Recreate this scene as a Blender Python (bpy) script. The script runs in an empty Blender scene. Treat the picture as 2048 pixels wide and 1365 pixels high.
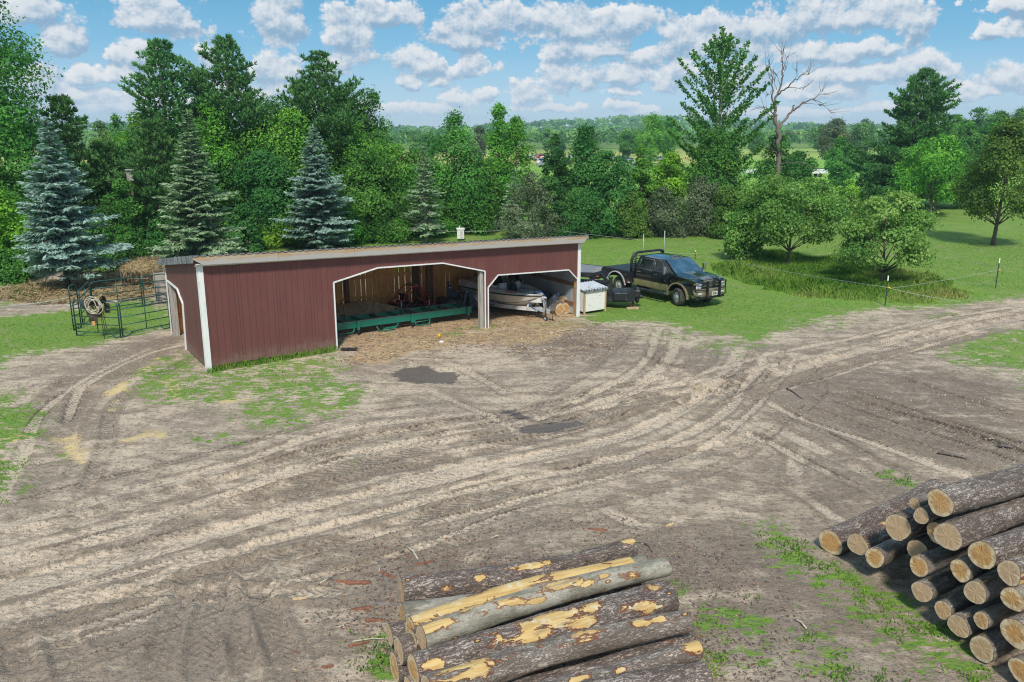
import bpy, bmesh, math, random
import numpy as np
from mathutils import Vector, Matrix, noise as mnoise

scene = bpy.context.scene
COL = scene.collection
PI = math.pi
rad = math.radians

# ------------------------------------------------------------------ survey of the place
# camera 7 m above the yard (a drone), everything measured from it in metres
LENS_PX = 1650.0
CAM_H = 7.0
PITCH = math.atan((682.5 - 268.0) / LENS_PX)
FW = np.array([0, math.cos(PITCH), -math.sin(PITCH)])
UP = np.array([0, math.sin(PITCH), math.cos(PITCH)])
CAMP = np.array([0, 0, CAM_H])


def ray(px, py):
    return FW + np.array([1.0, 0, 0]) * (px - 1024) / LENS_PX + UP * (682.5 - py) / LENS_PX


def zt(x, y):
    """height of the smooth ground"""
    t = np.clip((y + .5 * x - 24) / 14, 0, 1)
    return -.35 * t * t * (3 - 2 * t)


def P(px, py, z):
    r = ray(px, py)
    return CAMP + r * ((z - CAM_H) / r[2])


def G(px, py):
    z = 0.0
    for i in range(25):
        q = P(px, py, z)
        z = float(zt(q[0], q[1]))
    return q


def proj(w):
    d = np.asarray(w, float) - CAMP
    k = d @ FW
    return 1024 + LENS_PX * d[0] / k, 682.5 - LENS_PX * (d @ UP) / k, k


def onplane(px, py, p0, n):
    """where the line of sight meets the vertical plane through p0 with normal n (xy)"""
    r = ray(px, py)
    k = (n[0] * (p0[0] - CAMP[0]) + n[1] * (p0[1] - CAMP[1])) / (n[0] * r[0] + n[1] * r[1])
    return CAMP + r * k


def at_y(px, py, Y):
    r = ray(px, py)
    return CAMP + r * (Y / r[1])


def zup(x, y, py):
    """z of the point above (x, y) seen at image row py"""
    lo, hi = -5, 80
    for i in range(50):
        m = (lo + hi) / 2
        if proj((x, y, m))[1] > py:
            lo = m
        else:
            hi = m
    return lo


def nrm(v):
    v = np.asarray(v, float)
    return v / (np.linalg.norm(v) + 1e-12)


# ------------------------------------------------------------------ mesh building
class MB:
    def __init__(s):
        s.v, s.f, s.m, s.s = [], [], [], []

    def add(s, V, Fc, mi=0, smooth=False):
        o = len(s.v)
        s.v.extend([tuple(map(float, p)) for p in V])
        for f in Fc:
            s.f.append(tuple(i + o for i in f))
            s.m.append(mi)
            s.s.append(smooth)
        return s

    def box(s, c, size, R=None, mi=0, bev=0.0):
        hx, hy, hz = [q / 2 for q in size]
        c = np.asarray(c, float)
        R = np.eye(3) if R is None else np.asarray(R)
        if bev > 0:
            b = min(bev, hx * .9, hy * .9, hz * .9)
            V, Fc = [], []
            bm = bmesh.new()
            bmesh.ops.create_cube(bm, size=1)
            for v in bm.verts:
                v.co = Vector((v.co.x * 2 * hx, v.co.y * 2 * hy, v.co.z * 2 * hz))
            bmesh.ops.bevel(bm, geom=list(bm.edges), offset=b, segments=2, affect='EDGES', profile=.5)
            bm.verts.index_update()
            V = [c + R @ np.array(v.co) for v in bm.verts]
            Fc = [[v.index for v in f.verts] for f in bm.faces]
            bm.free()
            return s.add(V, Fc, mi)
        V = [c + R @ np.array((x * hx, y * hy, z * hz)) for x in (-1, 1) for y in (-1, 1) for z in (-1, 1)]
        return s.add(V, [(0, 1, 3, 2), (4, 6, 7, 5), (0, 4, 5, 1), (2, 3, 7, 6), (0, 2, 6, 4), (1, 5, 7, 3)], mi)

    def beam(s, a, b, w, h, mi=0, upv=(0, 0, 1)):
        a, b = np.asarray(a, float), np.asarray(b, float)
        x = nrm(b - a)
        y = np.cross(upv, x)
        if np.linalg.norm(y) < 1e-4:
            y = np.array([0, 1.0, 0])
        y = nrm(y)
        z = np.cross(x, y)
        return s.box((a + b) / 2, (np.linalg.norm(b - a), w, h), np.stack([x, y, z], 1), mi)

    def tube(s, pts, r, n=8, mi=0, caps=True, smooth=True):
        pts = [np.asarray(p, float) for p in pts]
        m = len(pts)
        rs = [r] * m if np.isscalar(r) else list(r)
        t0 = nrm(pts[1] - pts[0])
        a = np.array([0, 0, 1.0]) if abs(t0[2]) < .9 else np.array([1.0, 0, 0])
        nx = nrm(np.cross(t0, a))
        V = []
        for i in range(m):
            t = nrm(pts[min(i + 1, m - 1)] - pts[max(i - 1, 0)])
            nx = nrm(nx - t * (nx @ t))
            ny = np.cross(t, nx)
            for k in range(n):
                an = 2 * PI * k / n
                V.append(pts[i] + rs[i] * (math.cos(an) * nx + math.sin(an) * ny))
        Fc = []
        for i in range(m - 1):
            for k in range(n):
                k2 = (k + 1) % n
                Fc.append((i * n + k, i * n + k2, (i + 1) * n + k2, (i + 1) * n + k))
        s.add(V, Fc, mi, smooth)
        if caps:
            o = len(s.v) - len(V)
            s.f.append(tuple(o + k for k in range(n))[::-1]); s.m.append(mi); s.s.append(False)
            s.f.append(tuple(o + (m - 1) * n + k for k in range(n))); s.m.append(mi); s.s.append(False)
        return s

    def lathe(s, prof, c=(0, 0, 0), R=None, n=24, mi=0, smooth=True):
        """prof: list of (radius, height) turned about local z"""
        c = np.asarray(c, float)
        R = np.eye(3) if R is None else np.asarray(R)
        V, Fc = [], []
        for (r, h) in prof:
            for k in range(n):
                an = 2 * PI * k / n
                V.append(c + R @ np.array((r * math.cos(an), r * math.sin(an), h)))
        for i in range(len(prof) - 1):
            for k in range(n):
                k2 = (k + 1) % n
                Fc.append((i * n + k, i * n + k2, (i + 1) * n + k2, (i + 1) * n + k))
        s.add(V, Fc, mi, smooth)
        o = len(s.v) - len(V)
        if prof[0][0] > 1e-4:
            s.f.append(tuple(o + k for k in range(n))[::-1]); s.m.append(mi); s.s.append(False)
        if prof[-1][0] > 1e-4:
            s.f.append(tuple(o + (len(prof) - 1) * n + k for k in range(n))); s.m.append(mi); s.s.append(False)
        return s

    def prism(s, poly, ext, mi=0):
        """closed 3-D polygon (maybe concave) pushed along ext"""
        poly = [np.asarray(p, float) for p in poly]
        ext = np.asarray(ext, float)
        n = len(poly)
        from mathutils.geometry import tessellate_polygon
        tri = tessellate_polygon([[Vector(p) for p in poly]])
        V = poly + [p + ext for p in poly]
        Fc = [tuple(t) for t in tri] + [tuple(i + n for i in t)[::-1] for t in tri]
        for i in range(n):
            j = (i + 1) % n
            Fc.append((i, j, j + n, i + n))
        return s.add(V, Fc, mi)

    def grid(s, fn, nu, nv, mi=0, smooth=True, closed_u=False):
        V = [fn(i / (nu - (0 if closed_u else 1)), j / (nv - 1)) for j in range(nv) for i in range(nu)]
        Fc = []
        for j in range(nv - 1):
            for i in range(nu if closed_u else nu - 1):
                i2 = (i + 1) % nu
                Fc.append((j * nu + i, j * nu + i2, (j + 1) * nu + i2, (j + 1) * nu + i))
        return s.add(V, Fc, mi, smooth)

    def ball(s, c, r, n=12, m=8, R=None, mi=0):
        r = np.array([r] * 3 if np.isscalar(r) else r, float)
        c = np.asarray(c, float)
        R = np.eye(3) if R is None else np.asarray(R)
        return s.grid(lambda u, v: c + R @ (r * np.array((math.cos(2 * PI * u) * math.sin(PI * v), math.sin(2 * PI * u) * math.sin(PI * v), -math.cos(PI * v)))), n, m, mi, True, True)

    def build(s, name, mat, parent=None, fix=True):
        me = bpy.data.meshes.new(name)
        V = np.array(s.v, float).reshape(-1, 3)
        if parent is not None and fix:
            M = np.array(parent.matrix_basis.inverted())
            if parent.parent is not None:
                M = M @ np.array(parent.parent.matrix_basis.inverted())
            V = V @ M[:3, :3].T + M[:3, 3]
        me.from_pydata(V.tolist(), [], s.f)
        mats = mat if isinstance(mat, (list, tuple)) else [mat]
        for m_ in mats:
            me.materials.append(m_)
        me.polygons.foreach_set('material_index', s.m)
        me.polygons.foreach_set('use_smooth', s.s)
        if len(s.f) < 60000:
            bm = bmesh.new(); bm.from_mesh(me)
            bmesh.ops.recalc_face_normals(bm, faces=bm.faces)
            bm.to_mesh(me); bm.free()
        me.update()
        o = bpy.data.objects.new(name, me)
        COL.objects.link(o)
        if parent is not None:
            o.parent = parent
        return o


def tag(o, label=None, cat=None, group=None, kind=None):
    if label: o['label'] = label
    if cat: o['category'] = cat
    if group: o['group'] = group
    if kind: o['kind'] = kind
    return o


def empty(name, loc, rz=0.0, label=None, cat=None, group=None):
    o = bpy.data.objects.new(name, None)
    COL.objects.link(o)
    o.empty_display_size = .2
    o.matrix_basis = Matrix.Translation(Vector([float(q) for q in loc])) @ Matrix.Rotation(rz, 4, 'Z')
    return tag(o, label, cat, group)


def copy_tree(o, parent=None):
    c = o.copy()
    COL.objects.link(c)
    c.parent = parent
    for ch in list(o.children):
        copy_tree(ch, c)
    return c


def fast_mesh(name, V, quads, mat, parent=None, attr=None, tris=False):
    """big meshes straight from arrays; quads (n,4); attr {name: per-vertex floats}"""
    me = bpy.data.meshes.new(name)
    V = np.asarray(V, np.float32)
    k = quads.shape[1]
    nf = len(quads)
    me.vertices.add(len(V)); me.vertices.foreach_set('co', V.ravel())
    me.loops.add(nf * k); me.loops.foreach_set('vertex_index', np.asarray(quads, np.int32).ravel())
    me.polygons.add(nf)
    me.polygons.foreach_set('loop_start', np.arange(0, nf * k, k, dtype=np.int32))
    me.polygons.foreach_set('loop_total', np.full(nf, k, np.int32))
    me.update(calc_edges=True)
    for an, av in (attr or {}).items():
        a = me.attributes.new(an, 'FLOAT', 'POINT')
        a.data.foreach_set('value', np.asarray(av, np.float32))
    me.materials.append(mat)
    o = bpy.data.objects.new(name, me)
    COL.objects.link(o)
    if parent is not None:
        o.parent = parent
    return o


# ------------------------------------------------------------------ shader helpers
class NT:
    def __init__(s, tree):
        s.t = tree
        s.t.nodes.clear()

    def n(s, typ, inp=None, **kw):
        nd = s.t.nodes.new(typ)
        for k, v in kw.items():
            setattr(nd, k, v)
        for k, v in (inp or {}).items():
            sk = nd.inputs[k]
            if isinstance(v, bpy.types.NodeSocket):
                s.t.links.new(v, sk)
            elif isinstance(v, (tuple, list)) and sk.type == 'RGBA' and len(v) == 3:
                sk.default_value = (*v, 1)
            else:
                sk.default_value = v
        return nd

    def math(s, op, a, b=0.0, c=None, clamp=False):
        i = {0: a, 1: b}
        if c is not None: i[2] = c
        return s.n('ShaderNodeMath', i, operation=op, use_clamp=clamp).outputs[0]

    def mul(s, a, b): return s.math('MULTIPLY', a, b)
    def addm(s, a, b): return s.math('ADD', a, b)
    def sub(s, a, b): return s.math('SUBTRACT', a, b)

    def step(s, v, lo, hi, a=0.0, b=1.0):
        return s.n('ShaderNodeMapRange', {0: v, 1: lo, 2: hi, 3: a, 4: b}, interpolation_type='SMOOTHSTEP').outputs[0]

    def lin(s, v, lo, hi, a=0.0, b=1.0):
        return s.n('ShaderNodeMapRange', {0: v, 1: lo, 2: hi, 3: a, 4: b}).outputs[0]

    def mix(s, f, a, b, mode='MIX'):
        return s.n('ShaderNodeMix', {0: f, 6: a, 7: b}, data_type='RGBA', blend_type=mode).outputs[2]

    def noise(s, vec, scale, detail=4.0, rough=.55, dist=0.0, out=0):
        i = {'Scale': scale, 'Detail': detail, 'Roughness': rough, 'Distortion': dist}
        if vec is not None: i['Vector'] = vec
        return s.n('ShaderNodeTexNoise', i).outputs[out]

    def voro(s, vec, scale, feature='F1', out='Distance', rnd=1.0):
        i = {'Scale': scale, 'Randomness': rnd}
        if vec is not None: i['Vector'] = vec
        return s.n('ShaderNodeTexVoronoi', i, feature=feature).outputs[out]

    def scale(s, vec, sc, loc=(0, 0, 0), rot=(0, 0, 0)):
        return s.n('ShaderNodeMapping', {'Vector': vec, 'Scale': sc, 'Location': loc, 'Rotation': rot}).outputs[0]

    def attr(s, name):
        return s.n('ShaderNodeAttribute', attribute_name=name).outputs['Fac']

    def obj(s): return s.n('ShaderNodeTexCoord').outputs['Object']
    def pos(s): return s.n('ShaderNodeNewGeometry').outputs['Position']
    def rnd(s): return s.n('ShaderNodeObjectInfo').outputs['Random']

    def bump(s, h, strength=.5, dist=.02, normal=None):
        i = {'Height': h, 'Strength': strength, 'Distance': dist}
        if normal is not None: i['Normal'] = normal
        return s.n('ShaderNodeBump', i).outputs[0]

    def out(s, sh):
        s.t.links.new(sh, s.n('ShaderNodeOutputMaterial').inputs[0])

    def pbr(s, col, rough=.6, metal=0.0, normal=None, **kw):
        i = {'Base Color': col, 'Roughness': rough, 'Metallic': metal}
        i.update(kw)
        if normal is not None: i['Normal'] = normal
        return s.n('ShaderNodeBsdfPrincipled', i).outputs[0]


def newmat(name):
    m = bpy.data.materials.new(name)
    m.use_nodes = True
    return m, NT(m.node_tree)


_pm = {}


def pm(name, col, rough=.6, metal=0.0, col2=None, scale=6.0, bump=0.0, bscale=40.0, stretch=(1, 1, 1), lo=.4, hi=.65, **kw):
    """everyday surface: two tones mixed by noise (wear, dirt), slight bump"""
    if name in _pm:
        return _pm[name]
    m, t = newmat(name)
    o = t.obj()
    vec = t.scale(o, stretch)
    c2 = col2 if col2 is not None else tuple(q * .72 for q in col)
    f = t.step(t.noise(vec, scale, 6, .62), lo, hi)
    c = t.mix(f, col, c2)
    r = t.lin(t.noise(vec, scale * 2.3, 3), .3, .7, max(0, rough - .08), min(1, rough + .1))
    nrml = t.bump(t.noise(vec, bscale, 5, .6), bump, .01) if bump else None
    t.out(t.pbr(c, r, metal, nrml, **kw))
    _pm[name] = m
    return m
# ------------------------------------------------------------------ camera, light, sky
cd = bpy.data.cameras.new('camera')
cam = bpy.data.objects.new('camera', cd)
COL.objects.link(cam)
cam.location = (0, 0, CAM_H)
cam.rotation_euler = (PI / 2 - PITCH, 0, 0)
cd.sensor_width = 36
cd.lens = LENS_PX / 2048 * 36
cd.clip_start = .1
cd.clip_end = 20000
scene.camera = cam

EXPOSURE = .72
SUN_EL, SUN_AZ = rad(46), rad(181)      # azimuth clockwise from +Y: behind the camera, to its left
sl = bpy.data.lights.new('sun', 'SUN')
sl.energy = 2.5
sl.angle = rad(7)
sl.color = (1, .955, .88)
sun = bpy.data.objects.new('sun', sl)
COL.objects.link(sun)
sd = Vector((math.sin(SUN_AZ) * math.cos(SUN_EL), math.cos(SUN_AZ) * math.cos(SUN_EL), math.sin(SUN_EL)))
sun.rotation_euler = sd.to_track_quat('Z', 'Y').to_euler()

world = bpy.data.worlds.new('World')
scene.world = world
world.use_nodes = True
t = NT(world.node_tree)
SKYS = .15
sky = t.n('ShaderNodeTexSky', sky_type='NISHITA', sun_disc=False, sun_elevation=SUN_EL, sun_rotation=SUN_AZ,
          altitude=300, air_density=1.0, dust_density=.6, ozone_density=3.0).outputs[0]
vec = t.n('ShaderNodeTexCoord').outputs['Generated']
sep = t.n('ShaderNodeSeparateXYZ', {0: vec})
dx, dy, dz = sep.outputs
az = t.math('ARCTAN2', dx, dy)
el = t.math('ARCSINE', dz)
DEG = 180 / PI
aze = t.n('ShaderNodeCombineXYZ', {0: t.mul(az, DEG), 1: t.mul(el, DEG), 2: 0.0}).outputs[0]

# cloud cover as a map of bearing and height (degrees): (bearing, height, half width, half height)
def sky_deg(px, py):
    r = nrm(ray(px, py))
    return math.degrees(math.atan2(r[0], r[1])), math.degrees(math.asin(r[2]))

CL = []
for (cx, cy, hw, hh) in [
    (330, 30, 95, 40), (165, 72, 0, 0), (135, 68, 42, 36), (262, 95, 48, 40), (215, 150, 75, 22), (165, 150, 35, 18), (250, 205, 140, 22),
    (155, 185, 60, 16), (420, 118, 30, 30), (555, 30, 55, 62), (550, 135, 62, 34), (690, 55, 48, 68), (660, 130, 30, 20), (780, 25, 75, 22),
    (810, 110, 42, 26), (850, 125, 48, 22), (930, 70, 90, 28), (975, 40, 75, 42), (945, 130, 50, 26), (820, 165, 26, 16), (590, 170, 50, 18),
    (880, 165, 30, 14), (910, 195, 40, 18), (960, 190, 34, 18), (850, 215, 90, 12), (1060, 30, 80, 34), (1120, 155, 62, 38), (1060, 185, 50, 26),
    (1200, 40, 140, 48), (1170, 95, 110, 26), (1245, 145, 75, 30), (1300, 105, 70, 26), (1330, 165, 40, 26), (1240, 180, 45, 12), (1420, 60, 120, 50),
    (1560, 40, 110, 50), (1700, 30, 150, 46), (1640, 100, 130, 34), (1760, 92, 90, 26), (1850, 130, 80, 40), (1720, 145, 130, 26), (1640, 180, 110, 24),
    (1880, 175, 60, 20), (1830, 55, 50, 60), (1990, 60, 60, 24), (2030, 10, 70, 22), (2030, 150, 66, 34), (1980, 185, 40, 14), (1915, 195, 40, 16),
    (1480, 150, 80, 50), (1360, 130, 50, 40), (1240, 210, 30, 12), (1290, 222, 34, 10), (60, 20, 90, 30), (40, 150, 80, 40),
    (700, 215, 120, 14), (480, 190, 90, 20), (1100, 215, 70, 9), (1560, 225, 160, 14), (1800, 215, 120, 14),
]:
    if hw:
        a, e = sky_deg(cx, cy)
        a2, e2 = sky_deg(cx + hw, cy - hh)
        CL.append((a, e, abs(a2 - a), abs(e2 - e)))
grp = bpy.data.node_groups.new('cloud_cover', 'ShaderNodeTree')
grp.interface.new_socket('Vector', in_out='INPUT', socket_type='NodeSocketVector')
grp.interface.new_socket('Value', in_out='OUTPUT', socket_type='NodeSocketFloat')
g = NT(grp)
gi = g.n('NodeGroupInput').outputs[0]
wv = g.n('ShaderNodeVectorMath', {0: g.noise(gi, .55, 5, .6, out=1), 1: (.5, .5, .5)}, operation='SUBTRACT').outputs[0]
wv2 = g.n('ShaderNodeVectorMath', {0: g.noise(gi, 2.0, 3, .55, out=1), 1: (.5, .5, .5)}, operation='SUBTRACT').outputs[0]
gv = g.n('ShaderNodeVectorMath', {0: wv, 1: (2.4, 1.1, 0), 2: gi}, operation='MULTIPLY_ADD').outputs[0]
gv = g.n('ShaderNodeVectorMath', {0: wv2, 1: (.45, .4, 0), 2: gv}, operation='MULTIPLY_ADD').outputs[0]
acc = None
for (a, e, ra, re) in CL:
    ra, re = max(ra * 1.12, .25), max(re * 1.5, .22); e = e - re * .25
    q = g.n('ShaderNodeVectorMath', {0: gv, 1: (1 / ra, 1 / re, 0), 2: (-a / ra, -e / re, 0)}, operation='MULTIPLY_ADD').outputs[0]
    qa = g.n('ShaderNodeVectorMath', {0: q}, operation='ABSOLUTE').outputs[0]
    q = g.n('ShaderNodeVectorMath', {0: qa, 1: (0, -.45, 0), 2: g.n('ShaderNodeVectorMath', {0: q, 1: (1, 1.45, 0)}, operation='MULTIPLY').outputs[0]}, operation='MULTIPLY_ADD').outputs[0]
    l = g.n('ShaderNodeVectorMath', {0: q}, operation='LENGTH').outputs['Value']
    acc = l if acc is None else g.math('SMOOTH_MIN', acc, l, .22)
dens = g.sub(1.0, acc)
dens = g.addm(dens, g.mul(g.sub(g.noise(gi, .45, 3, .5), .5), 1.5))
gp = g.n('ShaderNodeVectorMath', {0: wv2, 1: (.35, .3, 0), 2: g.n('ShaderNodeVectorMath', {0: gi, 1: (1, 1.25, 0)}, operation='MULTIPLY').outputs[0]}, operation='MULTIPLY_ADD').outputs[0]
def puff(sc_):
    return g.n('ShaderNodeTexVoronoi', {'Vector': gp, 'Scale': sc_, 'Smoothness': .35}, feature='SMOOTH_F1', voronoi_dimensions='2D').outputs['Distance']
dens = g.addm(dens, g.mul(g.sub(.42, puff(.55)), .62))
dens = g.addm(dens, g.mul(g.sub(.42, puff(1.5)), .30))
dens = g.addm(dens, g.mul(g.sub(.42, puff(3.9)), .20))
dens = g.addm(dens, g.mul(g.sub(g.noise(gi, 7.0, 4, .6), .5), .14))
go = g.n('NodeGroupOutput')
grp.links.new(dens, go.inputs[0])

def cover(v):
    nd = t.n('ShaderNodeGroup'); nd.node_tree = grp
    t.t.links.new(v, nd.inputs[0])
    return nd.outputs[0]

d0 = cover(aze)
d1 = cover(t.n('ShaderNodeVectorMath', {0: aze, 1: (-.12, .38, 0)}, operation='ADD').outputs[0])
alpha = t.step(d0, -.04, t.lin(t.noise(aze, .35, 2, .5), .35, .65, .14, .42))
lit = t.step(t.addm(t.sub(d0, d1), t.mul(t.sub(t.noise(aze, .7, 3, .5), .5), 1.0)), -.50, .62)                # tops thin out upwards, bases do not
thick = t.step(d0, .1, .9)
ramp = t.n('ShaderNodeValToRGB', {0: t.mul(el, DEG)})
elf = t.lin(t.mul(el, DEG), 0, 10)
blue = t.n('ShaderNodeValToRGB', {0: elf})
cr = blue.color_ramp
cr.elements[0].position = 0; cr.elements[0].color = (.50, .68, .84, 1)
cr.elements[1].position = 1; cr.elements[1].color = (.06, .33, .59, 1)
e_ = cr.elements.new(.22); e_.color = (.40, .62, .82, 1)
e_ = cr.elements.new(.55); e_.color = (.17, .46, .71, 1)
# physical sky, graded towards the deeper blue of this clear summer air
lum = t.n('ShaderNodeRGBToBW', {0: sky}).outputs[0]
skyc = t.n('ShaderNodeMix', {0: .85, 6: t.n('ShaderNodeVectorMath', {0: sky, 1: (SKYS,) * 3}, operation='MULTIPLY').outputs[0], 7: blue.outputs[0]}, data_type='RGBA').outputs[2]
base = t.mix(t.step(t.mul(el, DEG), 0, 6), (.44, .60, .76), (.28, .44, .61))
cloud = t.mix(lit, base, (.90, .905, .91))
cloud = t.mix(t.mul(thick, .22), cloud, base)
haze_f = t.step(t.mul(el, DEG), -.2, 3.2, .55, 0.0)
cloud = t.mix(haze_f, cloud, (.60, .73, .86))
final = t.mix(t.mul(alpha, t.step(t.mul(el, DEG), .0, 2.2, .35, .96)), skyc, cloud)
EXPO = 2 ** -EXPOSURE
up_ = lambda c: t.n('ShaderNodeVectorMath', {0: c, 1: (EXPO / SKYS,) * 3}, operation='MULTIPLY').outputs[0]
bg = t.n('ShaderNodeBackground', {'Color': up_(final), 'Strength': SKYS})
# the rest of the sky: plain broken cumulus
nz = t.noise(t.n('ShaderNodeVectorMath', {0: aze, 1: (.06, .12, 0)}, operation='MULTIPLY').outputs[0], 1.0, 6, .6)
rest = t.mix(t.step(nz, .46, .60, 0, .9), skyc, (.80, .83, .87))
bg2 = t.n('ShaderNodeBackground', {'Color': up_(rest), 'Strength': SKYS})
inwin = t.mul(t.math('LESS_THAN', t.math('ABSOLUTE', t.mul(az, DEG)), 42.0), t.math('LESS_THAN', t.mul(el, DEG), 10.8))
ms = t.n('ShaderNodeMixShader', {0: inwin, 1: bg2.outputs[0], 2: bg.outputs[0]})
wo = t.n('ShaderNodeOutputWorld')
world.node_tree.links.new(ms.outputs[0], wo.inputs[0])

scene.view_settings.view_transform = 'Standard'
scene.view_settings.look = 'None'
scene.view_settings.exposure = EXPOSURE
scene.view_settings.gamma = 1.0
scene.render.engine = 'CYCLES'
scene.cycles.max_bounces = 7
scene.cycles.diffuse_bounces = 5
scene.cycles.transparent_max_bounces = 6
scene.cycles.use_denoising = True
scene.cycles.denoising_prefilter = 'NONE'
scene.cycles.sample_clamp_indirect = 4
scene.cycles.filter_width = 1.15
# ------------------------------------------------------------------ ground: yard, drive, lawns, pasture, far fields in one sheet
def poly_world(pts):
    return np.array([G(*p)[:2] for p in pts])


def sdist(poly, X, Y):
    """signed distance (positive inside) to a polygon, only worked out near it"""
    n = len(poly)
    d = np.full(X.shape, 1e9)
    ins = np.zeros(X.shape, bool)
    for i in range(n):
        x1, y1 = poly[i]; x2, y2 = poly[(i + 1) % n]
        ex, ey = x2 - x1, y2 - y1
        L = ex * ex + ey * ey + 1e-9
        tt = np.clip(((X - x1) * ex + (Y - y1) * ey) / L, 0, 1)
        d = np.minimum(d, np.hypot(X - x1 - tt * ex, Y - y1 - tt * ey))
        c = ((y1 > Y) != (y2 > Y)) & (X < ex * (Y - y1) / (ey + 1e-12) + x1)
        ins ^= c
    return np.where(ins, d, -d)


def near(poly, X, Y, pad):
    lo, hi = poly.min(0) - pad, poly.max(0) + pad
    return (X > lo[0]) & (X < hi[0]) & (Y > lo[1]) & (Y < hi[1])


def catmull(pts, n=14):
    p = np.array(pts, float)
    p = np.vstack([2 * p[0] - p[1], p, 2 * p[-1] - p[-2]])
    o = []
    for i in range(1, len(p) - 2):
        for k in range(n):
            u = k / n
            o.append(.5 * ((2 * p[i]) + (-p[i - 1] + p[i + 1]) * u + (2 * p[i - 1] - 5 * p[i] + 4 * p[i + 1] - p[i + 2]) * u * u + (-p[i - 1] + 3 * p[i] - 3 * p[i + 1] + p[i + 2]) * u ** 3))
    o.append(p[-2])
    return np.array(o)


# value noise for masks
_rg = np.random.RandomState(3)
_tab = _rg.rand(257, 257)


def vnoise(X, Y, s, octv=3):
    o = np.zeros(np.shape(X)); a = 1.0; tot = 0
    for k in range(octv):
        x = np.asarray(X) * s + 31.7 * k; y = np.asarray(Y) * s + 17.3 * k
        xi = np.floor(x).astype(int); yi = np.floor(y).astype(int)
        fx = x - xi; fy = y - yi
        fx = fx * fx * (3 - 2 * fx); fy = fy * fy * (3 - 2 * fy)
        T = lambda i, j: _tab[i % 256, j % 256]
        o += a * ((T(xi, yi) * (1 - fx) + T(xi + 1, yi) * fx) * (1 - fy) + (T(xi, yi + 1) * (1 - fx) + T(xi + 1, yi + 1) * fx) * fy)
        tot += a; a *= .55; s *= 2.1
    return o / tot


GRASS = [  # outlines of the green areas as surveyed
    [(-300, 640), (0, 633), (137, 619), (208, 606), (300, 596), (395, 640), (380, 668), (342, 659), (235, 681), (164, 699), (49, 711), (16, 719), (12, 735), (0, 742), (-300, 760)],
    [(-200, 776), (0, 780), (51, 786), (35, 811), (78, 806), (88, 829), (84, 870), (38, 880), (22, 903), (51, 930), (30, 985), (0, 1003), (-200, 1010)],
    [(309, 720), (375, 702), (406, 743), (430, 739), (660, 708), (687, 712), (680, 751), (734, 782), (711, 817), (640, 842), (586, 860), (520, 855), (470, 830), (500, 795), (420, 812), (375, 801), (297, 809), (258, 774), (270, 743)],
    [(1100, 652), (1149, 643), (1182, 652), (1242, 651), (1264, 643), (1319, 647), (1373, 664), (1440, 672), (1510, 686), (1565, 667), (1606, 655), (1660, 641), (1712, 628), (1778, 618), (1838, 620), (1953, 609), (2048, 598), (2400, 560), (2400, 400), (1500, 400), (1170, 440), (1100, 480), (1100, 560), (1162, 632)],
    [(2300, 600), (2048, 654), (2000, 663), (1960, 672), (1925, 686), (1880, 703), (1905, 726), (1960, 738), (1990, 728), (2048, 742), (2300, 780)],
    [(0, 615), (0, 560), (70, 566), (100, 558), (96, 588), (50, 600)],
]
SOFT = [  # thin, broken growth: outline, strength
    ([(1500, 1030), (1560, 1045), (1640, 1110), (1720, 1150), (1850, 1210), (1950, 1300), (2000, 1365), (1930, 1365), (1760, 1280), (1600, 1160), (1530, 1110)], .62),
    ([(1350, 1200), (1420, 1190), (1560, 1240), (1680, 1300), (1800, 1365), (1430, 1365), (1400, 1290)], .55),
    ([(1340, 1180), (1380, 1170), (1400, 1260), (1420, 1365), (1400, 1365)], .62),
    ([(1560, 1180), (1700, 1240), (1900, 1365), (1700, 1365), (1560, 1260)], .46),
    ([(1745, 945), (1790, 940), (1850, 965), (1862, 978), (1820, 975), (1770, 960)], .62),
    ([(735, 1270), (770, 1250), (800, 1365), (735, 1365)], .68),
    ([(380, 888), (398, 862), (412, 858), (400, 882), (430, 868), (460, 862), (495, 880), (450, 888), (415, 885)], .62),
    ([(68, 898), (95, 888), (110, 895), (85, 910)], .58), ([(108, 912), (125, 905), (150, 912), (118, 920)], .58), ([(88, 935), (110, 922), (130, 930), (105, 945)], .58),
    ([(130, 893), (150, 892), (152, 900), (135, 902)], .55), ([(700, 925), (725, 922), (705, 932)], .5),
    ([(1240, 660), (1300, 655), (1330, 668), (1270, 672)], .52), ([(1390, 690), (1470, 670), (1540, 690), (1500, 705), (1420, 700)], .55), ([(1320, 680), (1345, 678), (1350, 688)], .5),
    ([(1620, 650), (1700, 640), (1760, 630), (1700, 655), (1640, 665)], .5), ([(1820, 640), (1900, 622), (1930, 628), (1850, 645)], .5), ([(1980, 745), (2048, 730), (2100, 760), (2040, 785)], .5),
    ([(880, 665), (960, 650), (1000, 652), (960, 668), (900, 675)], .55), ([(1050, 645), (1110, 640), (1150, 645), (1120, 655), (1060, 655)], .5),
    ([(0, 790), (60, 800), (85, 840), (60, 880), (0, 900)], .5), ([(1180, 640), (1500, 640), (1600, 665), (1500, 720), (1300, 690)], .44),
]
DUST = [  # pale sawdust spills
    [(105, 872), (150, 866), (185, 905), (180, 925), (150, 930), (120, 905)], [(240, 880), (280, 866), (320, 855), (345, 872), (310, 880), (255, 886)],
    [(318, 790), (330, 755), (360, 752), (375, 790), (350, 802)], [(190, 790), (240, 765), (280, 745), (260, 780), (215, 800)], [(0, 860), (45, 862), (50, 885), (0, 890)],
    [(205, 815), (230, 800), (240, 815), (210, 825)], [(270, 740), (310, 715), (330, 722), (300, 745)], [(420, 800), (520, 790), (500, 806), (440, 812)],
    [(1385, 772), (1400, 771), (1403, 778), (1388, 780)],
]
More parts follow.
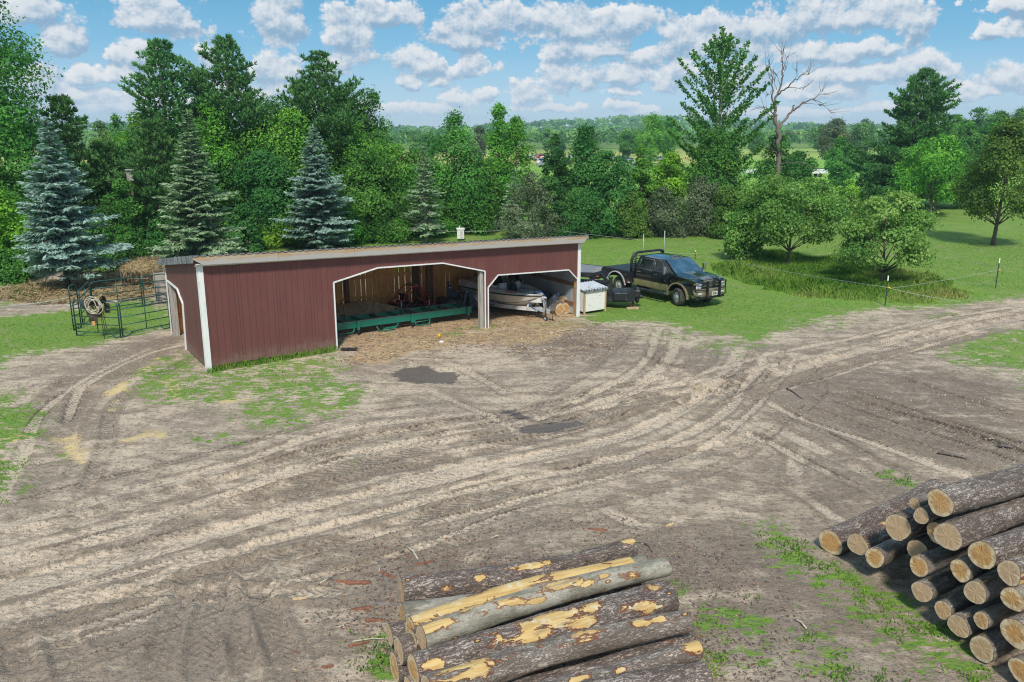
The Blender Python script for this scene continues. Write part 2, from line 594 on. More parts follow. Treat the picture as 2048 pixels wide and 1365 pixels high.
CHIPS = [[(676, 700), (676, 600), (1158, 560), (1156, 636), (1100, 650), (960, 664), (900, 690), (800, 705), (720, 715)],
         [(690, 715), (800, 690), (960, 660), (1150, 640), (1180, 655), (1080, 690), (960, 690), (860, 700), (740, 740)],
         [(200, 570), (330, 550), (400, 590), (300, 600), (180, 600), (100, 590)]]
STRAW = [[(0, 580), (140, 560), (200, 545), (340, 530), (345, 580), (300, 600), (150, 606), (0, 612)]]
DARK = [[(640, 1120), (780, 1060), (1200, 1040), (1500, 1010), (1700, 1130), (2048, 1365), (700, 1365)],
        [(980, 690), (1150, 650), (1260, 690), (1250, 720), (1100, 720)], [(1480, 760), (1800, 720), (2100, 780), (2100, 960), (1700, 900)],
        [(0, 1220), (540, 1200), (600, 1365), (0, 1365)], [(300, 680), (380, 668), (374, 700), (300, 705)], [(1500, 940), (1700, 920), (2100, 1000), (1700, 1060), (1500, 1010)]]
MUD = [[(784, 745), (806, 735), (850, 732), (878, 743), (905, 742), (914, 752), (906, 768), (860, 766), (800, 762)],
       [(1030, 856), (1060, 850), (1120, 846), (1160, 840), (1168, 848), (1120, 862), (1075, 868), (1040, 866)], [(1000, 818), (1025, 822), (1065, 838), (1040, 838), (1008, 826)]]
TRACKS = [  # line, half width, tread depth, pale rut
    ([(-100, 1215), (150, 1150), (400, 1075), (640, 1010), (860, 965), (1000, 930), (1250, 872), (1380, 808), (1440, 760), (1468, 730), (1480, 695)], .26, .6, 1),
    ([(-100, 1110), (150, 1045), (300, 1000), (500, 945), (700, 885), (850, 858), (960, 850)], .25, .7, .6),
    ([(-100, 1160), (200, 1090), (480, 1010), (700, 935), (900, 890), (1070, 860), (1200, 828), (1300, 800), (1500, 765)], .28, 1, .3),
    ([(1180, 832), (1240, 795), (1300, 757), (1340, 715), (1352, 680), (1352, 655)], .2, .5, 1),
    ([(1330, 830), (1420, 780), (1470, 745), (1505, 712), (1530, 690)], .22, 1, .2),
    ([(1440, 800), (1480, 770), (1540, 750), (1640, 725), (1800, 690), (1950, 655), (2100, 625)], .3, .9, .5),
    ([(1420, 790), (1600, 740), (1760, 690), (1900, 650), (2060, 618)], .26, .7, .8),
    ([(-100, 1300), (200, 1205), (450, 1140), (620, 1100), (800, 1050), (950, 1000), (1100, 965)], .24, 1, .3),
    ([(-100, 1260), (160, 1200), (420, 1180), (640, 1185), (760, 1165)], .2, 1, .8),
    ([(600, 1400), (575, 1330), (545, 1260), (520, 1190), (480, 1100), (430, 1040)], .24, 1, .1), ([(420, 1400), (405, 1300), (430, 1180), (450, 1080)], .26, 1, .1),
    ([(300, 1400), (330, 1280), (370, 1180), (400, 1100)], .22, 1, .2), ([(180, 1400), (130, 1300), (110, 1200)], .24, .9, .4), ([(60, 1400), (30, 1300), (0, 1220)], .22, .9, .1),
    ([(500, 1400), (480, 1300), (470, 1200)], .2, 1, .2),
    ([(1550, 790), (1650, 830), (1800, 880), (1950, 935), (2100, 990)], .3, .5, .1), ([(1620, 770), (1750, 815), (1900, 865), (2100, 930)], .3, .5, .4),
    ([(1750, 740), (1850, 775), (2000, 825), (2150, 880)], .28, .5, .2), ([(1480, 830), (1580, 870), (1700, 930), (1820, 985)], .26, .4, .7),
    ([(850, 775), (900, 800), (960, 825), (1000, 845), (1060, 880)], .16, .6, .9), ([(870, 720), (940, 745), (1010, 785), (1060, 800)], .2, .7, .6),
    ([(345, 700), (230, 760), (150, 820), (110, 900), (60, 1000), (0, 1060)], .3, .4, .2), ([(380, 672), (250, 705), (130, 770), (60, 860)], .3, .5, .2),
    ([(1000, 815), (1040, 834), (1090, 842), (1140, 838), (1180, 832)], .2, 1, .0), ([(1080, 875), (1140, 862), (1200, 845)], .2, 1, .1),
    ([(1280, 700), (1330, 730), (1400, 735)], .2, .6, .0), ([(1030, 960), (1200, 930), (1400, 905), (1560, 860)], .3, .6, .3),
    ([(1560, 960), (1620, 1000), (1680, 1040), (1760, 1075)], .16, .2, .9), ([(1180, 1000), (1250, 1040), (1300, 1055), (1370, 1060)], .16, .2, .9), ([(1600, 900), (1590, 960), (1640, 990)], .2, .2, .8),
]

_tr = random.Random(17)
TRACKS = [(ln, hw, td * (.5 if max(q[1] for q in ln) > 1390 else 1), pl) for ln, hw, td, pl in TRACKS]
for base_, offs in ((0, (-1.75, .9, -.85, 2.4, -2.6)), (1, (-.8, .9, 1.8)), (2, (.6, -.55, 1.4)), (5, (.7, -.8, 1.6)), (6, (-.9, .8)), (3, (1.7, .8)), (4, (1.6, -.7)), (7, (.7, -.8, 1.7)), (21, (.9, -.8)), (15, (.9, -.8, 1.8)), (16, (.9,)), (18, (.8, -.9)), (22, (.8,))):
    ln, hw, td, pl = TRACKS[base_]
    for of in offs:
        sh = [(px + _tr.uniform(-14, 14), py) for px, py in ln]
        TRACKS.append((sh, _tr.uniform(.10, .19), _tr.uniform(.4, 1.0), _tr.choice([.1, .3, .8, 1.0]), of + _tr.uniform(-.15, .15)))

# grid: fine where the camera looks, coarser out to the horizon
ys = np.concatenate([np.exp(np.linspace(math.log(4.6), math.log(62), 680)), np.exp(np.linspace(math.log(63), math.log(9000), 70))])
ss = np.concatenate([np.linspace(-6, -1.1, 16)[:-1], np.linspace(-1.1, -.78, 30)[:-1], np.linspace(-.78, .78, 520), np.linspace(.78, 1.1, 30)[1:], np.linspace(1.1, 6, 16)[1:]])
S, Y = np.meshgrid(ss, ys)
X = S * np.maximum(Y, 8)
Y = np.where(np.abs(S) > 1.1, Y - 0, Y)
X = X.ravel(); Y = Y.ravel()
nx_, ny_ = len(ss), len(ys)
Z = zt(X, Y)
nearm = Y < 75
grass = np.full(X.shape, -3.0)
for pl in GRASS:
    pw = poly_world(pl)
    m = near(pw, X, Y, 3)
    cap_ = {2: .34, 1: .75, 4: .75}.get(GRASS.index(pl), 9)      # thin, trodden growth by the shed and along the drive
    grass[m] = np.maximum(grass[m], np.minimum(sdist(pw, X[m], Y[m]), cap_))
grass[Y > 62] = 3
grass[(Y > 42) & (X < 4) & (Y > 44 + X * .0)] = 3
gr = np.clip(.5 + grass / 2.4, 0, 1.6)
for pl, st in SOFT:
    pw = poly_world(pl)
    m = near(pw, X, Y, 2)
    gr[m] = np.maximum(gr[m], st * np.clip(.75 + sdist(pw, X[m], Y[m]) / .9, 0, 1))


def mask(polys, soft):
    o = np.zeros(X.shape)
    for pl in polys:
        pw = poly_world(pl)
        m = near(pw, X, Y, soft * 2)
        o[m] = np.maximum(o[m], np.clip(.5 + sdist(pw, X[m], Y[m]) / soft, 0, 1))
    return o


dust, chips, straw, dark, mud = mask(DUST, .9), mask(CHIPS, 1.0), mask(STRAW, 2.0), mask(DARK, 2.4), mask(MUD, .55)
trk = np.zeros(X.shape); tread = np.zeros(X.shape); along = np.zeros(X.shape); lat = np.zeros(X.shape); dz = np.zeros(X.shape); rutd = np.zeros(X.shape)
for (ln, hw, td, pale, *of) in TRACKS:
    c = catmull([G(*p)[:2] for p in ln])
    if of:
        tg = np.gradient(c, axis=0); tg /= np.linalg.norm(tg, axis=1, keepdims=True) + 1e-9
        c = c + np.stack([-tg[:, 1], tg[:, 0]], 1) * of[0]
    m = np.where(near(c, X, Y, 1.2))[0]
    if not len(m): continue
    x, y = X[m], Y[m]
    bd = np.full(len(m), 1e9); ba = np.zeros(len(m)); bl = np.zeros(len(m)); acc = 0
    for i in range(len(c) - 1):
        ex, ey = c[i + 1] - c[i]
        L = math.hypot(ex, ey) + 1e-9
        tt = np.clip(((x - c[i][0]) * ex + (y - c[i][1]) * ey) / L / L, 0, 1)
        qx, qy = x - c[i][0] - tt * ex, y - c[i][1] - tt * ey
        d = np.hypot(qx, qy)
        b = d < bd
        bd[b] = d[b]; ba[b] = acc + tt[b] * L; bl[b] = ((ex * qy - ey * qx) / L)[b]
        acc += L
    wob = hw * (1 + .25 * (vnoise(x, y, .8, 2) - .5))
    prof = np.clip((wob - bd) / (.35 * hw), 0, 1)
    lip = np.exp(-((bd - wob * 1.25) / (.32 * hw)) ** 2)
    fade = np.clip(ba / 1.2, 0, 1) * np.clip((acc - ba) / 1.2, 0, 1) * np.clip(.35 + 1.3 * vnoise(x, y, .25, 2), 0, 1)
    dz[m] += (-.05 * prof + .042 * lip) * (.35 + .65 * td) * min(1, hw / .2) * fade * (1 if y.mean() < 30 else 1.3)
    up = prof * fade
    k = up > tread[m] * .9
    mm = m[k]
    tread[mm] = up[k] * td; along[mm] = ba[k]; lat[mm] = bl[k]
    trk[m] = np.maximum(trk[m], up * pale)
    rutd[m] = np.maximum(rutd[m], fade * np.clip(prof * (1 - pale) + lip * .6, 0, 1))
inyard = (1 - np.clip(gr * 2 - .6, 0, 1)) * nearm
clod = (vnoise(X, Y, 2.3, 3) - .5) * .03 + (vnoise(X + 9, Y, 7, 2) - .5) * .022
und = (vnoise(X, Y, .22, 2) - .5) * .10 * nearm
mudc = mud > .3
dz = np.where(mudc, -.02, dz)
far = np.clip((Y - 70) / 60, 0, 1)
fz = far * (vnoise(X, Y, .006, 2) - .5) * 2.0 * (Y < 2500)
Z = Z + dz * inyard + clod * inyard * (1 - mudc) + und * .35 + fz + (1 - inyard) * nearm * (vnoise(X, Y, .5, 3) - .5) * .05
# the pasture, worn spots in it, and the bands of far fields
lush = np.clip(1.3 - np.abs(vnoise(X, Y, .12, 3) - .5) * 4, 0, 1)
gold = np.clip((Y - 205) / 12, 0, 1) * np.clip((350 - Y) / 10, 0, 1) * np.clip((.275 - X / Y) / .01, 0, 1)
gold = np.maximum(gold, np.clip((Y - 250) / 10, 0, 1) * np.clip((400 - Y) / 10, 0, 1) * .5)
field = np.clip((Y - 84 - vnoise(X, Y, .05, 2) * 8) / 6, 0, 1) * np.clip((X / Y - .268) / .006, 0, 1) * np.clip((392 - Y) / 8, 0, 1)
field = np.maximum(field, .75 * np.clip((Y - 80) / 10, 0, 1) * np.clip((206 - Y) / 8, 0, 1))
tall = np.zeros(X.shape)
TALL = [[(1440, 522), (1500, 505), (1700, 520), (1870, 560), (1960, 590), (1850, 606), (1700, 604), (1600, 590), (1440, 545)]]
for pl in TALL:
    pw = poly_world(pl); m = near(pw, X, Y, 4)
    tall[m] = np.maximum(tall[m], np.clip(.5 + sdist(pw, X[m], Y[m]) / 2.5, 0, 1))
idx = np.arange(nx_ * ny_).reshape(ny_, nx_)
quads = np.stack([idx[:-1, :-1].ravel(), idx[:-1, 1:].ravel(), idx[1:, 1:].ravel(), idx[1:, :-1].ravel()], 1)

gm, t = newmat('ground')
p = t.pos()
A = {k: t.attr(k) for k in ('gr', 'dust', 'chips', 'straw', 'dark', 'mud', 'trk', 'tread', 'along', 'lat', 'rutd', 'lush', 'gold', 'field', 'tall')}
n_big = t.noise(p, .33, 4, .55)
n_mid = t.noise(p, 1.7, 6, .66)
n_cl = t.noise(p, 9.0, 6, .72)
n_fine = t.noise(p, 34.0, 4, .65)
scr = t.noise(t.scale(p, (5, 14, 8)), 1.0, 5, .62, 1.2)
# bare earth
st1 = t.noise(t.scale(t.n('ShaderNodeVectorMath', {0: t.noise(p, .25, 2, .5, out=1), 1: (2.5, 2.5, 0), 2: p}, operation='MULTIPLY_ADD').outputs[0], (.22, 2.6, 1), rot=(0, 0, -.50)), 1.0, 6, .68)
st2 = t.noise(t.scale(t.n('ShaderNodeVectorMath', {0: t.noise(p, .25, 2, .5, out=1), 1: (2.0, 2.0, 0), 2: p}, operation='MULTIPLY_ADD').outputs[0], (.25, 2.4, 1), rot=(0, 0, .62)), 1.0, 6, .68)
rgt = t.step(t.sub(t.n('ShaderNodeSeparateXYZ', {0: p}).outputs[0], t.mul(t.n('ShaderNodeSeparateXYZ', {0: p}).outputs[1], .26)), -.5, 2.5)
streak = t.lin(rgt, 0, 1, st1, st2)
f = t.addm(t.addm(t.mul(n_mid, .40), t.mul(n_big, .25)), t.addm(t.mul(scr, .15), t.mul(streak, .38)))
f = t.addm(f, t.sub(t.addm(t.mul(A['dark'], .075), t.mul(A['rutd'], .13)), t.mul(A['trk'], .17)))
f = t.step(f, .51, .68)
dirt = t.mix(f, (.61, .482, .352), (.275, .21, .152))
dirt = t.mix(t.step(n_big, .45, .7, 0, .35), dirt, (.42, .345, .27))
peb = t.step(t.voro(p, 16.0), .10, .04, 0, .45)
dirt = t.mix(t.mul(peb, t.step(n_mid, .4, .6)), dirt, (.50, .46, .41))
speck = t.step(t.voro(t.scale(p, (1, 1, 1)), 13.0), .34, .5, 0, 1)
dirt = t.mix(t.mul(t.step(n_cl, .50, .63), .62), dirt, (.125, .10, .08))
dirt = t.mix(t.mul(t.step(n_cl, .42, .34), .35), dirt, (.52, .44, .355))
dirt = t.mix(t.mul(t.step(n_fine, .52, .64), .5), dirt, (.10, .08, .065))
# treads left by tyres: chevrons along the track
ph = t.addm(t.mul(A['along'], 38.0), t.mul(t.math('ABSOLUTE', A['lat']), 55.0))
chev = t.math('SINE', ph)
chevm = t.mul(t.step(chev, -.2, .7), t.mul(A['tread'], t.step(n_big, .35, .5)))
dirt = t.mix(t.mul(chevm, .45), dirt, (.16, .13, .105))
# bark mulch and chips
br = t.noise(t.scale(p, (9, 26, 9), rot=(0, 0, .5)), 1.0, 4, .6, 1.5)
bark = t.mix(t.step(br, .42, .58), (.075, .055, .045), (.24, .185, .15))
bark = t.mix(t.step(t.noise(p, 21.0, 2), .62, .68), bark, (.30, .12, .06))
dirt = t.mix(t.mul(t.step(t.addm(A['dark'], t.mul(t.sub(n_mid, .5), 1.6)), .75, 1.2), .5), dirt, bark)
chipc = t.mix(t.step(t.noise(p, 3.0, 6, .75), .44, .58), (.55, .38, .20), (.24, .155, .09))
chipc = t.mix(t.step(br, .46, .62, 0, .8), chipc, (.30, .18, .095))
chipc = t.mix(t.step(n_fine, .45, .62, 0, .6), chipc, (.60, .46, .28))
dirt = t.mix(t.mul(.88, t.step(t.addm(A['chips'], t.addm(t.mul(t.sub(n_mid, .5), 1.9), t.mul(t.sub(n_cl, .5), 1.2))), .50, .80)), dirt, chipc)
strw = t.mix(t.step(br, .42, .6), (.42, .29, .13), (.17, .11, .06))
dirt = t.mix(t.step(t.addm(A['straw'], t.mul(t.sub(n_mid, .5), 1.4)), .45, .9), dirt, strw)
dirt = t.mix(t.mul(t.step(t.addm(A['dust'], t.mul(t.sub(n_mid, .5), 2.0)), .45, .85), .85), dirt, (.72, .53, .25))
mudm = t.step(t.addm(A['mud'], t.addm(t.mul(t.sub(n_mid, .5), .9), t.mul(t.sub(n_cl, .5), .9))), .40, .56)
dirt = t.mix(t.mul(mudm, .9), dirt, (.135, .11, .095))
# grass
gn = t.noise(t.scale(p, (7, 16, 7)), 1.0, 5, .7)
g2 = t.noise(p, .55, 4, .6)
grs = t.mix(t.step(gn, .35, .66), (.095, .185, .030), (.215, .335, .052))
grs = t.mix(t.step(g2, .45, .68, 0, .55), grs, (.215, .29, .055))
grs = t.mix(t.mul(A['tall'], .6), grs, (.18, .34, .035))
dry = t.step(t.noise(p, .9, 6, .72), .53, .68, 0, .7)
grs = t.mix(t.mul(dry, t.sub(1.0, A['tall'])), grs, (.31, .27, .15))
grs = t.mix(A['field'], grs, t.mix(t.step(t.noise(t.scale(p, (.05, .5, 1)), 1.0, 4), .4, .6), (.17, .36, .04), (.24, .42, .06)))
grs = t.mix(A['gold'], grs, t.mix(t.step(t.noise(t.scale(p, (.03, .3, 1)), 1.0, 4), .4, .6), (.52, .42, .14), (.30, .40, .08)))
gf = t.step(t.addm(A['gr'], t.addm(t.mul(t.sub(n_mid, .5), 1.25), t.mul(t.sub(t.noise(t.scale(p, (3, 6, 3)), 1.0, 5, .7), .5), 1.9))), .55, .68)
col = t.mix(gf, dirt, grs)
bh = t.addm(t.mul(n_cl, .9), t.addm(t.mul(n_fine, .35), t.mul(chevm, -.45)))
bh = t.addm(bh, t.mul(scr, .5))
nrm_ = t.bump(bh, .85, .055)
rough = t.lin(mudm, 0, 1, .93, .38)
t.out(t.pbr(col, rough, 0, nrm_, **{'Specular IOR Level': .25}))
ground = fast_mesh('ground', np.stack([X, Y, Z], 1), quads, gm, attr=dict(gr=gr, dust=dust, chips=chips, straw=straw, dark=dark, mud=mud, trk=trk, tread=tread, along=along, lat=lat, rutd=rutd, lush=lush, gold=gold, field=field, tall=tall))
ground.data.polygons.foreach_set('use_smooth', np.ones(len(quads), bool))
tag(ground, kind='structure')


# lookup of the built surface height
from mathutils.bvhtree import BVHTree
_gx, _gy, _gz = X, Y, Z


def gz(x, y):
    """height of the ground sheet at x, y"""
    iy = int(np.clip(np.searchsorted(ys, y), 1, ny_ - 1))
    s_ = x / max(y, 8)
    ix = int(np.clip(np.searchsorted(ss, s_), 1, nx_ - 1))
    return float(Z[iy * nx_ + ix])


def grass_at(x, y):
    iy = np.clip(np.searchsorted(ys, y), 1, ny_ - 1)
    ix = np.clip(np.searchsorted(ss, x / np.maximum(y, 8)), 1, nx_ - 1)
    return gr[iy * nx_ + ix], tall[iy * nx_ + ix], Z[iy * nx_ + ix], mud[iy * nx_ + ix]
# ------------------------------------------------------------------ materials for buildings and tackle
def wood_mat(name, c1, c2, rings=26.0, axis=0, rough=.8, grey=None, knots=True):
    m, t = newmat(name)
    o = t.obj()
    o = t.n('ShaderNodeVectorMath', {0: o, 1: t.n('ShaderNodeCombineXYZ', {0: t.mul(t.rnd(), 37.0), 1: t.mul(t.rnd(), 11.0)}).outputs[0]}, operation='ADD').outputs[0]
    st = [rings, rings, rings]; st[axis] = rings * .06
    g = t.noise(t.scale(o, tuple(st)), 1.0, 5, .6, .6)
    c = t.mix(t.step(g, .35, .65), c1, c2)
    if knots:
        kn = t.step(t.voro(t.scale(o, (2.2, 2.2, 2.2)), 1.0), .07, .02)
        c = t.mix(t.mul(kn, .8), c, tuple(q * .3 for q in c2))
    if grey:
        c = t.mix(t.step(t.noise(o, 1.6, 5, .65), .42, .6), c, grey)
    t.out(t.pbr(c, rough, 0, t.bump(g, .3, .006)))
    return m


M = {}
M['trim'] = pm('white_trim_paint', (.74, .75, .72), .55, col2=(.50, .51, .48), scale=2.2, lo=.5, hi=.72, stretch=(4, 4, .6))
M['plank'] = wood_mat('rough_pine_planks', (.88, .47, .17), (.66, .31, .10), 18, 2)
M['post'] = wood_mat('brown_posts', (.26, .14, .075), (.14, .072, .04), 16, 2)
M['brace'] = wood_mat('new_lumber', (.46, .29, .14), (.30, .17, .08), 18, 0)
M['greypost'] = wood_mat('weathered_post', (.42, .40, .36), (.26, .24, .21), 22, 2)
M['plywood'] = pm('weathered_plywood', (.50, .43, .36), .8, col2=(.30, .25, .21), scale=3, stretch=(1, 1, .5))

m, t = newmat('red_brown_siding')
o = t.obj()
sx = t.n('ShaderNodeSeparateXYZ', {0: t.attr('run') if False else o}).outputs
run = t.attr('run')
fr = t.math('FRACT', t.mul(run, 1 / .2032))
gro = t.addm(t.step(fr, .0, .035, 1, 0), t.step(fr, .965, 1.0, 0, 1))
bd = t.math('FLOOR', t.mul(run, 1 / .2032))
bn = t.n('ShaderNodeTexWhiteNoise', {'W': bd}, noise_dimensions='1D').outputs['Value']
c = t.mix(t.mul(bn, .45), (.128, .042, .036), (.158, .053, .044))
w1 = t.noise(t.scale(o, (2.0, 2.0, .7)), 1.0, 6, .65)
c = t.mix(t.step(w1, .42, .68, 0, .5), c, (.165, .062, .050))
c = t.mix(t.step(t.noise(t.scale(o, (.5, .5, 1.6)), 1.0, 5, .7), .5, .7, 0, .4), c, (.11, .040, .034))
sc_ = t.step(t.noise(t.scale(o, (18, 18, 3)), 1.0, 4, .7), .70, .76, 0, .35)
c = t.mix(sc_, c, (.30, .20, .16))
c = t.mix(t.mul(t.step(t.n('ShaderNodeSeparateXYZ', {0: t.pos()}).outputs[2], .7, -.1), t.step(t.noise(o, 3.0, 5, .7), .35, .7, .1, .55)), c, (.24, .17, .125))
seam = t.math('FRACT', t.mul(t.addm(run, .10), 1 / 1.2192))
c = t.mix(t.addm(t.step(seam, .0, .010, .8, 0), t.step(seam, .99, 1.0, 0, .8)), c, (.02, .010, .009))
pz = t.n('ShaderNodeSeparateXYZ', {0: t.pos()}).outputs[2]
spl = t.step(t.addm(t.mul(pz, -1.5), t.mul(t.noise(t.scale(o, (5, 5, 5)), 1.0, 6, .75), 1.9)), .25, .85, 0, .36)
c = t.mix(spl, c, (.25, .185, .135))
c = t.mix(t.mul(gro, .75), c, (.035, .014, .012))  # shade inside the grooves put into the colour, besides the bump
grain = t.noise(t.scale(o, (60, 60, 5)), 1.0, 3, .6)
t.out(t.pbr(c, .62, 0, t.bump(t.addm(t.mul(gro, -1.2), t.mul(grain, .15)), .6, .012)))
M['siding'] = m

m, t = newmat('fascia_board')
o = t.obj()
g = t.noise(t.scale(o, (1.2, 1.2, 9)), 1.0, 6, .65, .5)
hgt = t.attr('run')
c = t.mix(t.step(g, .38, .62), (.40, .265, .145), (.42, .36, .275))
c = t.mix(t.step(t.addm(hgt, t.mul(t.sub(t.noise(o, 2.4, 5, .7), .5), .9)), .62, .30), c, (.38, .365, .335))
c = t.mix(t.mul(t.step(t.addm(hgt, t.mul(t.sub(t.noise(t.scale(o, (3, 3, 1)), 1.0, 5, .7), .5), 1.1)), .86, 1.12), .85), c, (.36, .15, .05))
c = t.mix(t.mul(t.step(t.noise(t.scale(o, (14, 14, 40)), 1.0, 4, .75), .60, .68), t.step(hgt, .75, .3, 0, .8)), c, (.13, .12, .115))
t.out(t.pbr(c, .8, 0, t.bump(g, .3, .006)))
M['fascia'] = m

m, t = newmat('galvanised_sheet')
run = t.attr('run')
fr = t.math('FRACT', t.mul(run, 1 / .2286))
rib = t.step(t.math('ABSOLUTE', t.sub(fr, .5)), .07, .03)
c = t.mix(t.step(t.noise(t.scale(t.obj(), (3, 3, .5)), 1.0, 4, .6), .4, .65), (.55, .61, .66), (.42, .48, .53))
c = t.mix(t.mul(rib, .6), c, (.55, .60, .64))
t.out(t.pbr(c, .42, .35, t.bump(rib, .8, .02)))
M['galv'] = m
M['roof'] = pm('black_roof_metal', (.035, .038, .042), .42, .3, col2=(.08, .085, .09), scale=1.5)
M['roofedge'] = pm('roof_rib_ends', (.44, .45, .46), .45, .3, col2=(.35, .36, .37), scale=9)
M['shingle'] = pm('grey_fascia_flashing', (.30, .31, .32), .6, .2, col2=(.07, .075, .08), scale=5, stretch=(4, 4, .4), lo=.45, hi=.55)

# ------------------------------------------------------------------ the shed: u along the front, v to the back, z up
SA, SB, SC = G(415, 742), G(1158, 633), G(344, 668)
SA[2] = SC[2] = 0.0
UL = float(np.linalg.norm((SB - SA)[:2])); VL = float(np.linalg.norm((SC - SA)[:2]))
ue = nrm([SB[0] - SA[0], SB[1] - SA[1], 0]); ve = nrm([SC[0] - SA[0], SC[1] - SA[1], 0])


def flo(u, v):
    q = SA + ue * u + ve * v
    return float(zt(q[0], q[1]))


def S3(u, v, z):
    q = SA + ue * u + ve * v
    return np.array([q[0], q[1], z])


_uv = np.linalg.inv(np.array([[ue[0], ve[0]], [ue[1], ve[1]]]))


def to_uv(q):
    return _uv @ (np.asarray(q[:2]) - SA[:2])


nf = np.array([ue[1], -ue[0]])       # outward from the front wall


def front(px, py, v=0.0):
    """point of the front wall (or a wall v metres behind it) seen at a pixel -> (u, z)"""
    q = onplane(px, py, SA + ve * v, nf)
    return to_uv(q)[0], q[2]


def top_z(u, v):   # underside of the roof sheets
    return (3.50 - .485 * u / UL) + (2.70 - 3.50) * v / VL


shed = empty('shed', S3(0, 0, 0), 0, 'long red-brown pole shed with pale fascia and two open bays', 'shed')


def with_run(o, fn):
    me = o.data
    a = me.attributes.new('run', 'FLOAT', 'POINT')
    mw = o.parent.matrix_basis if o.parent else Matrix()
    a.data.foreach_set('value', [fn(mw @ v.co) for v in me.vertices])
    return o


ru = lambda w: float(to_uv(w)[0])
rv = lambda w: float(to_uv(w)[1])

# front wall with its two openings
o1 = [front(*p) for p in [(675, 700), (667, 565.5), (755.5, 536), (885.5, 526.6), (969.6, 542.7), (973, 658)]]
o2 = [front(*p) for p in [(978, 658), (976, 575.5), (996, 550.6), (1137.4, 540.2), (1154.5, 559), (1154.5, 634)]]
for o_ in (o1, o2):
    o_[0] = (o_[1][0], flo(o_[1][0], 0) - .02)
    o_[-1] = (o_[-2][0], flo(o_[-2][0], 0) - .02)
fz0 = lambda u: flo(u, 0) + (.16 if u < 3 else .03)
fb = lambda u: 3.19 - .475 * u / UL       # underside of the fascia
W_TOP = .12
outl = [(0.0, flo(0, 0) + .12), (o1[0][0] * .5, flo(2, 0) + .10), (o1[0][0], o1[0][1])] + o1[1:-1] + [(o1[-1][0], o1[-1][1]), (o2[0][0], o2[0][1])] + o2[1:-1] + \
       [(o2[-1][0], o2[-1][1]), (UL, flo(UL, 0)), (UL, top_z(UL, 0) - W_TOP), (0, top_z(0, 0) - W_TOP)]
mb = MB().prism([S3(u, 0, z) for u, z in outl], ve * .05)
with_run(mb.build('front_wall', M['siding'], shed), ru)
# left end wall with a low doorway
nl = np.array([ve[1], -ve[0]])


def left(px, py):
    q = onplane(px, py, SA, nl)
    return to_uv(q)[1], q[2]


d_ = [left(374, 701), left(367, 607), left(361.5, 593.5), left(356, 578), left(338.5, 563.5), (VL - .10, 2.0)]
outl = [(0, .13), (d_[0][0] * .5, .05), (d_[0][0], 0.0), (d_[1][0], d_[1][1]), (d_[2][0], d_[2][1]), (d_[3][0], d_[3][1]), (VL - .30, d_[4][1]), (VL - .18, d_[4][1] - .25), (VL - .18, 0), (VL, 0), (VL, top_z(0, VL) - W_TOP), (0, top_z(0, 0) - W_TOP)]
mb = MB().prism([S3(-.002, v + .002, z) for v, z in outl], ue * .045)
with_run(mb.build('end_wall', M['siding'], shed), rv)
mb = MB()
for (a, b) in zip([(d_[0][0], 0.0)] + d_[1:4], d_[1:4] + [(VL - .30, d_[4][1])]):
    mb.beam(S3(-.03, a[0], a[1]), S3(-.03, b[0], b[1]), .05, .05)
mb.build('doorway_trim', M['trim'], shed)
# right end wall: plain siding outside, galvanised sheet inside
mb = MB().prism([S3(UL, .052, flo(UL, 0) + .05), S3(UL, VL, flo(UL, VL) + .05), S3(UL, VL, top_z(UL, VL) - W_TOP), S3(UL, .052, top_z(UL, 0) - W_TOP)], -ue * .02)
with_run(mb.build('metal_wall', M['galv'], shed), rv)
# plank back wall with daylight between boards
rng = random.Random(2)
mb = MB(); u = .06
while u < UL - .05:
    w = rng.choice([.14, .18, .22, .26, .30])
    w = min(w, UL - .03 - u)
    gap = rng.choice([.004, .006, .01, .022, .03])
    mb.box(S3(u + w / 2, VL - .04, 0) + np.array([0, 0, (flo(u, VL) + top_z(u, VL) - .26) / 2]), (w - gap, .022, top_z(u, VL) - .30 - flo(u, VL)), np.stack([ue, nrm(np.cross([0, 0, 1], ue)), [0, 0, 1]], 1))
    u += w
bw = mb.build('back_wall', M['plank'], shed)
# posts, girts, rafters
def upright(u, v, w, d, z0=None, z1=None, mat='post', name='post', mb=None):
    z0 = flo(u, v) - .1 if z0 is None else z0
    z1 = top_z(u, v) - .14 if z1 is None else z1
    b = MB() if mb is None else mb
    b.box(S3(u, v, (z0 + z1) / 2), (w, d, z1 - z0), np.stack([ue, nrm(np.cross([0, 0, 1], ue)), [0, 0, 1]], 1))
    return b.build(name, M[mat], shed) if mb is None else b


q = to_uv(G(858, 617)); pu, pv = q
upright(pu, pv, .17, .17)
upright(pu - .30, VL - .16, .28, .14)
mb = MB()
zt_ = top_z(pu, pv) - .2
for s_ in (-1, 1):
    mb.beam(S3(pu + s_ * .05, pv - .06, zt_ - .62), S3(pu + s_ * .62, pv - .06, zt_ - .02), .05, .14, upv=nf.tolist() + [0])
mb.build('brace', M['brace'], shed)
q = to_uv(G(650, 622)); upright(front(700, 560, VL - .2)[0] - .15, VL - .16, .16, .14)
upright(o1[-1][0] - .11, .14, .15, .15, mat='greypost')
upright(o2[-2][0] + .05, .13, .12, .14, mat='brace', z1=fb(UL) - .9)
upright(front(1072, 560, VL - .2)[0] - .05, VL - .17, .15, .14)
upright(o2[0][0] + .35, VL - .17, .15, .14)
upright(.1, VL - .34, .18, .20, mat='greypost')
upright(.15, d_[0][0] - .15, .12, .12, mat='greypost')
mb = MB()
for z in (.62, 1.45, 2.15):
    mb.beam(S3(.1, VL - .075, z), S3(UL - .1, VL - .075, z - .33), .14, .045, upv=ve)
mb.build('girt', M['plank'], shed)
mb = MB()
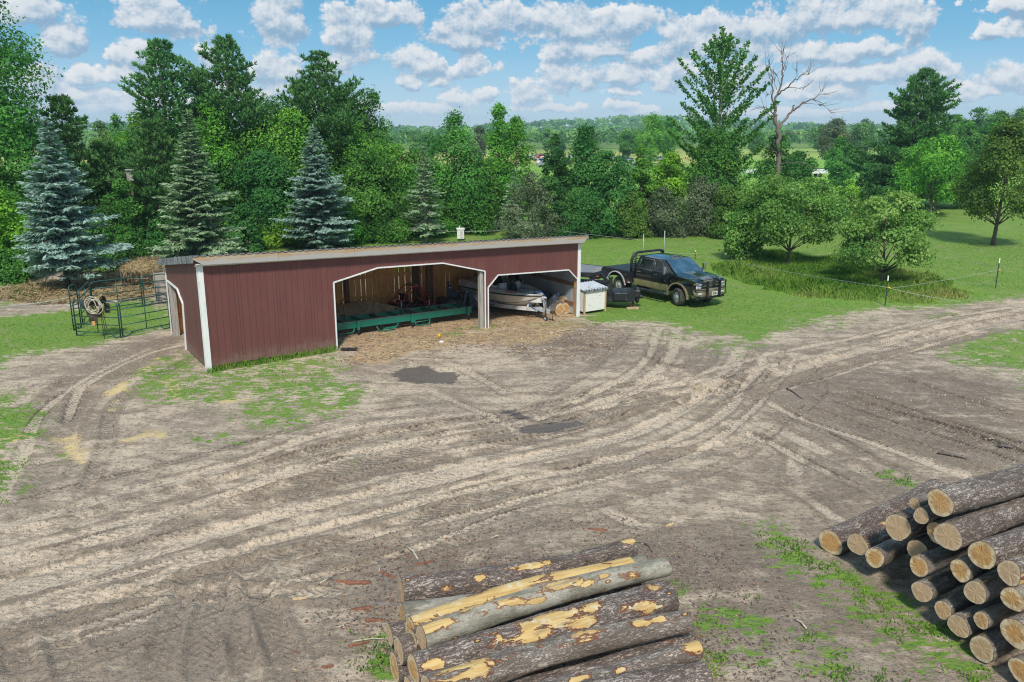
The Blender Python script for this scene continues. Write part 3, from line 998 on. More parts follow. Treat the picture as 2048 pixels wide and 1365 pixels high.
for z in (1.28, .48):
    mb.beam(S3(UL - .055, .15, z + flo(UL, 0)), S3(UL - .055, VL - .1, z + flo(UL, 0)), .14, .045, upv=ue)
mb.build('wall_girt', M['post'], shed)
mb = MB()
for k in range(13):
    u = .2 + k * (UL - .4) / 12
    mb.beam(S3(u, .06, top_z(u, 0) - .17), S3(u, VL - .1, top_z(u, VL) - .17), .05, .18)
mb.build('rafter', M['plank'], shed)
# doorway inside: plank partition seen through the left door
mb = MB()
for k in range(6):
    mb.box(S3(.75, VL - .42 - k * .21, .98), (.03, .20, 1.5), np.stack([ue, nrm(np.cross([0, 0, 1], ue)), [0, 0, 1]], 1))
for z in (.35, 1.0, 1.6):
    mb.beam(S3(.72, VL - .3, z), S3(.72, VL - 1.6, z), .04, .12)
mb.build('inner_partition', M['plank'], shed)
# trims
tr = MB()
for o_ in (o1, o2):
    for a, b in zip(o_[:-1], o_[1:]):
        tr.beam(S3(a[0], -.012, a[1]), S3(b[0], -.012, b[1]), .028, .045, upv=(0, 0, 1) if abs(a[0] - b[0]) > .05 else ue)
tr.build('opening_trim', M['trim'], shed)
RS = np.stack([ue, nrm(np.cross([0, 0, 1], ue)), [0, 0, 1]], 1)
for (u, v, w, d, zl) in ((.06, -.014, .15, .026, 0.0), (-.013, .06, .026, .15, .0), (UL - .06, -.014, .15, .026, None), (-.013, VL - .05, .026, .10, .0)):
    z0 = flo(u, v) if zl is None else zl
    z1 = top_z(u, v) - .3
    MB().box(S3(u, v, (z0 + z1) / 2), (w, d, z1 - z0), RS).build('corner_trim', M['trim'], shed)
# roof sheets (ribbed), fascia, rake
mb = MB()
N = 68
OV = -.30
for k in range(N):
    u0, u1 = -.18 + k * (UL + .36) / N, -.18 + (k + 1) * (UL + .36) / N
    um = (u0 + u1) / 2
    for (a, b, h) in ((u0, u0 + .16, .0), (u0 + .16, u1, .014)):
        mb.prism([S3(a, OV, top_z(a, OV) + h), S3(b, OV, top_z(b, OV) + h), S3(b, VL + .2, top_z(b, VL + .2) + h), S3(a, VL + .2, top_z(a, VL + .2) + h)], (0, 0, .02))
rf = mb.build('roof', M['roof'], shed)
mb = MB()
for k in range(N):
    a = -.18 + k * (UL + .36) / N + .012
    mb.prism([S3(a, OV - .012, top_z(a, OV) - .004), S3(a + .15, OV - .012, top_z(a + .15, OV) + .0), S3(a + .15, OV + .08, top_z(a + .15, OV + .08) + .016), S3(a, OV + .08, top_z(a, OV + .08) + .016)], (0, 0, .010))
mb.build('rib_end', M['roofedge'], rf)
nseg = 6
for k in range(nseg):
    u0, u1 = -.17 + k * (UL + .34) / nseg, -.17 + (k + 1) * (UL + .34) / nseg - .006
    zt0, zt1 = top_z(u0, OV) - .005, top_z(u1, OV) - .005
    pts = [S3(u0, OV + .02, zt0 - .27), S3(u1, OV + .02, zt1 - .27), S3(u1, OV + .02, zt1), S3(u0, OV + .02, zt0)]
    if k == 0:
        pts[0] = S3(u0 + .28, OV + .02, zt0 - .27)
        pts.insert(0, S3(u0, OV + .02, zt0 - .10))
    if k == nseg - 1:
        pts[1] = S3(u1 - .22, OV + .02, zt1 - .27)
        pts.insert(2, S3(u1, OV + .02, zt1 - .10))
    ob = MB().prism(pts, ve * .04).build('fascia', M['fascia'], shed)
    with_run(ob, lambda w: float(1 - (top_z(to_uv(w)[0], OV) - w.z) / .27))
# soffit between fascia and wall
MB().prism([S3(-.1, OV + .065, top_z(0, OV) - .25), S3(UL + .1, OV + .065, top_z(UL, OV) - .25), S3(UL + .1, -.003, top_z(UL, 0) - .30), S3(-.1, -.003, top_z(0, 0) - .30)], (0, 0, .02)).build('soffit', M['trim'], shed)
MB().prism([S3(-.17, OV + .02, top_z(-.17, OV) - .20), S3(-.17, VL + .2, top_z(-.17, VL + .2) - .20), S3(-.17, VL + .2, top_z(-.17, VL + .2) + .03), S3(-.17, OV + .02, top_z(-.17, OV) + .03)], -ue * .03).build('rake_board', M['shingle'], shed)
MB().prism([S3(UL + .17, OV + .02, top_z(UL, OV) - .20), S3(UL + .17, VL + .2, top_z(UL, VL + .2) - .20), S3(UL + .17, VL + .2, top_z(UL, VL + .2) + .03), S3(UL + .17, OV + .02, top_z(UL, OV) + .03)], ue * .03).build('rake_board', M['shingle'], shed)
# ------------------------------------------------------------------ sawlogs
m, t = newmat('pine_bark')
o = t.obj()
rv_ = t.rnd()
off = t.n('ShaderNodeCombineXYZ', {0: t.mul(rv_, 53.0), 1: t.mul(rv_, 17.0), 2: t.mul(rv_, 29.0)}).outputs[0]
o2_ = t.n('ShaderNodeVectorMath', {0: o, 1: off}, operation='ADD').outputs[0]
wob = t.n('ShaderNodeVectorMath', {0: t.noise(o2_, 7.0, 3, .6, out=1), 1: (.16, .07, .07), 2: o2_}, operation='MULTIPLY_ADD').outputs[0]
na_ = t.math('ABSOLUTE', t.sub(t.noise(t.scale(wob, (4.2, 19, 19)), 1.0, 4, .55, .8), .5))
nb_ = t.math('ABSOLUTE', t.sub(t.noise(t.scale(wob, (9, 27, 27), loc=(5, 3, 1)), 1.0, 3, .55, 1.2), .5))
crack = t.mul(t.math('MINIMUM', na_, t.mul(nb_, 1.3)), 2.2)
cr1 = t.step(t.addm(crack, t.mul(t.sub(t.noise(o2_, 30.0, 4, .7), .5), .10)), .0, .16)
smooth = t.attr('smoothbark')
cr1 = t.lin(smooth, 0, 1, cr1, t.lin(cr1, 0, 1, .75, 1.0))
pl = t.noise(t.scale(wob, (2, 5, 5)), 1.0, 6, .66)
c = t.mix(t.step(pl, .38, .64), (.24, .185, .152), (.44, .365, .31))
green = t.mix(t.step(pl, .38, .64), (.22, .205, .15), (.44, .405, .325))
c = t.mix(smooth, c, green)
c = t.mix(t.step(t.noise(o2_, 34.0, 4, .7), .5, .75, 0, .55), c, (.36, .33, .31))
c = t.mix(t.mul(.85, t.sub(1.0, cr1)), c, (.07, .05, .042))
# places where the bark is scuffed off: reddish rim, yellow wood inside
pe = t.addm(t.noise(t.scale(wob, (2.0, 5.2, 5.2)), 1.0, 6, .66, .6), t.addm(t.addm(.030, t.mul(t.attr('patch'), .215)), t.mul(t.attr('peel'), .24)))
pe = t.addm(pe, t.mul(t.sub(t.noise(o2_, 16.0, 3, .6), .5), .08))
rim = t.step(pe, .645, .69)
ins = t.step(pe, .705, .722)
redd = t.mix(t.noise(t.scale(o2_, (6, 30, 30)), 1.0, 3), (.11, .038, .02), (.33, .115, .05))
wood = t.mix(t.step(t.noise(t.scale(o2_, (2, 22, 22)), 1.0, 4), .35, .65), (.60, .43, .19), (.47, .30, .11))
wood = t.mix(t.step(t.noise(o2_, 5.0, 4), .55, .7), wood, (.58, .50, .34))
wood = t.mix(t.step(t.noise(t.scale(o2_, (1.2, 9, 9)), 1.0, 5, .7), .55, .70, 0, .7), wood, (.22, .17, .135))
c = t.mix(t.mul(rim, .85), c, redd)
c = t.mix(ins, c, wood)
# knots
kd = t.voro(t.scale(o2_, (1.7, 3.2, 3.2)), 1.0)
c = t.mix(t.step(kd, .10, .075), c, (.12, .045, .022))
c = t.mix(t.step(kd, .06, .045), c, (.62, .42, .18))
hb = t.addm(t.mul(cr1, t.sub(1.0, ins)), t.mul(ins, .15))
hb = t.addm(hb, t.mul(t.noise(o2_, 60.0, 3, .6), .25))
t.out(t.pbr(c, .85, 0, t.bump(hb, .75, .018), **{'Specular IOR Level': .2}))
M['bark'] = m

m, t = newmat('sawn_log_end')
o = t.obj()
rv_ = t.rnd()
rr = t.attr('er')
an = t.attr('ea')
cs = t.n('ShaderNodeCombineXYZ', {0: t.mul(t.math('COSINE', an), rr), 1: t.mul(t.math('SINE', an), rr), 2: t.mul(rv_, 40.0)}).outputs[0]
wr = t.addm(rr, t.mul(t.sub(t.noise(cs, 1.6, 3), .5), .30))
rings = t.n('ShaderNodeMath', {0: t.mul(wr, 95.0)}, operation='SINE').outputs[0]
heart = t.step(wr, t.lin(rv_, 0, 1, .62, .92), t.lin(rv_, 0, 1, .52, .80))
c = t.mix(heart, (.60, .49, .31), (.50, .27, .085))
c = t.mix(t.mul(t.step(rings, .0, 1.0), .25), c, (.40, .25, .10))
c = t.mix(t.mul(t.step(t.noise(cs, 2.2, 5, .7), .42, .62), .7), c, (.34, .19, .065))
saw = t.noise(t.scale(cs, (3, 40, 1), rot=(0, 0, 1.1)), 1.0, 3, .6)
c = t.mix(t.step(saw, .55, .72, 0, .5), c, (.66, .55, .38))
ca_ = t.n('ShaderNodeCombineXYZ', {0: t.math('COSINE', an), 1: t.math('SINE', an), 2: t.mul(rv_, 40.0)}).outputs[0]
chk = t.math('ABSOLUTE', t.sub(t.noise(ca_, 1.7, 1, .5), .5))
c = t.mix(t.mul(t.step(chk, .008, .002), t.step(t.addm(rr, t.noise(ca_, 1.4, 2)), 1.35, .95)), c, (.09, .055, .03))
c = t.mix(t.mul(t.step(t.addm(rv_, t.mul(t.noise(cs, 2.0, 3), .3)), .62, .85), .45), c, (.44, .37, .28))
c = t.mix(t.step(rr, .955, .975), c, (.12, .07, .045))
t.out(t.pbr(c, .8, 0, t.bump(saw, .35, .006)))
M['endgrain'] = m


def add_attr(o, name, vals):
    o.data.attributes.new(name, 'FLOAT', 'POINT').data.foreach_set('value', np.asarray(vals, np.float32))


LOGN = [0]


def log(a, b, r, label, group, r2=None, smooth=0.0, peel=0.0, seed=0, bend=.045, name='pine_log', nseg=90, nring=40, ends=True, patches=()):
    a, b = np.asarray(a, float), np.asarray(b, float)
    r2 = r if r2 is None else r2
    L = float(np.linalg.norm(b - a))
    x = nrm(b - a); y = nrm(np.cross([0, 0, 1], x)); z = np.cross(x, y)
    rs = np.random.RandomState(seed + 100)
    o = bpy.data.objects.new(name, None)
    U, T = np.meshgrid(np.linspace(0, 1, nseg), np.linspace(0, 2 * PI, nring + 1)[:-1], indexing='ij')
    ph = rs.rand(4) * 6.28
    ov = 1 + .05 * np.cos(2 * T + ph[0]) + .035 * np.cos(3 * T + ph[1] + U * 2)
    big = 1 + .05 * np.sin(U * 5 + ph[2]) + .04 * np.sin(U * 11 + ph[3]) * np.cos(T + ph[0])
    sx, sy = U * L, T / (2 * PI)
    fine = (vnoise(sx * 6 + seed * 7.7, np.sin(T) * 5 + 20, 1, 3) + vnoise(sx * 6 + seed * 3.1, np.cos(T) * 5 + 60, 1, 3) - 1) * (.10 - .06 * smooth)
    for k in range(int(3 + L * 1.2)):        # branch stubs
        ku, kt, kr = rs.rand(), rs.rand() * 6.28, .35 + .3 * rs.rand()
        dt = (T - kt + PI) % (2 * PI) - PI
        fine = fine + (.14 * kr) * np.exp(-((U - ku) * L / .06) ** 2 - (dt * r / .06) ** 2)
    R = (r + (r2 - r) * U) * ov * big * (1 + fine)
    bx = bend * L * np.sin(U * PI) * math.cos(ph[1]); bz = .4 * bend * L * np.sin(U * PI) * math.sin(ph[1])
    V = np.stack([sx, np.cos(T) * R + bx, np.sin(T) * R + bz], -1).reshape(-1, 3)
    idx = np.arange(nseg * nring).reshape(nseg, nring)
    i2 = np.roll(idx, -1, 1)
    q = np.stack([idx[:-1].ravel(), i2[:-1].ravel(), i2[1:].ravel(), idx[1:].ravel()], 1)
    ob = fast_mesh(name, V, q, M['bark'])
    ob.data.polygons.foreach_set('use_smooth', np.ones(len(q), bool))
    pv = np.zeros(U.shape)
    for (pu_, pt_, pl_2, pw_) in patches:      # where bark has come off: place along, angle, half length (m), half width (rad)
        dt = (T - pt_ + PI) % (2 * PI) - PI
        pv = np.maximum(pv, np.clip(1.45 - np.sqrt(((U - pu_) * L / pl_2) ** 2 + (dt / pw_) ** 2), 0, 1))
    add_attr(ob, 'patch', pv.ravel())
    add_attr(ob, 'smoothbark', np.full(len(V), smooth)); add_attr(ob, 'peel', np.full(len(V), peel))
    ob.matrix_basis = Matrix([[*(x[i], y[i], z[i], a[i])] for i in range(3)] + [[0, 0, 0, 1]])
    tag(ob, label, 'log', group)
    for e, sgn in ((0, -1), (nseg - 1, 1)):
        if not ends: continue
        ring = V.reshape(nseg, nring, 3)[e]
        cen = ring.mean(0)
        VV, er, ea = [cen + np.array([sgn * .012, 0, 0])], [0.0], [0.0]
        for f_ in (.33, .66, .97):
            for k in range(nring):
                VV.append(cen + (ring[k] - cen) * f_ + np.array([sgn * (.010 + .012 * (vnoise(k * .9 + seed, f_ * 9.0, 1, 2) - .5)), 0, 0])); er.append(f_); ea.append(2 * PI * k / nring)
        for k in range(nring):
            VV.append(ring[k] * 1.0); er.append(1.0); ea.append(2 * PI * k / nring)
        F_ = []
        for k in range(nring):
            k2 = (k + 1) % nring
            F_.append((0, 1 + k, 1 + k2))
            for l in range(3):
                b0 = 1 + l * nring
                F_.append((b0 + k, b0 + nring + k, b0 + nring + k2, b0 + k2))
        me = bpy.data.meshes.new('cut_end'); me.from_pydata([tuple(p) for p in VV], [], F_)
        me.materials.append(M['endgrain']); me.update()
        ce = bpy.data.objects.new('cut_end', me); COL.objects.link(ce); ce.parent = ob
        add_attr(ce, 'er', er); add_attr(ce, 'ea', ea)
    LOGN[0] += 1
    return ob


GL = 'sawlogs in the pile at the bottom of the yard'
def plog(l, r_, zl, zr, rl, rr_, label, **k):
    a, b = P(*l, zl), P(*r_, zr)
    da, db = proj(a)[2], proj(b)[2]
    return log(a, b, rl * da / LENS_PX, label, GL, r2=rr_ * db / LENS_PX, **k)


plog((803, 1183), (1266, 1097), .30, .28, 29, 22, 'dark rough-barked pine log at the back of the left pile, furthest from the camera', seed=1, peel=.10, patches=[(.52, 1.9, .42, .42), (.30, 2.3, .12, .3), (.97, 1.8, .12, .5)])
plog((806, 1232), (1288, 1130), .42, .40, 24, 20, 'thin grey-green smooth log just in front of the dark back log', seed=2, smooth=.8, peel=-.1, nseg=100, patches=[(.24, 2.0, .08, .35), (.40, 1.8, .12, .3)])
plog((822, 1262), (1262, 1140), .66, .55, 26, 24, 'pale half-peeled yellow log between two grey-green ones', seed=3, smooth=.6, peel=.45, patches=[(.12, 1.6, .5, .6), (.45, 1.7, .6, .8), (.78, 1.8, .7, .8), (.98, 1.8, .25, 1.2)])
plog((844, 1276), (1331, 1135), .86, .80, 28, 20, 'pale grey log with a big curled bark scar on its middle', seed=4, smooth=1.0, peel=.1, nseg=110, patches=[(.03, 2.0, .22, .5), (.31, 2.1, .20, .45), (.50, 1.9, .40, .5), (.60, 2.3, .22, .4), (.70, 2.1, .10, .3), (.42, 2.7, .15, .25), (.2, 1.4, .3, .25)])
plog((828, 1340), (1334, 1195), .72, .68, 35, 36, 'thickest dark log, with a long stripped yellow patch halfway along', seed=5, peel=.12, patches=[(.48, 1.9, .75, .5), (.40, 2.35, .45, .35), (.58, 2.5, .3, .3), (.05, 2.4, .16, .4), (.93, 1.6, .15, .4), (.82, 2.5, .25, .2)])
plog((856, 1385), (1373, 1243), 1.02, .95, 36, 21, 'brown log with yellow and blue-stained bare wood at its left end', seed=6, smooth=.3, peel=.08, patches=[(.08, 1.5, .5, .45), (.16, 2.2, .4, .35), (.60, 2.0, .24, .5), (.80, 1.9, .16, .4), (.88, 1.9, .1, .3), (.30, 1.9, .1, .3)])
plog((930, 1420), (1394, 1299), .98, .92, 26, 20, 'slim brown log whose right end is peeled to yellow wood', seed=7, smooth=.15, peel=.12, patches=[(.96, 1.9, .25, .7), (.20, 2.0, .5, .35), (.45, 2.1, .16, .4), (.62, 2.2, .1, .3)])
plog((930, 1402), (1383, 1277), .62, .58, 24, 20, 'dark log sunk between the two lowest brown logs', seed=9, peel=.05)
plog((1000, 1450), (1408, 1360), .92, .90, 36, 33, 'coarse grey-barked log at the very bottom edge of the photo', seed=8, peel=-.2)
ends_ = [((780, 1271), .34, 22, 'short-looking dark log end low on the left side of the pile'), ((799, 1302), .50, 27, 'log with a bright yellow sawn end below the pale grey one', ),
         ((826, 1282), .60, 24, 'dark reddish log end tucked under the pale grey log'), ((790, 1335), .22, 28, 'blackened weathered log end touching the grass, left of the pile'), ((818, 1376), .45, 24, 'round knotty log end under the thickest log')]
ax = nrm(P(1334, 1195, .68) - P(828, 1340, .72))
for i, (px, z, r_, lab) in enumerate(ends_):
    a = P(*px, z)
    log(a, a + ax * 3.5 + np.array([0, 0, -.05]), r_ * proj(a)[2] / LENS_PX, lab, GL, seed=20 + i, peel=[-.1, .15, .3, -.4, .1][i], smooth=[0, .2, 0, 0, .5][i])

GR = 'sawlogs in the pile at the right edge'
e1, e2 = P(1662, 1086, .2), P(1963, 1297, .22)
pn = np.array([-(e2 - e1)[1], (e2 - e1)[0]])
pn = pn / np.linalg.norm(pn)
ax1 = nrm([.80, .60, 0]); ax2 = nrm([.90, .43, 0])
RL = [  # px, py, radius px, splay 0..1, smooth, peel, depth shift, label
    (1662, 1086, 25, 0, 0, -.2, 0, 'outermost log on the ground at the left tip of the right pile'),
    (1716, 1090, 22, .1, 0, .5, 0, 'log with its bark stripped to red and orange wood'),
    (1796, 1056, 29, .2, 0, .1, 0, 'fat log with an orange ragged end beside the two little logs'),
    (1822, 1012, 12, .5, .6, 0, .1, 'smallest log, a thin pole on top of the right pile'),
    (1843, 1033, 16, .5, .4, 0, 0, 'small log under the thin pole, left of the big top log'),
    (1881, 1006, 29, .6, .1, .0, 0, 'big topmost log with a saw-scarred end, highest of the right pile'),
    (1750, 1116, 22, .1, .3, .0, 0, 'log with a round orange heart and a broken knot on its side'),
    (1818, 1112, 22, .3, 0, .1, .25, 'log with a dull grey end mostly behind a sawn-off knotty log'),
    (1838, 1133, 20, .3, .5, .1, 0, 'log with a large yellow split beside its sawn end'),
    (1858, 1073, 23, .4, .3, .0, .2, 'speckled log end half hidden by the big cross-scratched log'),
    (1896, 1073, 28, .6, .1, .0, 0, 'big log with a cross-scratched pale end, second from the top'),
    (1922, 1141, 23, .6, .5, .0, 0, 'log with a deep orange heart and a round knot at the rim'),
    (1964, 1111, 28, .8, 0, -.3, 0, 'rough-barked log with a glossy brown heart ringed by pale wood'),
    (1844, 1184, 22, .3, .4, -.1, 0, 'dark log with a cracked end resting on the grass'),
    (1886, 1220, 18, .5, .3, -.1, 0, 'small log on the grass with an orange striped end'),
    (1917, 1252, 23, .6, .4, -.1, 0, 'log on the grass with a wide pale sapwood ring'),
    (1951, 1186, 23, .7, .6, .1, 0, 'log whose pale end shows two dark knot eyes'),
    (1927, 1192, 14, .6, .3, 0, .2, 'narrow log end peeping out behind the log with knot eyes'),
    (2020, 1146, 27, .9, .1, .5, 0, 'knotty log with a yellow stripped flank at the right edge'),
    (2025, 1198, 25, .9, .6, .2, 0, 'clean round log with a bright yellow heart near the right edge'),
    (1958, 1243, 18, .8, .6, 0, .05, 'small neat log with a tiny orange knot on its bark'),
    (1964, 1298, 27, .8, .3, -.1, 0, 'fat log lowest on the grass, with a yellow end and dark knots'),
    (2030, 1266, 29, 1, .2, .0, 0, 'large log with an orange end and two oval knots at the right edge'),
    (2042, 1342, 26, 1, .3, 0, 0, 'lowest log at the bottom right corner, partly out of view'),
]
for i, (px, py, r_, sp, smv, pe_, ds, lab) in enumerate(RL):
    a = onplane(px, py, e1, pn)
    ax_ = nrm(ax1 * (1 - sp) + ax2 * sp)
    a = a + ax_ * ds
    r = r_ * proj(a)[2] / LENS_PX
    zc = a[2]
    a[2] = max(zc, r * .9)
    drop = .02 if i not in (5, 10) else .04
    b = a + ax_ * (3.7 + .2 * math.sin(i * 3)) + np.array([0, 0, -drop * 3])
    b[2] = max(b[2], r * .9)
    log(a, b, r, lab, GR, r2=r * .92, smooth=smv, peel=pe_, seed=60 + i, bend=.012)
# ------------------------------------------------------------------ trees
def leafmat(name, lo, mid, hi, trans=.40, var=.25, spec=.0):
    m, t = newmat(name)
    h = t.attr('hue')
    rp = t.n('ShaderNodeValToRGB', {0: h})
    cr = rp.color_ramp
    lo, mid, hi = [tuple(min(.75, q * 1.14) for q in c_) for c_ in (lo, mid, hi)]
    cr.elements[0].position = .05; cr.elements[0].color = (*lo, 1)
    cr.elements[1].position = .95; cr.elements[1].color = (*hi, 1)
    e_ = cr.elements.new(.5); e_.color = (*mid, 1)
    c = rp.outputs[0]
    c = t.n('ShaderNodeHueSaturation', {'Color': c, 'Hue': t.lin(t.rnd(), 0, 1, .5 - .03 * var, .5 + .03 * var), 'Saturation': 1.0, 'Value': t.lin(t.rnd(), 0, 1, 1 - var * .5, 1 + var * .5)}).outputs[0]
    d = t.n('ShaderNodeBsdfDiffuse', {'Color': c}).outputs[0]
    tr = t.n('ShaderNodeBsdfTranslucent', {'Color': t.mix(.5, c, t.mix(1.0, c, (1.25, 1.35, .6), 'MULTIPLY'))}).outputs[0]
    s = t.n('ShaderNodeMixShader', {0: trans, 1: d, 2: tr}).outputs[0]
    if spec:
        s = t.n('ShaderNodeMixShader', {0: spec, 1: s, 2: t.n('ShaderNodeBsdfGlossy', {'Roughness': .45, 'Color': (.8, .85, .9, 1)}).outputs[0]}).outputs[0]
    t.out(s)
    return m


LM = {
    'green': leafmat('broad_leaves', (.040, .125, .028), (.095, .255, .050), (.20, .41, .080)),
    'bright': leafmat('bright_leaves', (.055, .175, .028), (.135, .345, .050), (.28, .52, .085)),
    'yellowish': leafmat('yellow_green_leaves', (.075, .19, .022), (.18, .37, .040), (.38, .56, .075)),
    'deep': leafmat('dark_leaves', (.032, .108, .032), (.076, .215, .055), (.16, .34, .080)),
    'olive': leafmat('olive_leaves', (.055, .115, .026), (.125, .225, .048), (.235, .345, .080)),
    'grey': leafmat('grey_green_leaves', (.075, .105, .055), (.155, .20, .11), (.27, .32, .19)),
    'apple': leafmat('apple_leaves', (.055, .155, .030), (.145, .32, .060), (.36, .53, .14), spec=.012),
    'pine': leafmat('pine_needles', (.034, .108, .036), (.082, .205, .062), (.18, .33, .10), .25),
    'spruce': leafmat('blue_spruce_needles', (.090, .165, .140), (.215, .330, .280), (.37, .49, .44), .25),
    'spruce_g': leafmat('green_spruce_needles', (.10, .185, .095), (.23, .36, .195), (.40, .52, .32), .25),
    'far': leafmat('far_leaves', (.050, .135, .036), (.115, .24, .06), (.21, .37, .10), .25),
}
BK = pm('tree_bark', (.115, .095, .078), .9, col2=(.06, .048, .04), scale=7, bump=.6, bscale=25, stretch=(1, 1, .3))
BKG = pm('grey_tree_bark', (.30, .28, .25), .9, col2=(.17, .15, .135), scale=5, bump=.5, bscale=25, stretch=(1, 1, .3))
BKD = pm('dead_wood', (.155, .13, .11), .85, col2=(.15, .085, .05), scale=.9, bump=.4, bscale=20, stretch=(1, 1, .3), lo=.5, hi=.6)


def unit(a):
    return a / (np.linalg.norm(a, axis=-1, keepdims=True) + 1e-9)


def leaf_arr(C, D, N_, L, W):
    D = unit(D)
    B = unit(np.cross(D, N_))
    L = np.asarray(L)[:, None]; W = np.asarray(W)[:, None]
    V = np.stack([C - D * L * .5, C + B * W * .5, C + D * L * .5, C - B * W * .5], 1)
    return V.reshape(-1, 3), np.arange(len(C) * 4).reshape(-1, 4)


def leaves_obj(name, C, D, N_, L, W, hue, mat, parent):
    V, q = leaf_arr(C, D, N_, L, W)
    return fast_mesh(name, V, q, mat, parent, dict(hue=np.repeat(hue, 4)))


ENV = {
    'round': lambda t: np.sqrt(np.clip(1 - (2 * t - 1) ** 2, 0, 1)) ** .8,
    'egg': lambda t: np.clip(np.sin(np.pi * np.clip(t * .93 + .05, 0, 1) ** .85), 0, 1) ** .5,
    'flame': lambda t: np.clip(np.sin(np.pi * np.clip(t * .93 + .07, 0, 1) ** .62), 0, 1) ** .72,
    'dome': lambda t: np.sqrt(np.clip(1 - t ** 2, 0, 1)),
    'column': lambda t: np.clip(np.minimum(t * 5 + .4, (1 - t) * 3.0), 0, 1) ** .6,
}


def tubes_curve(mb, p0, p1, r0, r1, rs, n=5, segs=5, sag=.12):
    p0, p1 = np.asarray(p0, float), np.asarray(p1, float)
    L = np.linalg.norm(p1 - p0)
    j = rs.randn(3) * L * .06
    pts, rr = [], []
    for k in range(segs + 1):
        u = k / segs
        q = p0 + (p1 - p0) * u + j * math.sin(PI * u) + np.array([0, 0, sag * L * math.sin(PI * u)])
        pts.append(q); rr.append(r0 + (r1 - r0) * u)
    mb.tube(pts, rr, n)
    return pts


def broadleaf(root, H, R, base, seed, mat='green', env='round', ncl=70, nleaf=9000, leaf=.24, bark=None, stems=1, trunk_r=None, cl=.30, gather=.18, flat=.75, hue_c=.28, top_c=0.0, lean=(0, 0), aspect=.62, limbs=True, crown_name='crown', lobes=9):
    rs = np.random.RandomState(seed)
    nleaf = int(nleaf * 1.75); leaf = leaf * .76
    Hc = H - base
    T = (np.arange(ncl) + rs.rand(ncl)) / ncl
    az_ = np.arange(ncl) * 2.39996 + rs.rand(ncl) * .9
    e = ENV[env](T)
    lob = 1 + .22 * np.sin(az_ * 2 + rs.rand() * 6) + .14 * np.sin(az_ * 3 + T * 5 + rs.rand() * 6)
    rho = e * R * lob * (.45 + .55 * np.sqrt(rs.rand(ncl)))
    rc = R * cl * (.65 + .7 * rs.rand(ncl)) * np.clip(.5 + .55 * e, .4, 1.05)
    rho = np.maximum(rho - rc * .55, 0)
    C = np.stack([np.cos(az_) * rho + lean[0] * T * Hc, np.sin(az_) * rho + lean[1] * T * Hc, base + T * (Hc - rc * .4)], 1)
    if lobes:      # gather the clumps round a few main boughs: lumpy outline with gaps
        nl = lobes
        lt = (np.arange(nl) + .2 + .6 * rs.rand(nl)) / nl
        la = np.arange(nl) * 2.39996 + rs.rand(nl) * 1.5
        le = ENV[env](lt) * R * (.42 + .45 * rs.rand(nl))
        LC = np.stack([np.cos(la) * le, np.sin(la) * le, base + lt * Hc * .96], 1)
        dd = np.linalg.norm((C[:, None] - LC[None]) * [1, 1, 1.5], axis=2)
        k_ = dd.argmin(1)
        C = C + (LC[k_] - C) * (gather + .34 * rs.rand(ncl))[:, None] * [1, 1, .8]
        rc = rc * (.62 + .75 * rs.rand(ncl))
        rho = np.hypot(C[:, 0], C[:, 1])
    w = rc ** 2; w /= w.sum()
    ci = rs.choice(ncl, nleaf, p=w)
    d = unit(rs.randn(nleaf, 3) * [1, 1, .9] + [0, 0, .25])
    rad_ = rc[ci] * (.55 + .5 * rs.rand(nleaf) ** .6)
    stray = rs.rand(nleaf) < .16
    rad_[stray] *= 1.2 + .5 * rs.rand(stray.sum())
    Pq = C[ci] + d * rad_[:, None] * [1, 1, flat]
    out = unit(Pq - [lean[0] * Hc * .5, lean[1] * Hc * .5, base + Hc * .42])
    N_ = unit(d * .55 + out * .5 + [0, 0, .55] + rs.randn(nleaf, 3) * .55)
    D = np.cross(N_, rs.randn(nleaf, 3)) + [0, 0, -.25]
    sz = leaf * .92 * (.55 + .95 * rs.rand(nleaf) ** 1.3)
    hcl = rs.rand(ncl)
    hue = np.clip(.42 + (hcl[ci] - .5) * hue_c * 2 + (rs.rand(nleaf) - .5) * .42 + top_c * (Pq[:, 2] - base) / Hc, 0, 1)
    Pq[:, 2] = np.maximum(Pq[:, 2], .03)
    mb = MB()
    tr_ = trunk_r or max(.05, H * .017)
    bark = bark or BK
    if stems == 1:
        hh = base + Hc * .72
        pts = [(lean[0] * u * Hc * .6 + .05 * H * .2 * math.sin(u * 4 + seed), lean[1] * u * Hc * .6 + .04 * H * .2 * math.sin(u * 3.1 + seed * 2), -.25 + u * (hh + .25)) for u in np.linspace(0, 1, 9)]
        mb.tube(pts, [tr_ * (1.35 if k == 0 else 1.0) * (1 - .78 * k / 8) for k in range(9)], 9)
        pts = np.array(pts)
        if limbs:
            for k in np.linspace(0, ncl - 1, min(ncl, 34)).astype(int):
                zz = C[k, 2] - rho[k] * .75
                u = np.clip(zz / hh, base / hh * .7, .95)
                i = min(int(u * 8), 7)
                p0 = pts[i] + (pts[i + 1] - pts[i]) * (u * 8 - i)
                tubes_curve(mb, p0, C[k], tr_ * .42 * (1 - u * .7), tr_ * .08, rs)
    else:
        for k in range(stems):
            j = rs.randint(ncl)
            a_ = rs.rand() * 6.28; r0_ = R * .22 * rs.rand() ** .5
            tubes_curve(mb, (math.cos(a_) * r0_, math.sin(a_) * r0_, -.15), C[j], tr_ * (.5 + .6 * rs.rand()), tr_ * .12, rs, sag=.05)
    if mb.v:
        mb.build('trunk' if stems == 1 else 'stems', bark, root, fix=False)
    return leaves_obj(crown_name, Pq, D, N_, sz, sz * aspect, hue, LM[mat], root)


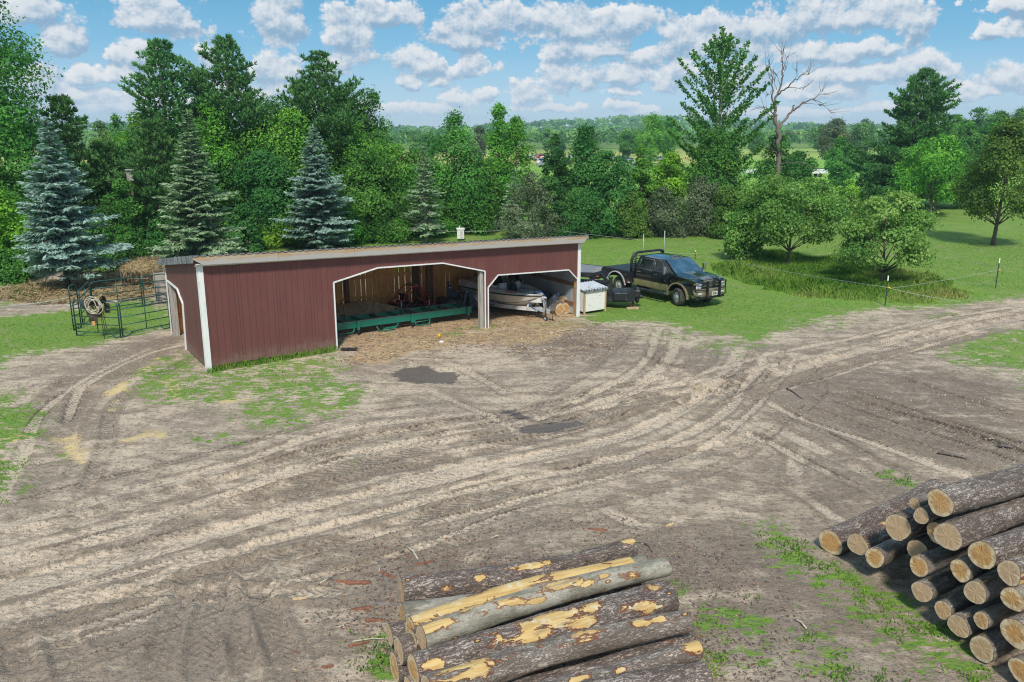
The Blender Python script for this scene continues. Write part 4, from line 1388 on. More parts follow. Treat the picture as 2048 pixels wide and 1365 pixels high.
def pine(root, H, R, base, seed, mat='pine', dens=1.0, irregular=.25, tuft=.30, bare=.0, taper=.66):
    rs = np.random.RandomState(seed)
    mb = MB()
    tr_ = H * .016
    mb.tube([(0, 0, -.25), (.03, .02, H * .35), (-.02, .03, H * .7), (0, 0, H * .99)], [tr_ * 1.2, tr_ * .85, tr_ * .45, .02], 9)
    Cs, Ds, hu = [], [], []
    z = base
    while z < H - .25:
        t_ = (z - base) / (H - base)
        prof = (1 - t_) ** taper * (.85 + .15 * math.sin(t_ * 9 + seed))
        nb = 6 if t_ < .75 else 5
        a0 = rs.rand() * 6.28
        z_w = z
        for k in range(nb):
            z = z_w + rs.rand() * .3
            l = max(.35, R * prof * (1 + irregular * rs.randn()))
            l = min(l, R * 1.15)
            a_ = a0 + k * 2 * PI / nb + rs.randn() * .25
            dh = np.array([math.cos(a_), math.sin(a_), 0])
            up = -.12 + .80 * t_ ** 1.2 + .15 * rs.randn()
            c2 = .48 * (1 - t_ * .35)
            f = lambda s: np.array([0, 0, z]) + dh * (s * l) + np.array([0, 0, (up * s * .75 + c2 * s * s * .6) * l])
            mb.tube([f(0), f(.35), f(.7), f(1)], [tr_ * .28 * (1 - t_ * .7), tr_ * .2 * (1 - t_ * .7), tr_ * .1 * (1 - t_ * .6), .008], 4)
            ns = max(3, int(l / .21 * dens))
            side = nrm(np.cross([0, 0, 1], dh))
            for j in range(ns):
                s = .28 + bare + (.72 - bare) * (j + rs.rand() * .6) / ns
                sgn = 1 if j % 2 else -1
                sl_ = (.16 + .34 * (1 - s)) * l + .16
                b0 = f(min(s, 1))
                dd = nrm(dh * .75 + side * sgn * (.8 + .3 * rs.rand()) + np.array([0, 0, .16 + .35 * t_ + .1 * rs.randn()]))
                nt_ = max(1, int(sl_ / .30))
                for q in range(nt_):
                    Cs.append(b0 + dd * sl_ * (q + 1) / nt_ + np.array([0, 0, .10 * (q / nt_) ** 2])); Ds.append(nrm(dd * .6 + np.array([0, 0, .62]))); hu.append(rs.rand() * .5 + .25)
            Cs.append(f(1)); Ds.append(nrm(f(1) - f(.85) + np.array([0, 0, .12]))); hu.append(.6)
            Cs.append(f(.85)); Ds.append(nrm(f(1) - f(.8) + np.array([0, 0, .2]))); hu.append(.55)
        z = z_w + (.34 + .16 * (1 - t_)) * (H / 14) ** .6
    for k in range(5):
        Cs.append(np.array([0, 0, H - .12 * k])); Ds.append(np.array([.2 * rs.randn(), .2 * rs.randn(), 1])); hu.append(.55)
    Cs, Ds, hu = np.array(Cs), np.array(Ds), np.array(hu)
    nn = 11
    C = np.repeat(Cs, nn, 0); D = unit(np.repeat(Ds, nn, 0) + rs.randn(len(Cs) * nn, 3) * .46)
    h = np.clip(np.repeat(hu, nn) + (rs.rand(len(C)) - .5) * .35, 0, 1)
    L = tuft * (.75 + .5 * rs.rand(len(C)))
    C = C + D * (L * .45)[:, None]
    mb.build('trunk', BK, root, fix=False)
    return leaves_obj('crown', C, D, unit(rs.randn(len(C), 3) + [0, 0, .6]), L, L * .24, h, LM[mat], root)


def spruce(root, H, R, base, seed, mat='spruce', dens=1.0, droop=.35, deadlow=0.0, needle=.26, sparse=0.0):
    rs = np.random.RandomState(seed)
    mb = MB()
    tr_ = H * .016
    mb.tube([(0, 0, -.25), (0, .02, H * .4), (0, 0, H * .99)], [tr_ * 1.25, tr_ * .8, .015], 9)
    Cs, Ds, Ns, hu, Ls = [], [], [], [], []
    z = base
    while z < H - .12:
        t_ = (z - base) / (H - base)
        l0 = R * (1 - t_) ** .92 * min(1, .72 + t_ * 1.6)
        nb = int((12 if t_ < .7 else 8) * (1 - sparse * .4))
        a0 = rs.rand() * 6.28
        for k in range(nb):
            l = max(.14, l0 * (1 + .24 * rs.randn()) * (1 + .12 * math.sin(t_ * 17 + seed) + .10 * math.sin(3.0 * k + seed)))
            a_ = a0 + k * 2 * PI / nb + rs.randn() * .2
            dh = np.array([math.cos(a_), math.sin(a_), 0])
            dr = droop * (1 - t_ * 1.25) + .05 * rs.randn()
            zj = z + (rs.rand() - .4) * .95 * (1 - t_ * .8)
            f = lambda s, zj=zj: np.array([0, 0, zj]) + dh * (s * l) + np.array([0, 0, (-dr * s * 1.35 + (dr * .9 + .16 * t_) * s * s) * l])
            mb.tube([f(0), f(.5), f(1)], [tr_ * .22 * (1 - t_ * .8), tr_ * .14 * (1 - t_ * .8), .006], 4)
            if rs.rand() < deadlow * (1 - t_) * 1.6: continue
            side = nrm(np.cross([0, 0, 1], dh))
            ns = max(2, int(l / .115 * dens))
            for j in range(ns):
                s = .16 + sparse * .3 + (.84 - sparse * .3) * (j + rs.rand()) / ns
                fwd = nrm(f(min(1, s + .05)) - f(s - .05))
                for sgn in (-1, 1):
                    if rs.rand() < sparse * .5: continue
                    sl_ = (.12 + .20 * (1 - s)) * l + .13
                    dd = nrm(fwd * .9 + side * sgn * (.75 + .3 * rs.rand()) + np.array([0, 0, -.16 - .35 * dr]))
                    nq = max(1, int(sl_ / .17))
                    for q in range(nq):
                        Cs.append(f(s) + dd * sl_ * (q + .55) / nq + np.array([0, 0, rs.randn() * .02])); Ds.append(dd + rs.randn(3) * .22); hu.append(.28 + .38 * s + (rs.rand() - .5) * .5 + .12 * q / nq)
                        Ns.append(nrm(np.array([0, 0, 1.0]) + rs.randn(3) * .4)); Ls.append(needle * (.75 + .5 * rs.rand()))
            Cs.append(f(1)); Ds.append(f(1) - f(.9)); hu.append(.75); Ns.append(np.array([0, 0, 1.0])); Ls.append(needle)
        z += (.17 + .12 * (1 - t_)) * (H / 8) ** .6 / (.8 + .2 * dens)
    for k in range(6):
        Cs.append(np.array([0, 0, H - .10 * k])); Ds.append(np.array([.25 * rs.randn(), .25 * rs.randn(), 1])); hu.append(.6); Ns.append(rs.randn(3)); Ls.append(needle)
    mb.build('trunk', BK if mat != 'spruce_g' else BKG, root, fix=False)
    return leaves_obj('crown', np.array(Cs), np.array(Ds), np.array(Ns), np.array(Ls), np.array(Ls) * .34, np.clip(hu, 0, 1), LM[mat], root)


def feathery(root, H, R, base, seed, mat='green'):
    """tall tree whose branches sweep up like feathers, sky between them"""
    rs = np.random.RandomState(seed)
    mb = MB()
    tr_ = .17
    mb.tube([(0, 0, -.2), (.1, 0, H * .3), (0, .05, H * .6), (0, 0, H * .97)], [tr_ * 1.3, tr_, tr_ * .6, .02], 9)
    Cs, hu, Ns = [], [], []
    nb = 64
    for k in range(nb):
        t_ = (k + rs.rand()) / nb
        z = base + (H - base) * t_ * .93
        a_ = k * 2.4 + rs.rand() * .5
        env = math.sin(PI * min(1, (t_ * .82 + .18)) ** .8) ** .75
        l = max(.7, R * env * 1.32 * (.8 + .35 * rs.rand()))
        upa = .30 + .85 * t_
        dh = np.array([math.cos(a_), math.sin(a_), 0])
        f = lambda s: np.array([0, 0, z]) + dh * (l * s * (1 - .12 * s * upa)) + np.array([0, 0, l * (upa * s * .72 + .22 * s * s)])
        mb.tube([f(0), f(.35), f(.7), f(1)], [tr_ * .35 * (1 - t_ * .7), tr_ * .24 * (1 - t_ * .7), tr_ * .12, .008], 4)
        n = int(l * 62)
        s = .16 + .84 * rs.rand(n) ** .85
        for q in s:
            sp = .20 * (1.15 - q) + .075
            Cs.append(f(q) + rs.randn(3) * sp * [.8, .8, .55]); hu.append(.40 + .25 * rs.randn()); Ns.append(nrm(rs.randn(3) * .7 + np.array([0, -.2, .7])))
    C = np.array(Cs); n = len(C)
    mb.build('trunk', BKG, root, fix=False)
    L = .21 * (.7 + .6 * rs.rand(n))
    return leaves_obj('crown', C, rs.randn(n, 3) + [0, 0, -.4], np.array(Ns), L, L * .75, np.clip(hu, 0, 1), LM[mat], root)


def place(bx, by=None, Y=None):
    if Y is None:
        g_ = G(bx, by)
        return g_[0], g_[1], gz(g_[0], g_[1])
    z = float(zt(0, Y))
    k = Y * math.cos(PITCH) + (CAM_H - z) * math.sin(PITCH)
    x = (bx - 1024) / LENS_PX * k
    return x, Y, gz(x, Y)


def treeroot(name, label, group, bx, by=None, Y=None, top=0, half=50, cat='tree'):
    x, y, z = place(bx, by, Y)
    H = zup(x, y, top) - z
    k = proj((x, y, z + H * .5))[2]
    R = half * k / LENS_PX
    return empty(name, (x, y, z), random.Random(bx * 7 + top).uniform(0, 6.28), label, cat, group), H, R


GB = 'trees of the windbreak behind the shed'
SP = [  # spruces in front of the windbreak
    ('blue_spruce', 'broad drooping blue spruce beside the green corral', 137, 578, None, 237, 92, .17, dict(dens=1.7, droop=.55, needle=.30)),
    ('green_spruce', 'broad pale green spruce just behind the left end of the shed roof', 405, None, 43.5, 222, 84, .06, dict(mat='spruce_g', dens=1.45, droop=.30, needle=.31)),
    ('blue_spruce', 'neat blue spruce with bare lower trunk behind the middle of the shed roof', 640, 500, None, 250, 74, .12, dict(dens=1.45, droop=.32, deadlow=.12, needle=.31)),
    ('thin_spruce', 'sparse grey-green spruce between the shed roof and the white box', 852, 486, None, 292, 44, .16, dict(mat='spruce_g', dens=1.1, droop=.45, sparse=.2, deadlow=.2, needle=.28)),
    ('thin_spruce', 'small half-bare spruce on a thin trunk, just right of the white box', 1031, 477, None, 338, 36, .27, dict(mat='spruce_g', dens=1.0, droop=.6, sparse=.35, deadlow=.3, needle=.27)),
]
for i, (nm, lab, bx, by, Yd, top, half, bs, kw) in enumerate(SP):
    r_, H, R = treeroot(nm, lab, 'spruces in front of the windbreak', bx, by, Yd, top, half * .92)
    spruce(r_, H, R, H * bs, 11 + i, **kw)

PN = [
    ('white_pine', 'small ragged pine top showing right of the big tree at the left edge', 160, 50, 200, 62, .16),
    ('white_pine', 'left one of the two tall dark pines standing close together behind the shed', 356, 57, 92, 84, .14),
    ('white_pine', 'tallest dark pine, right of its twin, behind the left half of the shed', 480, 59, 83, 104, .12),
    ('white_pine', 'dark pine with a forked open top behind the neat blue spruce', 655, 61, 110, 92, .12),
    ('white_pine', 'dense blue-green pine low in the gap left of the pale green spruce', 330, 49, 250, 76, .08),
    ('white_pine', 'low dark pine with spreading boughs between the blue spruce and the pale green spruce', 235, 52, 300, 80, .05),
]
for i, (nm, lab, bx, Yd, top, half, bs) in enumerate(PN):
    r_, H, R = treeroot(nm, lab, GB, bx, None, Yd, top, half * 1.15)
    pine(r_, H, R, H * bs, 31 + i, irregular=.30, dens=1.05, tuft=.34)
r_, H, R = treeroot('white_pine', 'huge broad dark pine standing alone right of the dead tree', 'trees round the pasture', 1822, None, 86, 143, 122)
pine(r_, H, R, .6, 51, irregular=.24, dens=.75, tuft=.42, taper=.85)
r_, H, R = treeroot('white_pine', 'low dark pine bough mass at the left foot of the huge pine', 'trees round the pasture', 1735, None, 84, 335, 34)
pine(r_, H, R, .2, 52, irregular=.2, dens=.9, tuft=.4)

BL = [  # name, label, bx, Y, top, half, base share, kw
    ('oak_tree', 'huge leafy tree filling the left edge of the photo to its top', 8, 47, -75, 112, .10, dict(mat='green', env='egg', ncl=150, nleaf=24000, cl=.26, leaf=.26)),
    ('leafy_tree', 'low leafy growth under the big tree at the left edge', 15, 44, 320, 72, .0, dict(mat='green', env='dome', ncl=60, nleaf=9000, stems=5)),
    ('vine_thicket', 'bright yellow-green vine thicket at the left edge behind the blue spruce', 20, 41.5, 380, 46, .0, dict(mat='yellowish', env='column', ncl=40, nleaf=5500, stems=5, leaf=.2)),
    ('leafy_tree', 'far slim tree top between the ragged pine and the tall pines', 222, 75, 240, 40, .1, dict(mat='olive', env='flame', ncl=40, nleaf=4500, leaf=.28)),
    ('leafy_tree', 'pale slim tree top left of the left tall pine', 255, 72, 228, 36, .1, dict(mat='green', env='flame', ncl=40, nleaf=4500, leaf=.28)),
    ('leafy_tree', 'yellow-green tree in front of the left tall pine', 300, 54, 218, 48, .1, dict(mat='yellowish', env='egg', ncl=50, nleaf=7000)),
    ('leafy_tree', 'bright green leafy tree in front of the tallest pine', 440, 53, 205, 52, .08, dict(mat='bright', env='egg', ncl=60, nleaf=8000)),
    ('leafy_tree', 'wide bright green maple between the tallest pine and the forked pine', 590, 55.5, 206, 84, .05, dict(mat='bright', env='egg', ncl=110, nleaf=15000, top_c=.15)),
    ('leafy_tree', 'dark leafy tree low between the pale green spruce and the neat blue spruce', 545, 52, 300, 60, .04, dict(mat='deep', env='egg', ncl=70, nleaf=9000)),
    ('leafy_tree', 'rounded tree at the right end of the tall belt against the sky', 745, 63, 176, 50, .12, dict(mat='green', env='egg', ncl=60, nleaf=8500, leaf=.26)),
    ('leafy_tree', 'bright leafy tree right below the rounded tree, above the roof middle', 715, 57, 240, 60, .06, dict(mat='bright', env='egg', ncl=70, nleaf=10000)),
    ('leafy_tree', 'broad green tree right of the neat blue spruce', 745, 54.5, 300, 62, .04, dict(mat='green', env='egg', ncl=70, nleaf=10000)),
    ('leafy_tree', 'young bright maple left of the sparse grey-green spruce', 800, 57, 285, 42, .05, dict(mat='bright', env='egg', ncl=50, nleaf=7000)),
    ('poplar_tree', 'dark green poplar with a pointed crown left of the twin-topped poplar', 912, 63, 222, 56, .08, dict(mat='green', env='flame', ncl=90, nleaf=11000, cl=.34)),
    ('poplar_tree', 'twin-topped pale poplar rising above the far woods', 998, 65, 205, 34, .12, dict(mat='bright', env='flame', ncl=60, nleaf=6500, cl=.36, hue_c=.2)),
    ('poplar_tree', 'shorter right-hand leader beside the twin-topped poplar', 1030, 65.5, 226, 36, .12, dict(mat='bright', env='flame', ncl=60, nleaf=6500, cl=.36, hue_c=.2)),
    ('leafy_tree', 'dark leafy sapling with a narrow top left of centre pasture', 1108, 61, 262, 32, .05, dict(mat='deep', env='flame', ncl=55, nleaf=7000)),
    ('leafy_tree', 'dark leafy tree with two narrow leaders above the grey bushes', 1164, 62, 248, 44, .04, dict(mat='deep', env='flame', ncl=80, nleaf=11000, cl=.34)),
    ('leafy_tree', 'low dense dark tree between the two-leader tree and the bright saplings', 1215, 61, 300, 42, .04, dict(mat='deep', env='egg', ncl=60, nleaf=8000)),
    ('leafy_tree', 'bright sapling in front of the far car lot', 1278, 63, 288, 32, .05, dict(mat='bright', env='flame', ncl=45, nleaf=6000)),
    ('leafy_tree', 'yellow-green sapling left of the tall feathery tree', 1330, 64, 300, 36, .05, dict(mat='yellowish', env='egg', ncl=45, nleaf=6500)),
    ('leafy_tree', 'rounded leafy mass at the foot of the tall feathery tree', 1425, 64, 262, 66, .03, dict(mat='green', env='egg', ncl=90, nleaf=13000)),
    ('leafy_tree', 'vine-covered bush wrapped round the dead tree trunk', 1545, 68, 262, 46, .02, dict(mat='deep', env='egg', ncl=60, nleaf=8500)),
    ('leafy_tree', 'dark bush just right of the dead tree', 1592, 70, 300, 32, .02, dict(mat='deep', env='round', ncl=55, nleaf=7500)),
    ('walnut_tree', 'bright yellow-green walnut tree in front of the huge pine', 1858, None, 272, 76, .20, dict(mat='bright', env='round', ncl=110, nleaf=11000, leaf=.34, aspect=.5, by=433, bark=BKG, cl=.22, gather=.28)),
    ('pasture_tree', 'olive-brown tree with a forked trunk at the right edge of the pasture', 1988, None, 236, 96, .26, dict(mat='olive', env='flame', ncl=140, nleaf=13000, leaf=.24, by=491, lobes=12, cl=.22, gather=.3)),
    ('apple_tree', 'larger apple tree with pale leaf tips right behind the pickup', 1575, None, 348, 112, .26, dict(mat='apple', env='round', ncl=150, nleaf=12500, leaf=.20, by=529, cl=.19, flat=.6, lobes=11, gather=.34)),
    ('apple_tree', 'lower yellow-tinged apple tree behind the fence corner', 1760, None, 378, 112, .24, dict(mat='apple', env='dome', ncl=150, nleaf=11000, leaf=.18, by=570, cl=.18, flat=.5, top_c=.2, lobes=10, gather=.36)),
    ('leafy_tree', 'left side lobe of apple growth in tall grass beside the pickup', 1485, None, 405, 48, .05, dict(mat='apple', env='round', ncl=50, nleaf=6500, leaf=.2, by=520, stems=3)),
    ('leafy_tree', 'small pale tree standing alone in the bright field', 1676, 120, 272, 30, .1, dict(mat='green', env='egg', ncl=45, nleaf=5000, leaf=.4)),
    ('leafy_tree', 'airy grey tree far out behind the bright field', 1662, 175, 238, 32, .15, dict(mat='grey', env='round', ncl=50, nleaf=5000, leaf=.5)),
    ('leafy_tree', 'yellow-green shrub at the near corner of the bright field', 1692, 80, 362, 24, 0, dict(mat='yellowish', env='dome', ncl=30, nleaf=4000, leaf=.26, stems=4)),
]
BL += [
    ('leafy_tree', 'dark leafy filler tree between the left tall pine and the pale green spruce', 385, 60, 215, 70, .03, dict(mat='green', env='egg', ncl=80, nleaf=11000)),
    ('leafy_tree', 'green tree crown between the twin tall pines, low down', 420, 62, 190, 60, .04, dict(mat='deep', env='egg', ncl=70, nleaf=9000)),
    ('leafy_tree', 'shadowy tree behind the wide bright maple', 555, 63, 190, 70, .04, dict(mat='green', env='egg', ncl=80, nleaf=10000)),
    ('leafy_tree', 'tall green tree right of the forked pine top', 700, 64, 178, 56, .04, dict(mat='green', env='egg', ncl=80, nleaf=11000)),
    ('leafy_tree', 'green tree low between the blue spruce and the ragged pine', 130, 55, 250, 66, .03, dict(mat='deep', env='egg', ncl=70, nleaf=9000)),
    ('leafy_tree', 'green tree low between the slim trees and the left tall pine', 275, 57, 262, 62, .03, dict(mat='green', env='egg', ncl=70, nleaf=9000)),
    ('leafy_tree', 'leafy tree behind the sparse grey-green spruce', 840, 62, 300, 52, .03, dict(mat='green', env='egg', ncl=60, nleaf=8000)),
    ('leafy_tree', 'leafy growth between the two poplars, low down', 960, 63.5, 320, 44, .03, dict(mat='green', env='egg', ncl=50, nleaf=7000)),
    ('leafy_tree', 'yellow-tipped leafy tree below the tallest pine', 500, 55, 262, 56, .03, dict(mat='bright', env='egg', ncl=60, nleaf=8500, top_c=.2)),
]
for i, (nm, lab, bx, Yd, top, half, bs, kw) in enumerate(BL):
    kw = dict(kw); by = kw.pop('by', None)
    grp_ = GB if bx < 900 else 'trees round the pasture'
    half = half * (1.25 if (bx < 1340 and Yd and Yd < 80) else 1.06)
    if 280 < bx < 820 and Yd < 60: Yd += 3.5
    r_, H, R = treeroot(nm, lab, grp_, bx, by, Yd, top, half, 'shrub' if 'shrub' in lab or 'thicket' in nm else 'tree')
    broadleaf(r_, H, R, H * bs, 71 + i, **kw)
# wide crowns of the apple trees, right lobe
r_, H, R = treeroot('maple_tree', 'tall feathery tree with upswept branches against the clouds', 'trees round the pasture', 1426, None, 66, 52, 80)
feathery(r_, H, R, H * .18, 7)

SH = [  # bushes along the pasture edge
    ('grey bush full of bare twigs behind the thin half-bare spruce', 1062, 58.5, 345, 56, 'grey'), ('brownish olive bush, leftmost of the leaning pasture bushes', 1258, 60.5, 378, 46, 'olive'),
    ('grey-green leaning bush second along the pasture edge', 1325, 61, 372, 48, 'grey'), ('tall grey-green bush under the tall feathery tree', 1400, 61.5, 352, 52, 'grey'),
    ('olive bush behind the crew-cab pickup roof', 1455, 60, 370, 42, 'olive'),
    ('dark green undergrowth behind the white box', 930, 62, 385, 54, 'green'), ('leafy undergrowth left of the white box', 870, 61, 400, 40, 'bright'), ('leafy undergrowth behind the middle of the shed roof', 780, 58, 405, 52, 'green'),
    ('bright weeds behind the roof under the neat blue spruce', 700, 56.5, 420, 46, 'bright'), ('low yellow-green weeds left of the neat blue spruce trunk', 560, 55, 425, 60, 'yellowish'),
    ('dark undergrowth beside the pale green spruce', 490, 52.5, 410, 46, 'deep'), ('dark undergrowth behind the hay feeder', 250, 47, 430, 80, 'deep'), ('dark undergrowth right of the hay feeder behind the shed', 350, 47.5, 420, 70, 'deep'),
    ('green undergrowth between the blue spruce and black trough', 190, 46.5, 440, 50, 'green'), ('dark leafy bush at the far side of the pasture below the dark saplings', 1160, 60, 385, 56, 'deep'),
    ('low bush under the bright sapling', 1285, 64, 350, 40, 'green'), ('ragged dark bush left of the larger apple tree', 1520, 62, 352, 34, 'deep'), ('tangled bush between the apple trees in the distance', 1700, 72, 388, 34, 'olive'),
    ('small leafy bush left of the walnut trunk', 1770, 76, 372, 30, 'green'), ('dark bush behind the right edge pasture tree', 1940, 84, 320, 44, 'deep'),
    ('leafy weeds at the left edge behind the straw', 30, 40.5, 500, 70, 'green'),
    ('green bush in front of the nest box post', 258, 46.3, 356, 58, 'green'),
]
for i, (lab, bx, Yd, top, half, mt) in enumerate(SH):
    r_, H, R = treeroot('bush', lab, 'bushes along the tree line', bx, None, Yd, top, half, 'bush')
    broadleaf(r_, H, R, .05, 151 + i, mat=mt, env='dome', ncl=34 if mt != 'grey' else 44, nleaf=5200, leaf=.20, stems=14 if mt in ('grey', 'olive') else 5, bark=BKG if mt in ('grey', 'olive') else BK, cl=.30, trunk_r=.05)

# the dead tree: limbs surveyed from the photograph, leaning a little toward and away
droot, H, R = treeroot('dead_tree', 'bare dead tree with forked grey limbs', 'trees round the pasture', 1556, None, 67, 100, 60)
dpos = np.array(droot.location)


def dp(px, py, dy=0.0):
    q = at_y(px, py, dpos[1] + dy)
    return q


mb = MB()
LIMB = [
    ([(1557, 372, 0), (1556, 340, 0), (1558, 300, 0), (1556, 262, 0), (1550, 235, 0)], .34, .22),
    ([(1550, 235, 0), (1549, 215, .1), (1553, 195, .3), (1562, 170, .4), (1566, 140, .3), (1566, 118, .2), (1567, 100, .1)], .19, .015),
    ([(1550, 222, 0), (1544, 195, -.3), (1546, 165, -.5), (1541, 140, -.7), (1536, 118, -.8)], .12, .012),
    ([(1557, 258, 0), (1570, 238, .4), (1585, 222, .9), (1605, 208, 1.3), (1625, 198, 1.5), (1645, 188, 1.7), (1662, 186, 1.7)], .17, .012),
    ([(1585, 222, .9), (1588, 211, .8)], .09, .07), ([(1556, 190, .3), (1575, 175, -.4), (1590, 160, -.9), (1606, 150, -1.2), (1622, 141, -1.4)], .10, .012),
    ([(1550, 232, 0), (1540, 222, -.5), (1528, 215, -1.0), (1507, 213, -1.6)], .08, .01), ([(1551, 244, 0), (1536, 228, .6), (1527, 218, .9)], .06, .015),
    ([(1625, 198, 1.5), (1640, 205, 1.6), (1652, 215, 1.7), (1664, 228, 1.7)], .05, .01), ([(1605, 208, 1.3), (1625, 208, 1.1), (1642, 212, .9)], .045, .01),
    ([(1635, 192, 1.6), (1642, 184, 1.8), (1645, 184, 1.8)], .03, .01), ([(1566, 140, .3), (1572, 122, .4), (1579, 106, .5)], .05, .01), ([(1566, 125, .2), (1562, 110, 0), (1564, 99, 0)], .03, .008),
    ([(1545, 165, -.5), (1538, 150, -.7), (1531, 132, -.8)], .05, .01), ([(1546, 180, -.4), (1537, 190, -.9), (1530, 195, -1.1)], .05, .01), ([(1590, 160, -.9), (1594, 148, -.8), (1591, 136, -.8)], .035, .008),
    ([(1575, 175, -.4), (1592, 176, -.3), (1608, 180, -.2)], .04, .01), ([(1606, 150, -1.2), (1615, 150, -1.4), (1620, 148, -1.4)], .025, .008), ([(1561, 172, .4), (1556, 158, .6), (1551, 145, .7)], .045, .01),
    ([(1556, 275, 0), (1566, 268, .7), (1580, 266, 1.2), (1600, 268, 1.5), (1608, 275, 1.6)], .06, .012), ([(1557, 310, 0), (1545, 300, -.8), (1536, 290, -1.2)], .07, .015), ([(1557, 330, 0), (1580, 325, -1), (1610, 328, -1.5), (1640, 340, -1.8)], .06, .012),
    ([(1554, 180, .3), (1549, 165, .8), (1547, 150, 1)], .04, .01), ([(1562, 150, .4), (1570, 142, .7), (1572, 130, .8)], .03, .008),
]
rs = np.random.RandomState(4)
for pts, r0, r1 in LIMB:
    c = catmull([dp(*q) for q in pts], 5)
    c = c + np.vstack([np.zeros(3), rs.randn(len(c) - 1, 3) * min(.05, r0 * .4)])
    mb.tube(list(c), list(np.linspace(r0, r1, len(c)) * .68), 7)
    if r1 < .02:
        for k in range(3):       # twigs
            i = rs.randint(len(c) // 2, len(c) - 1)
            d = nrm(c[-1] - c[i] + rs.randn(3) * .6 * np.linalg.norm(c[-1] - c[i]) + np.array([0, 0, .15]))
            mb.tube([c[i], c[i] + d * .5 + rs.randn(3) * .05, c[i] + d * (.9 + .5 * rs.rand()) + rs.randn(3) * .12], [.022, .014, .006], 4)
mb.build('trunk', BKD, droot)

# ------------------------------------------------------------------ far woods, hills, distant trees
def hill(name, xs, yc, hs, depth):
    """long low ridge: heights hs at xs, ridge line yc"""
    V, nx = [], len(xs)
    rows = [(-1, 0), (-.6, .35), (-.2, .85), (0, 1), (.4, .9), (1, .5)]
    for (d, f) in rows:
        for i, x in enumerate(xs):
            V.append((x, yc + d * depth, -3 + (hs[i] + 3) * f))
    idx = np.arange(len(V)).reshape(len(rows), nx)
    q = np.stack([idx[:-1, :-1].ravel(), idx[:-1, 1:].ravel(), idx[1:, 1:].ravel(), idx[1:, :-1].ravel()], 1)
    o = fast_mesh(name, np.array(V), q, M['hillgreen'])
    return tag(o, kind='structure')


M['hillgreen'] = pm('wooded_hillside', (.07, .145, .04), .95, col2=(.045, .105, .035), scale=.02)
hx = np.linspace(-900, 1500, 40)
hill('hills', hx, 1150, 10 + 9 * np.exp(-((hx - 200) / 160) ** 2) + 3 * np.sin(hx / 130) + 16 * np.exp(-((hx - 760) / 160) ** 2), 230)


def crowns(name, centers, sizes, nper, leaf, mat, label, seed):
    rs = np.random.RandomState(seed)
    n = len(centers)
    ci = np.repeat(np.arange(n), nper)
    d = unit(rs.randn(n * nper, 3) + [0, -.25, .35])
    d[:, 2] = np.abs(d[:, 2]) * 1.0 - .25
    rr_ = sizes[ci][:, None] * (.7 + .4 * rs.rand(n * nper, 1))
    C = centers[ci] + d * rr_ * [1, 1, 1.1]
    N_ = unit(d + [0, -.2, .5] + rs.randn(n * nper, 3) * .5)
    L = leaf * sizes[ci] * (.7 + .6 * rs.rand(n * nper))
    hue = np.clip(.45 + (rs.rand(n)[ci] - .5) * .9 + (rs.rand(n * nper) - .5) * .3, 0, 1)
    V, q = leaf_arr(C, np.cross(N_, rs.randn(n * nper, 3)), N_, L, L * .8)
    o = fast_mesh(name, V, q, LM[mat], None, dict(hue=np.repeat(hue, 4)))
    return tag(o, label, 'woods', kind='stuff')


rs = np.random.RandomState(9)
n = 2600
xx = rs.uniform(-760, 1250, n); yy = rs.uniform(560, 1230, n)
hz_ = np.interp(xx, hx, 10 + 9 * np.exp(-((hx - 200) / 160) ** 2) + 3 * np.sin(hx / 130) + 16 * np.exp(-((hx - 760) / 160) ** 2))
zz = np.clip((yy - 900) / 230, 0, 1) * hz_ * 1.0 + 1
crowns('forest', np.stack([xx, yy, zz + 3.5], 1), rs.uniform(4.5, 8.0, n), 60, .42, 'far', 'far wooded ridge on the horizon', 1)
n = 420
xx = rs.uniform(-420, 620, n); yy = 415 + rs.uniform(0, 90, n) + 20 * np.sin(xx / 40)
crowns('treeline', np.stack([xx, yy, 4.0 + 0 * xx], 1), rs.uniform(3.5, 6.5, n), 120, .30, 'far', 'line of woods along the far side of the fields', 2)
FT = [  # distant single trees: px, top row, half width px, distance, material, label
    (1255, 262, 22, 260, 'green', 'feathery light green tree far beyond the car lot'), (1300, 228, 34, 190, 'bright', 'large rounded oak far beyond the saplings'), (1335, 236, 30, 205, 'bright', 'far oak touching the tall feathery tree on its left'),
    (1275, 258, 24, 290, 'far', 'far dark tree between the light green tree and the large oak'), (1180, 262, 20, 320, 'far', 'far tree at the edge of the gold field, right of the saplings'),
    (1095, 258, 16, 330, 'far', 'far tree above the gold field strip, left of the dark saplings'), (1120, 275, 12, 300, 'deep', 'small dark conifer-like tree at the gold field edge'),
    (1510, 262, 22, 300, 'green', 'far tree in the gap between feathery tree and dead tree'), (1635, 252, 22, 330, 'far', 'far tree right of the dead tree limbs'), (1690, 262, 26, 300, 'far', 'far tree left of the huge pine'),
    (1720, 240, 30, 260, 'far', 'taller far tree against the left side of the huge pine'), (860, 268, 20, 240, 'green', 'far tree between the pointed poplar and the tall belt'),
    (835, 262, 22, 300, 'far', 'far tree just right of the tall belt'), (960, 252, 18, 200, 'grey', 'open-topped tree between the two poplars'),
]
for i, (bx, top, half, Yd, mt, lab) in enumerate(FT):
    r_, H, R = treeroot('distant_tree', lab, 'single trees beyond the fields', bx, None, Yd, top, half)
    broadleaf(r_, H, R, H * .12, 201 + i, mat=mt, env='round', ncl=46, nleaf=3600, leaf=.011 * Yd ** .75 * .9, cl=.30)
WT = [(1905, 226, 40), (1945, 214, 44), (1990, 222, 40), (2030, 216, 42), (2075, 222, 44), (1870, 262, 26), (1925, 250, 36), (1965, 246, 38), (2015, 250, 40), (2060, 250, 40)]
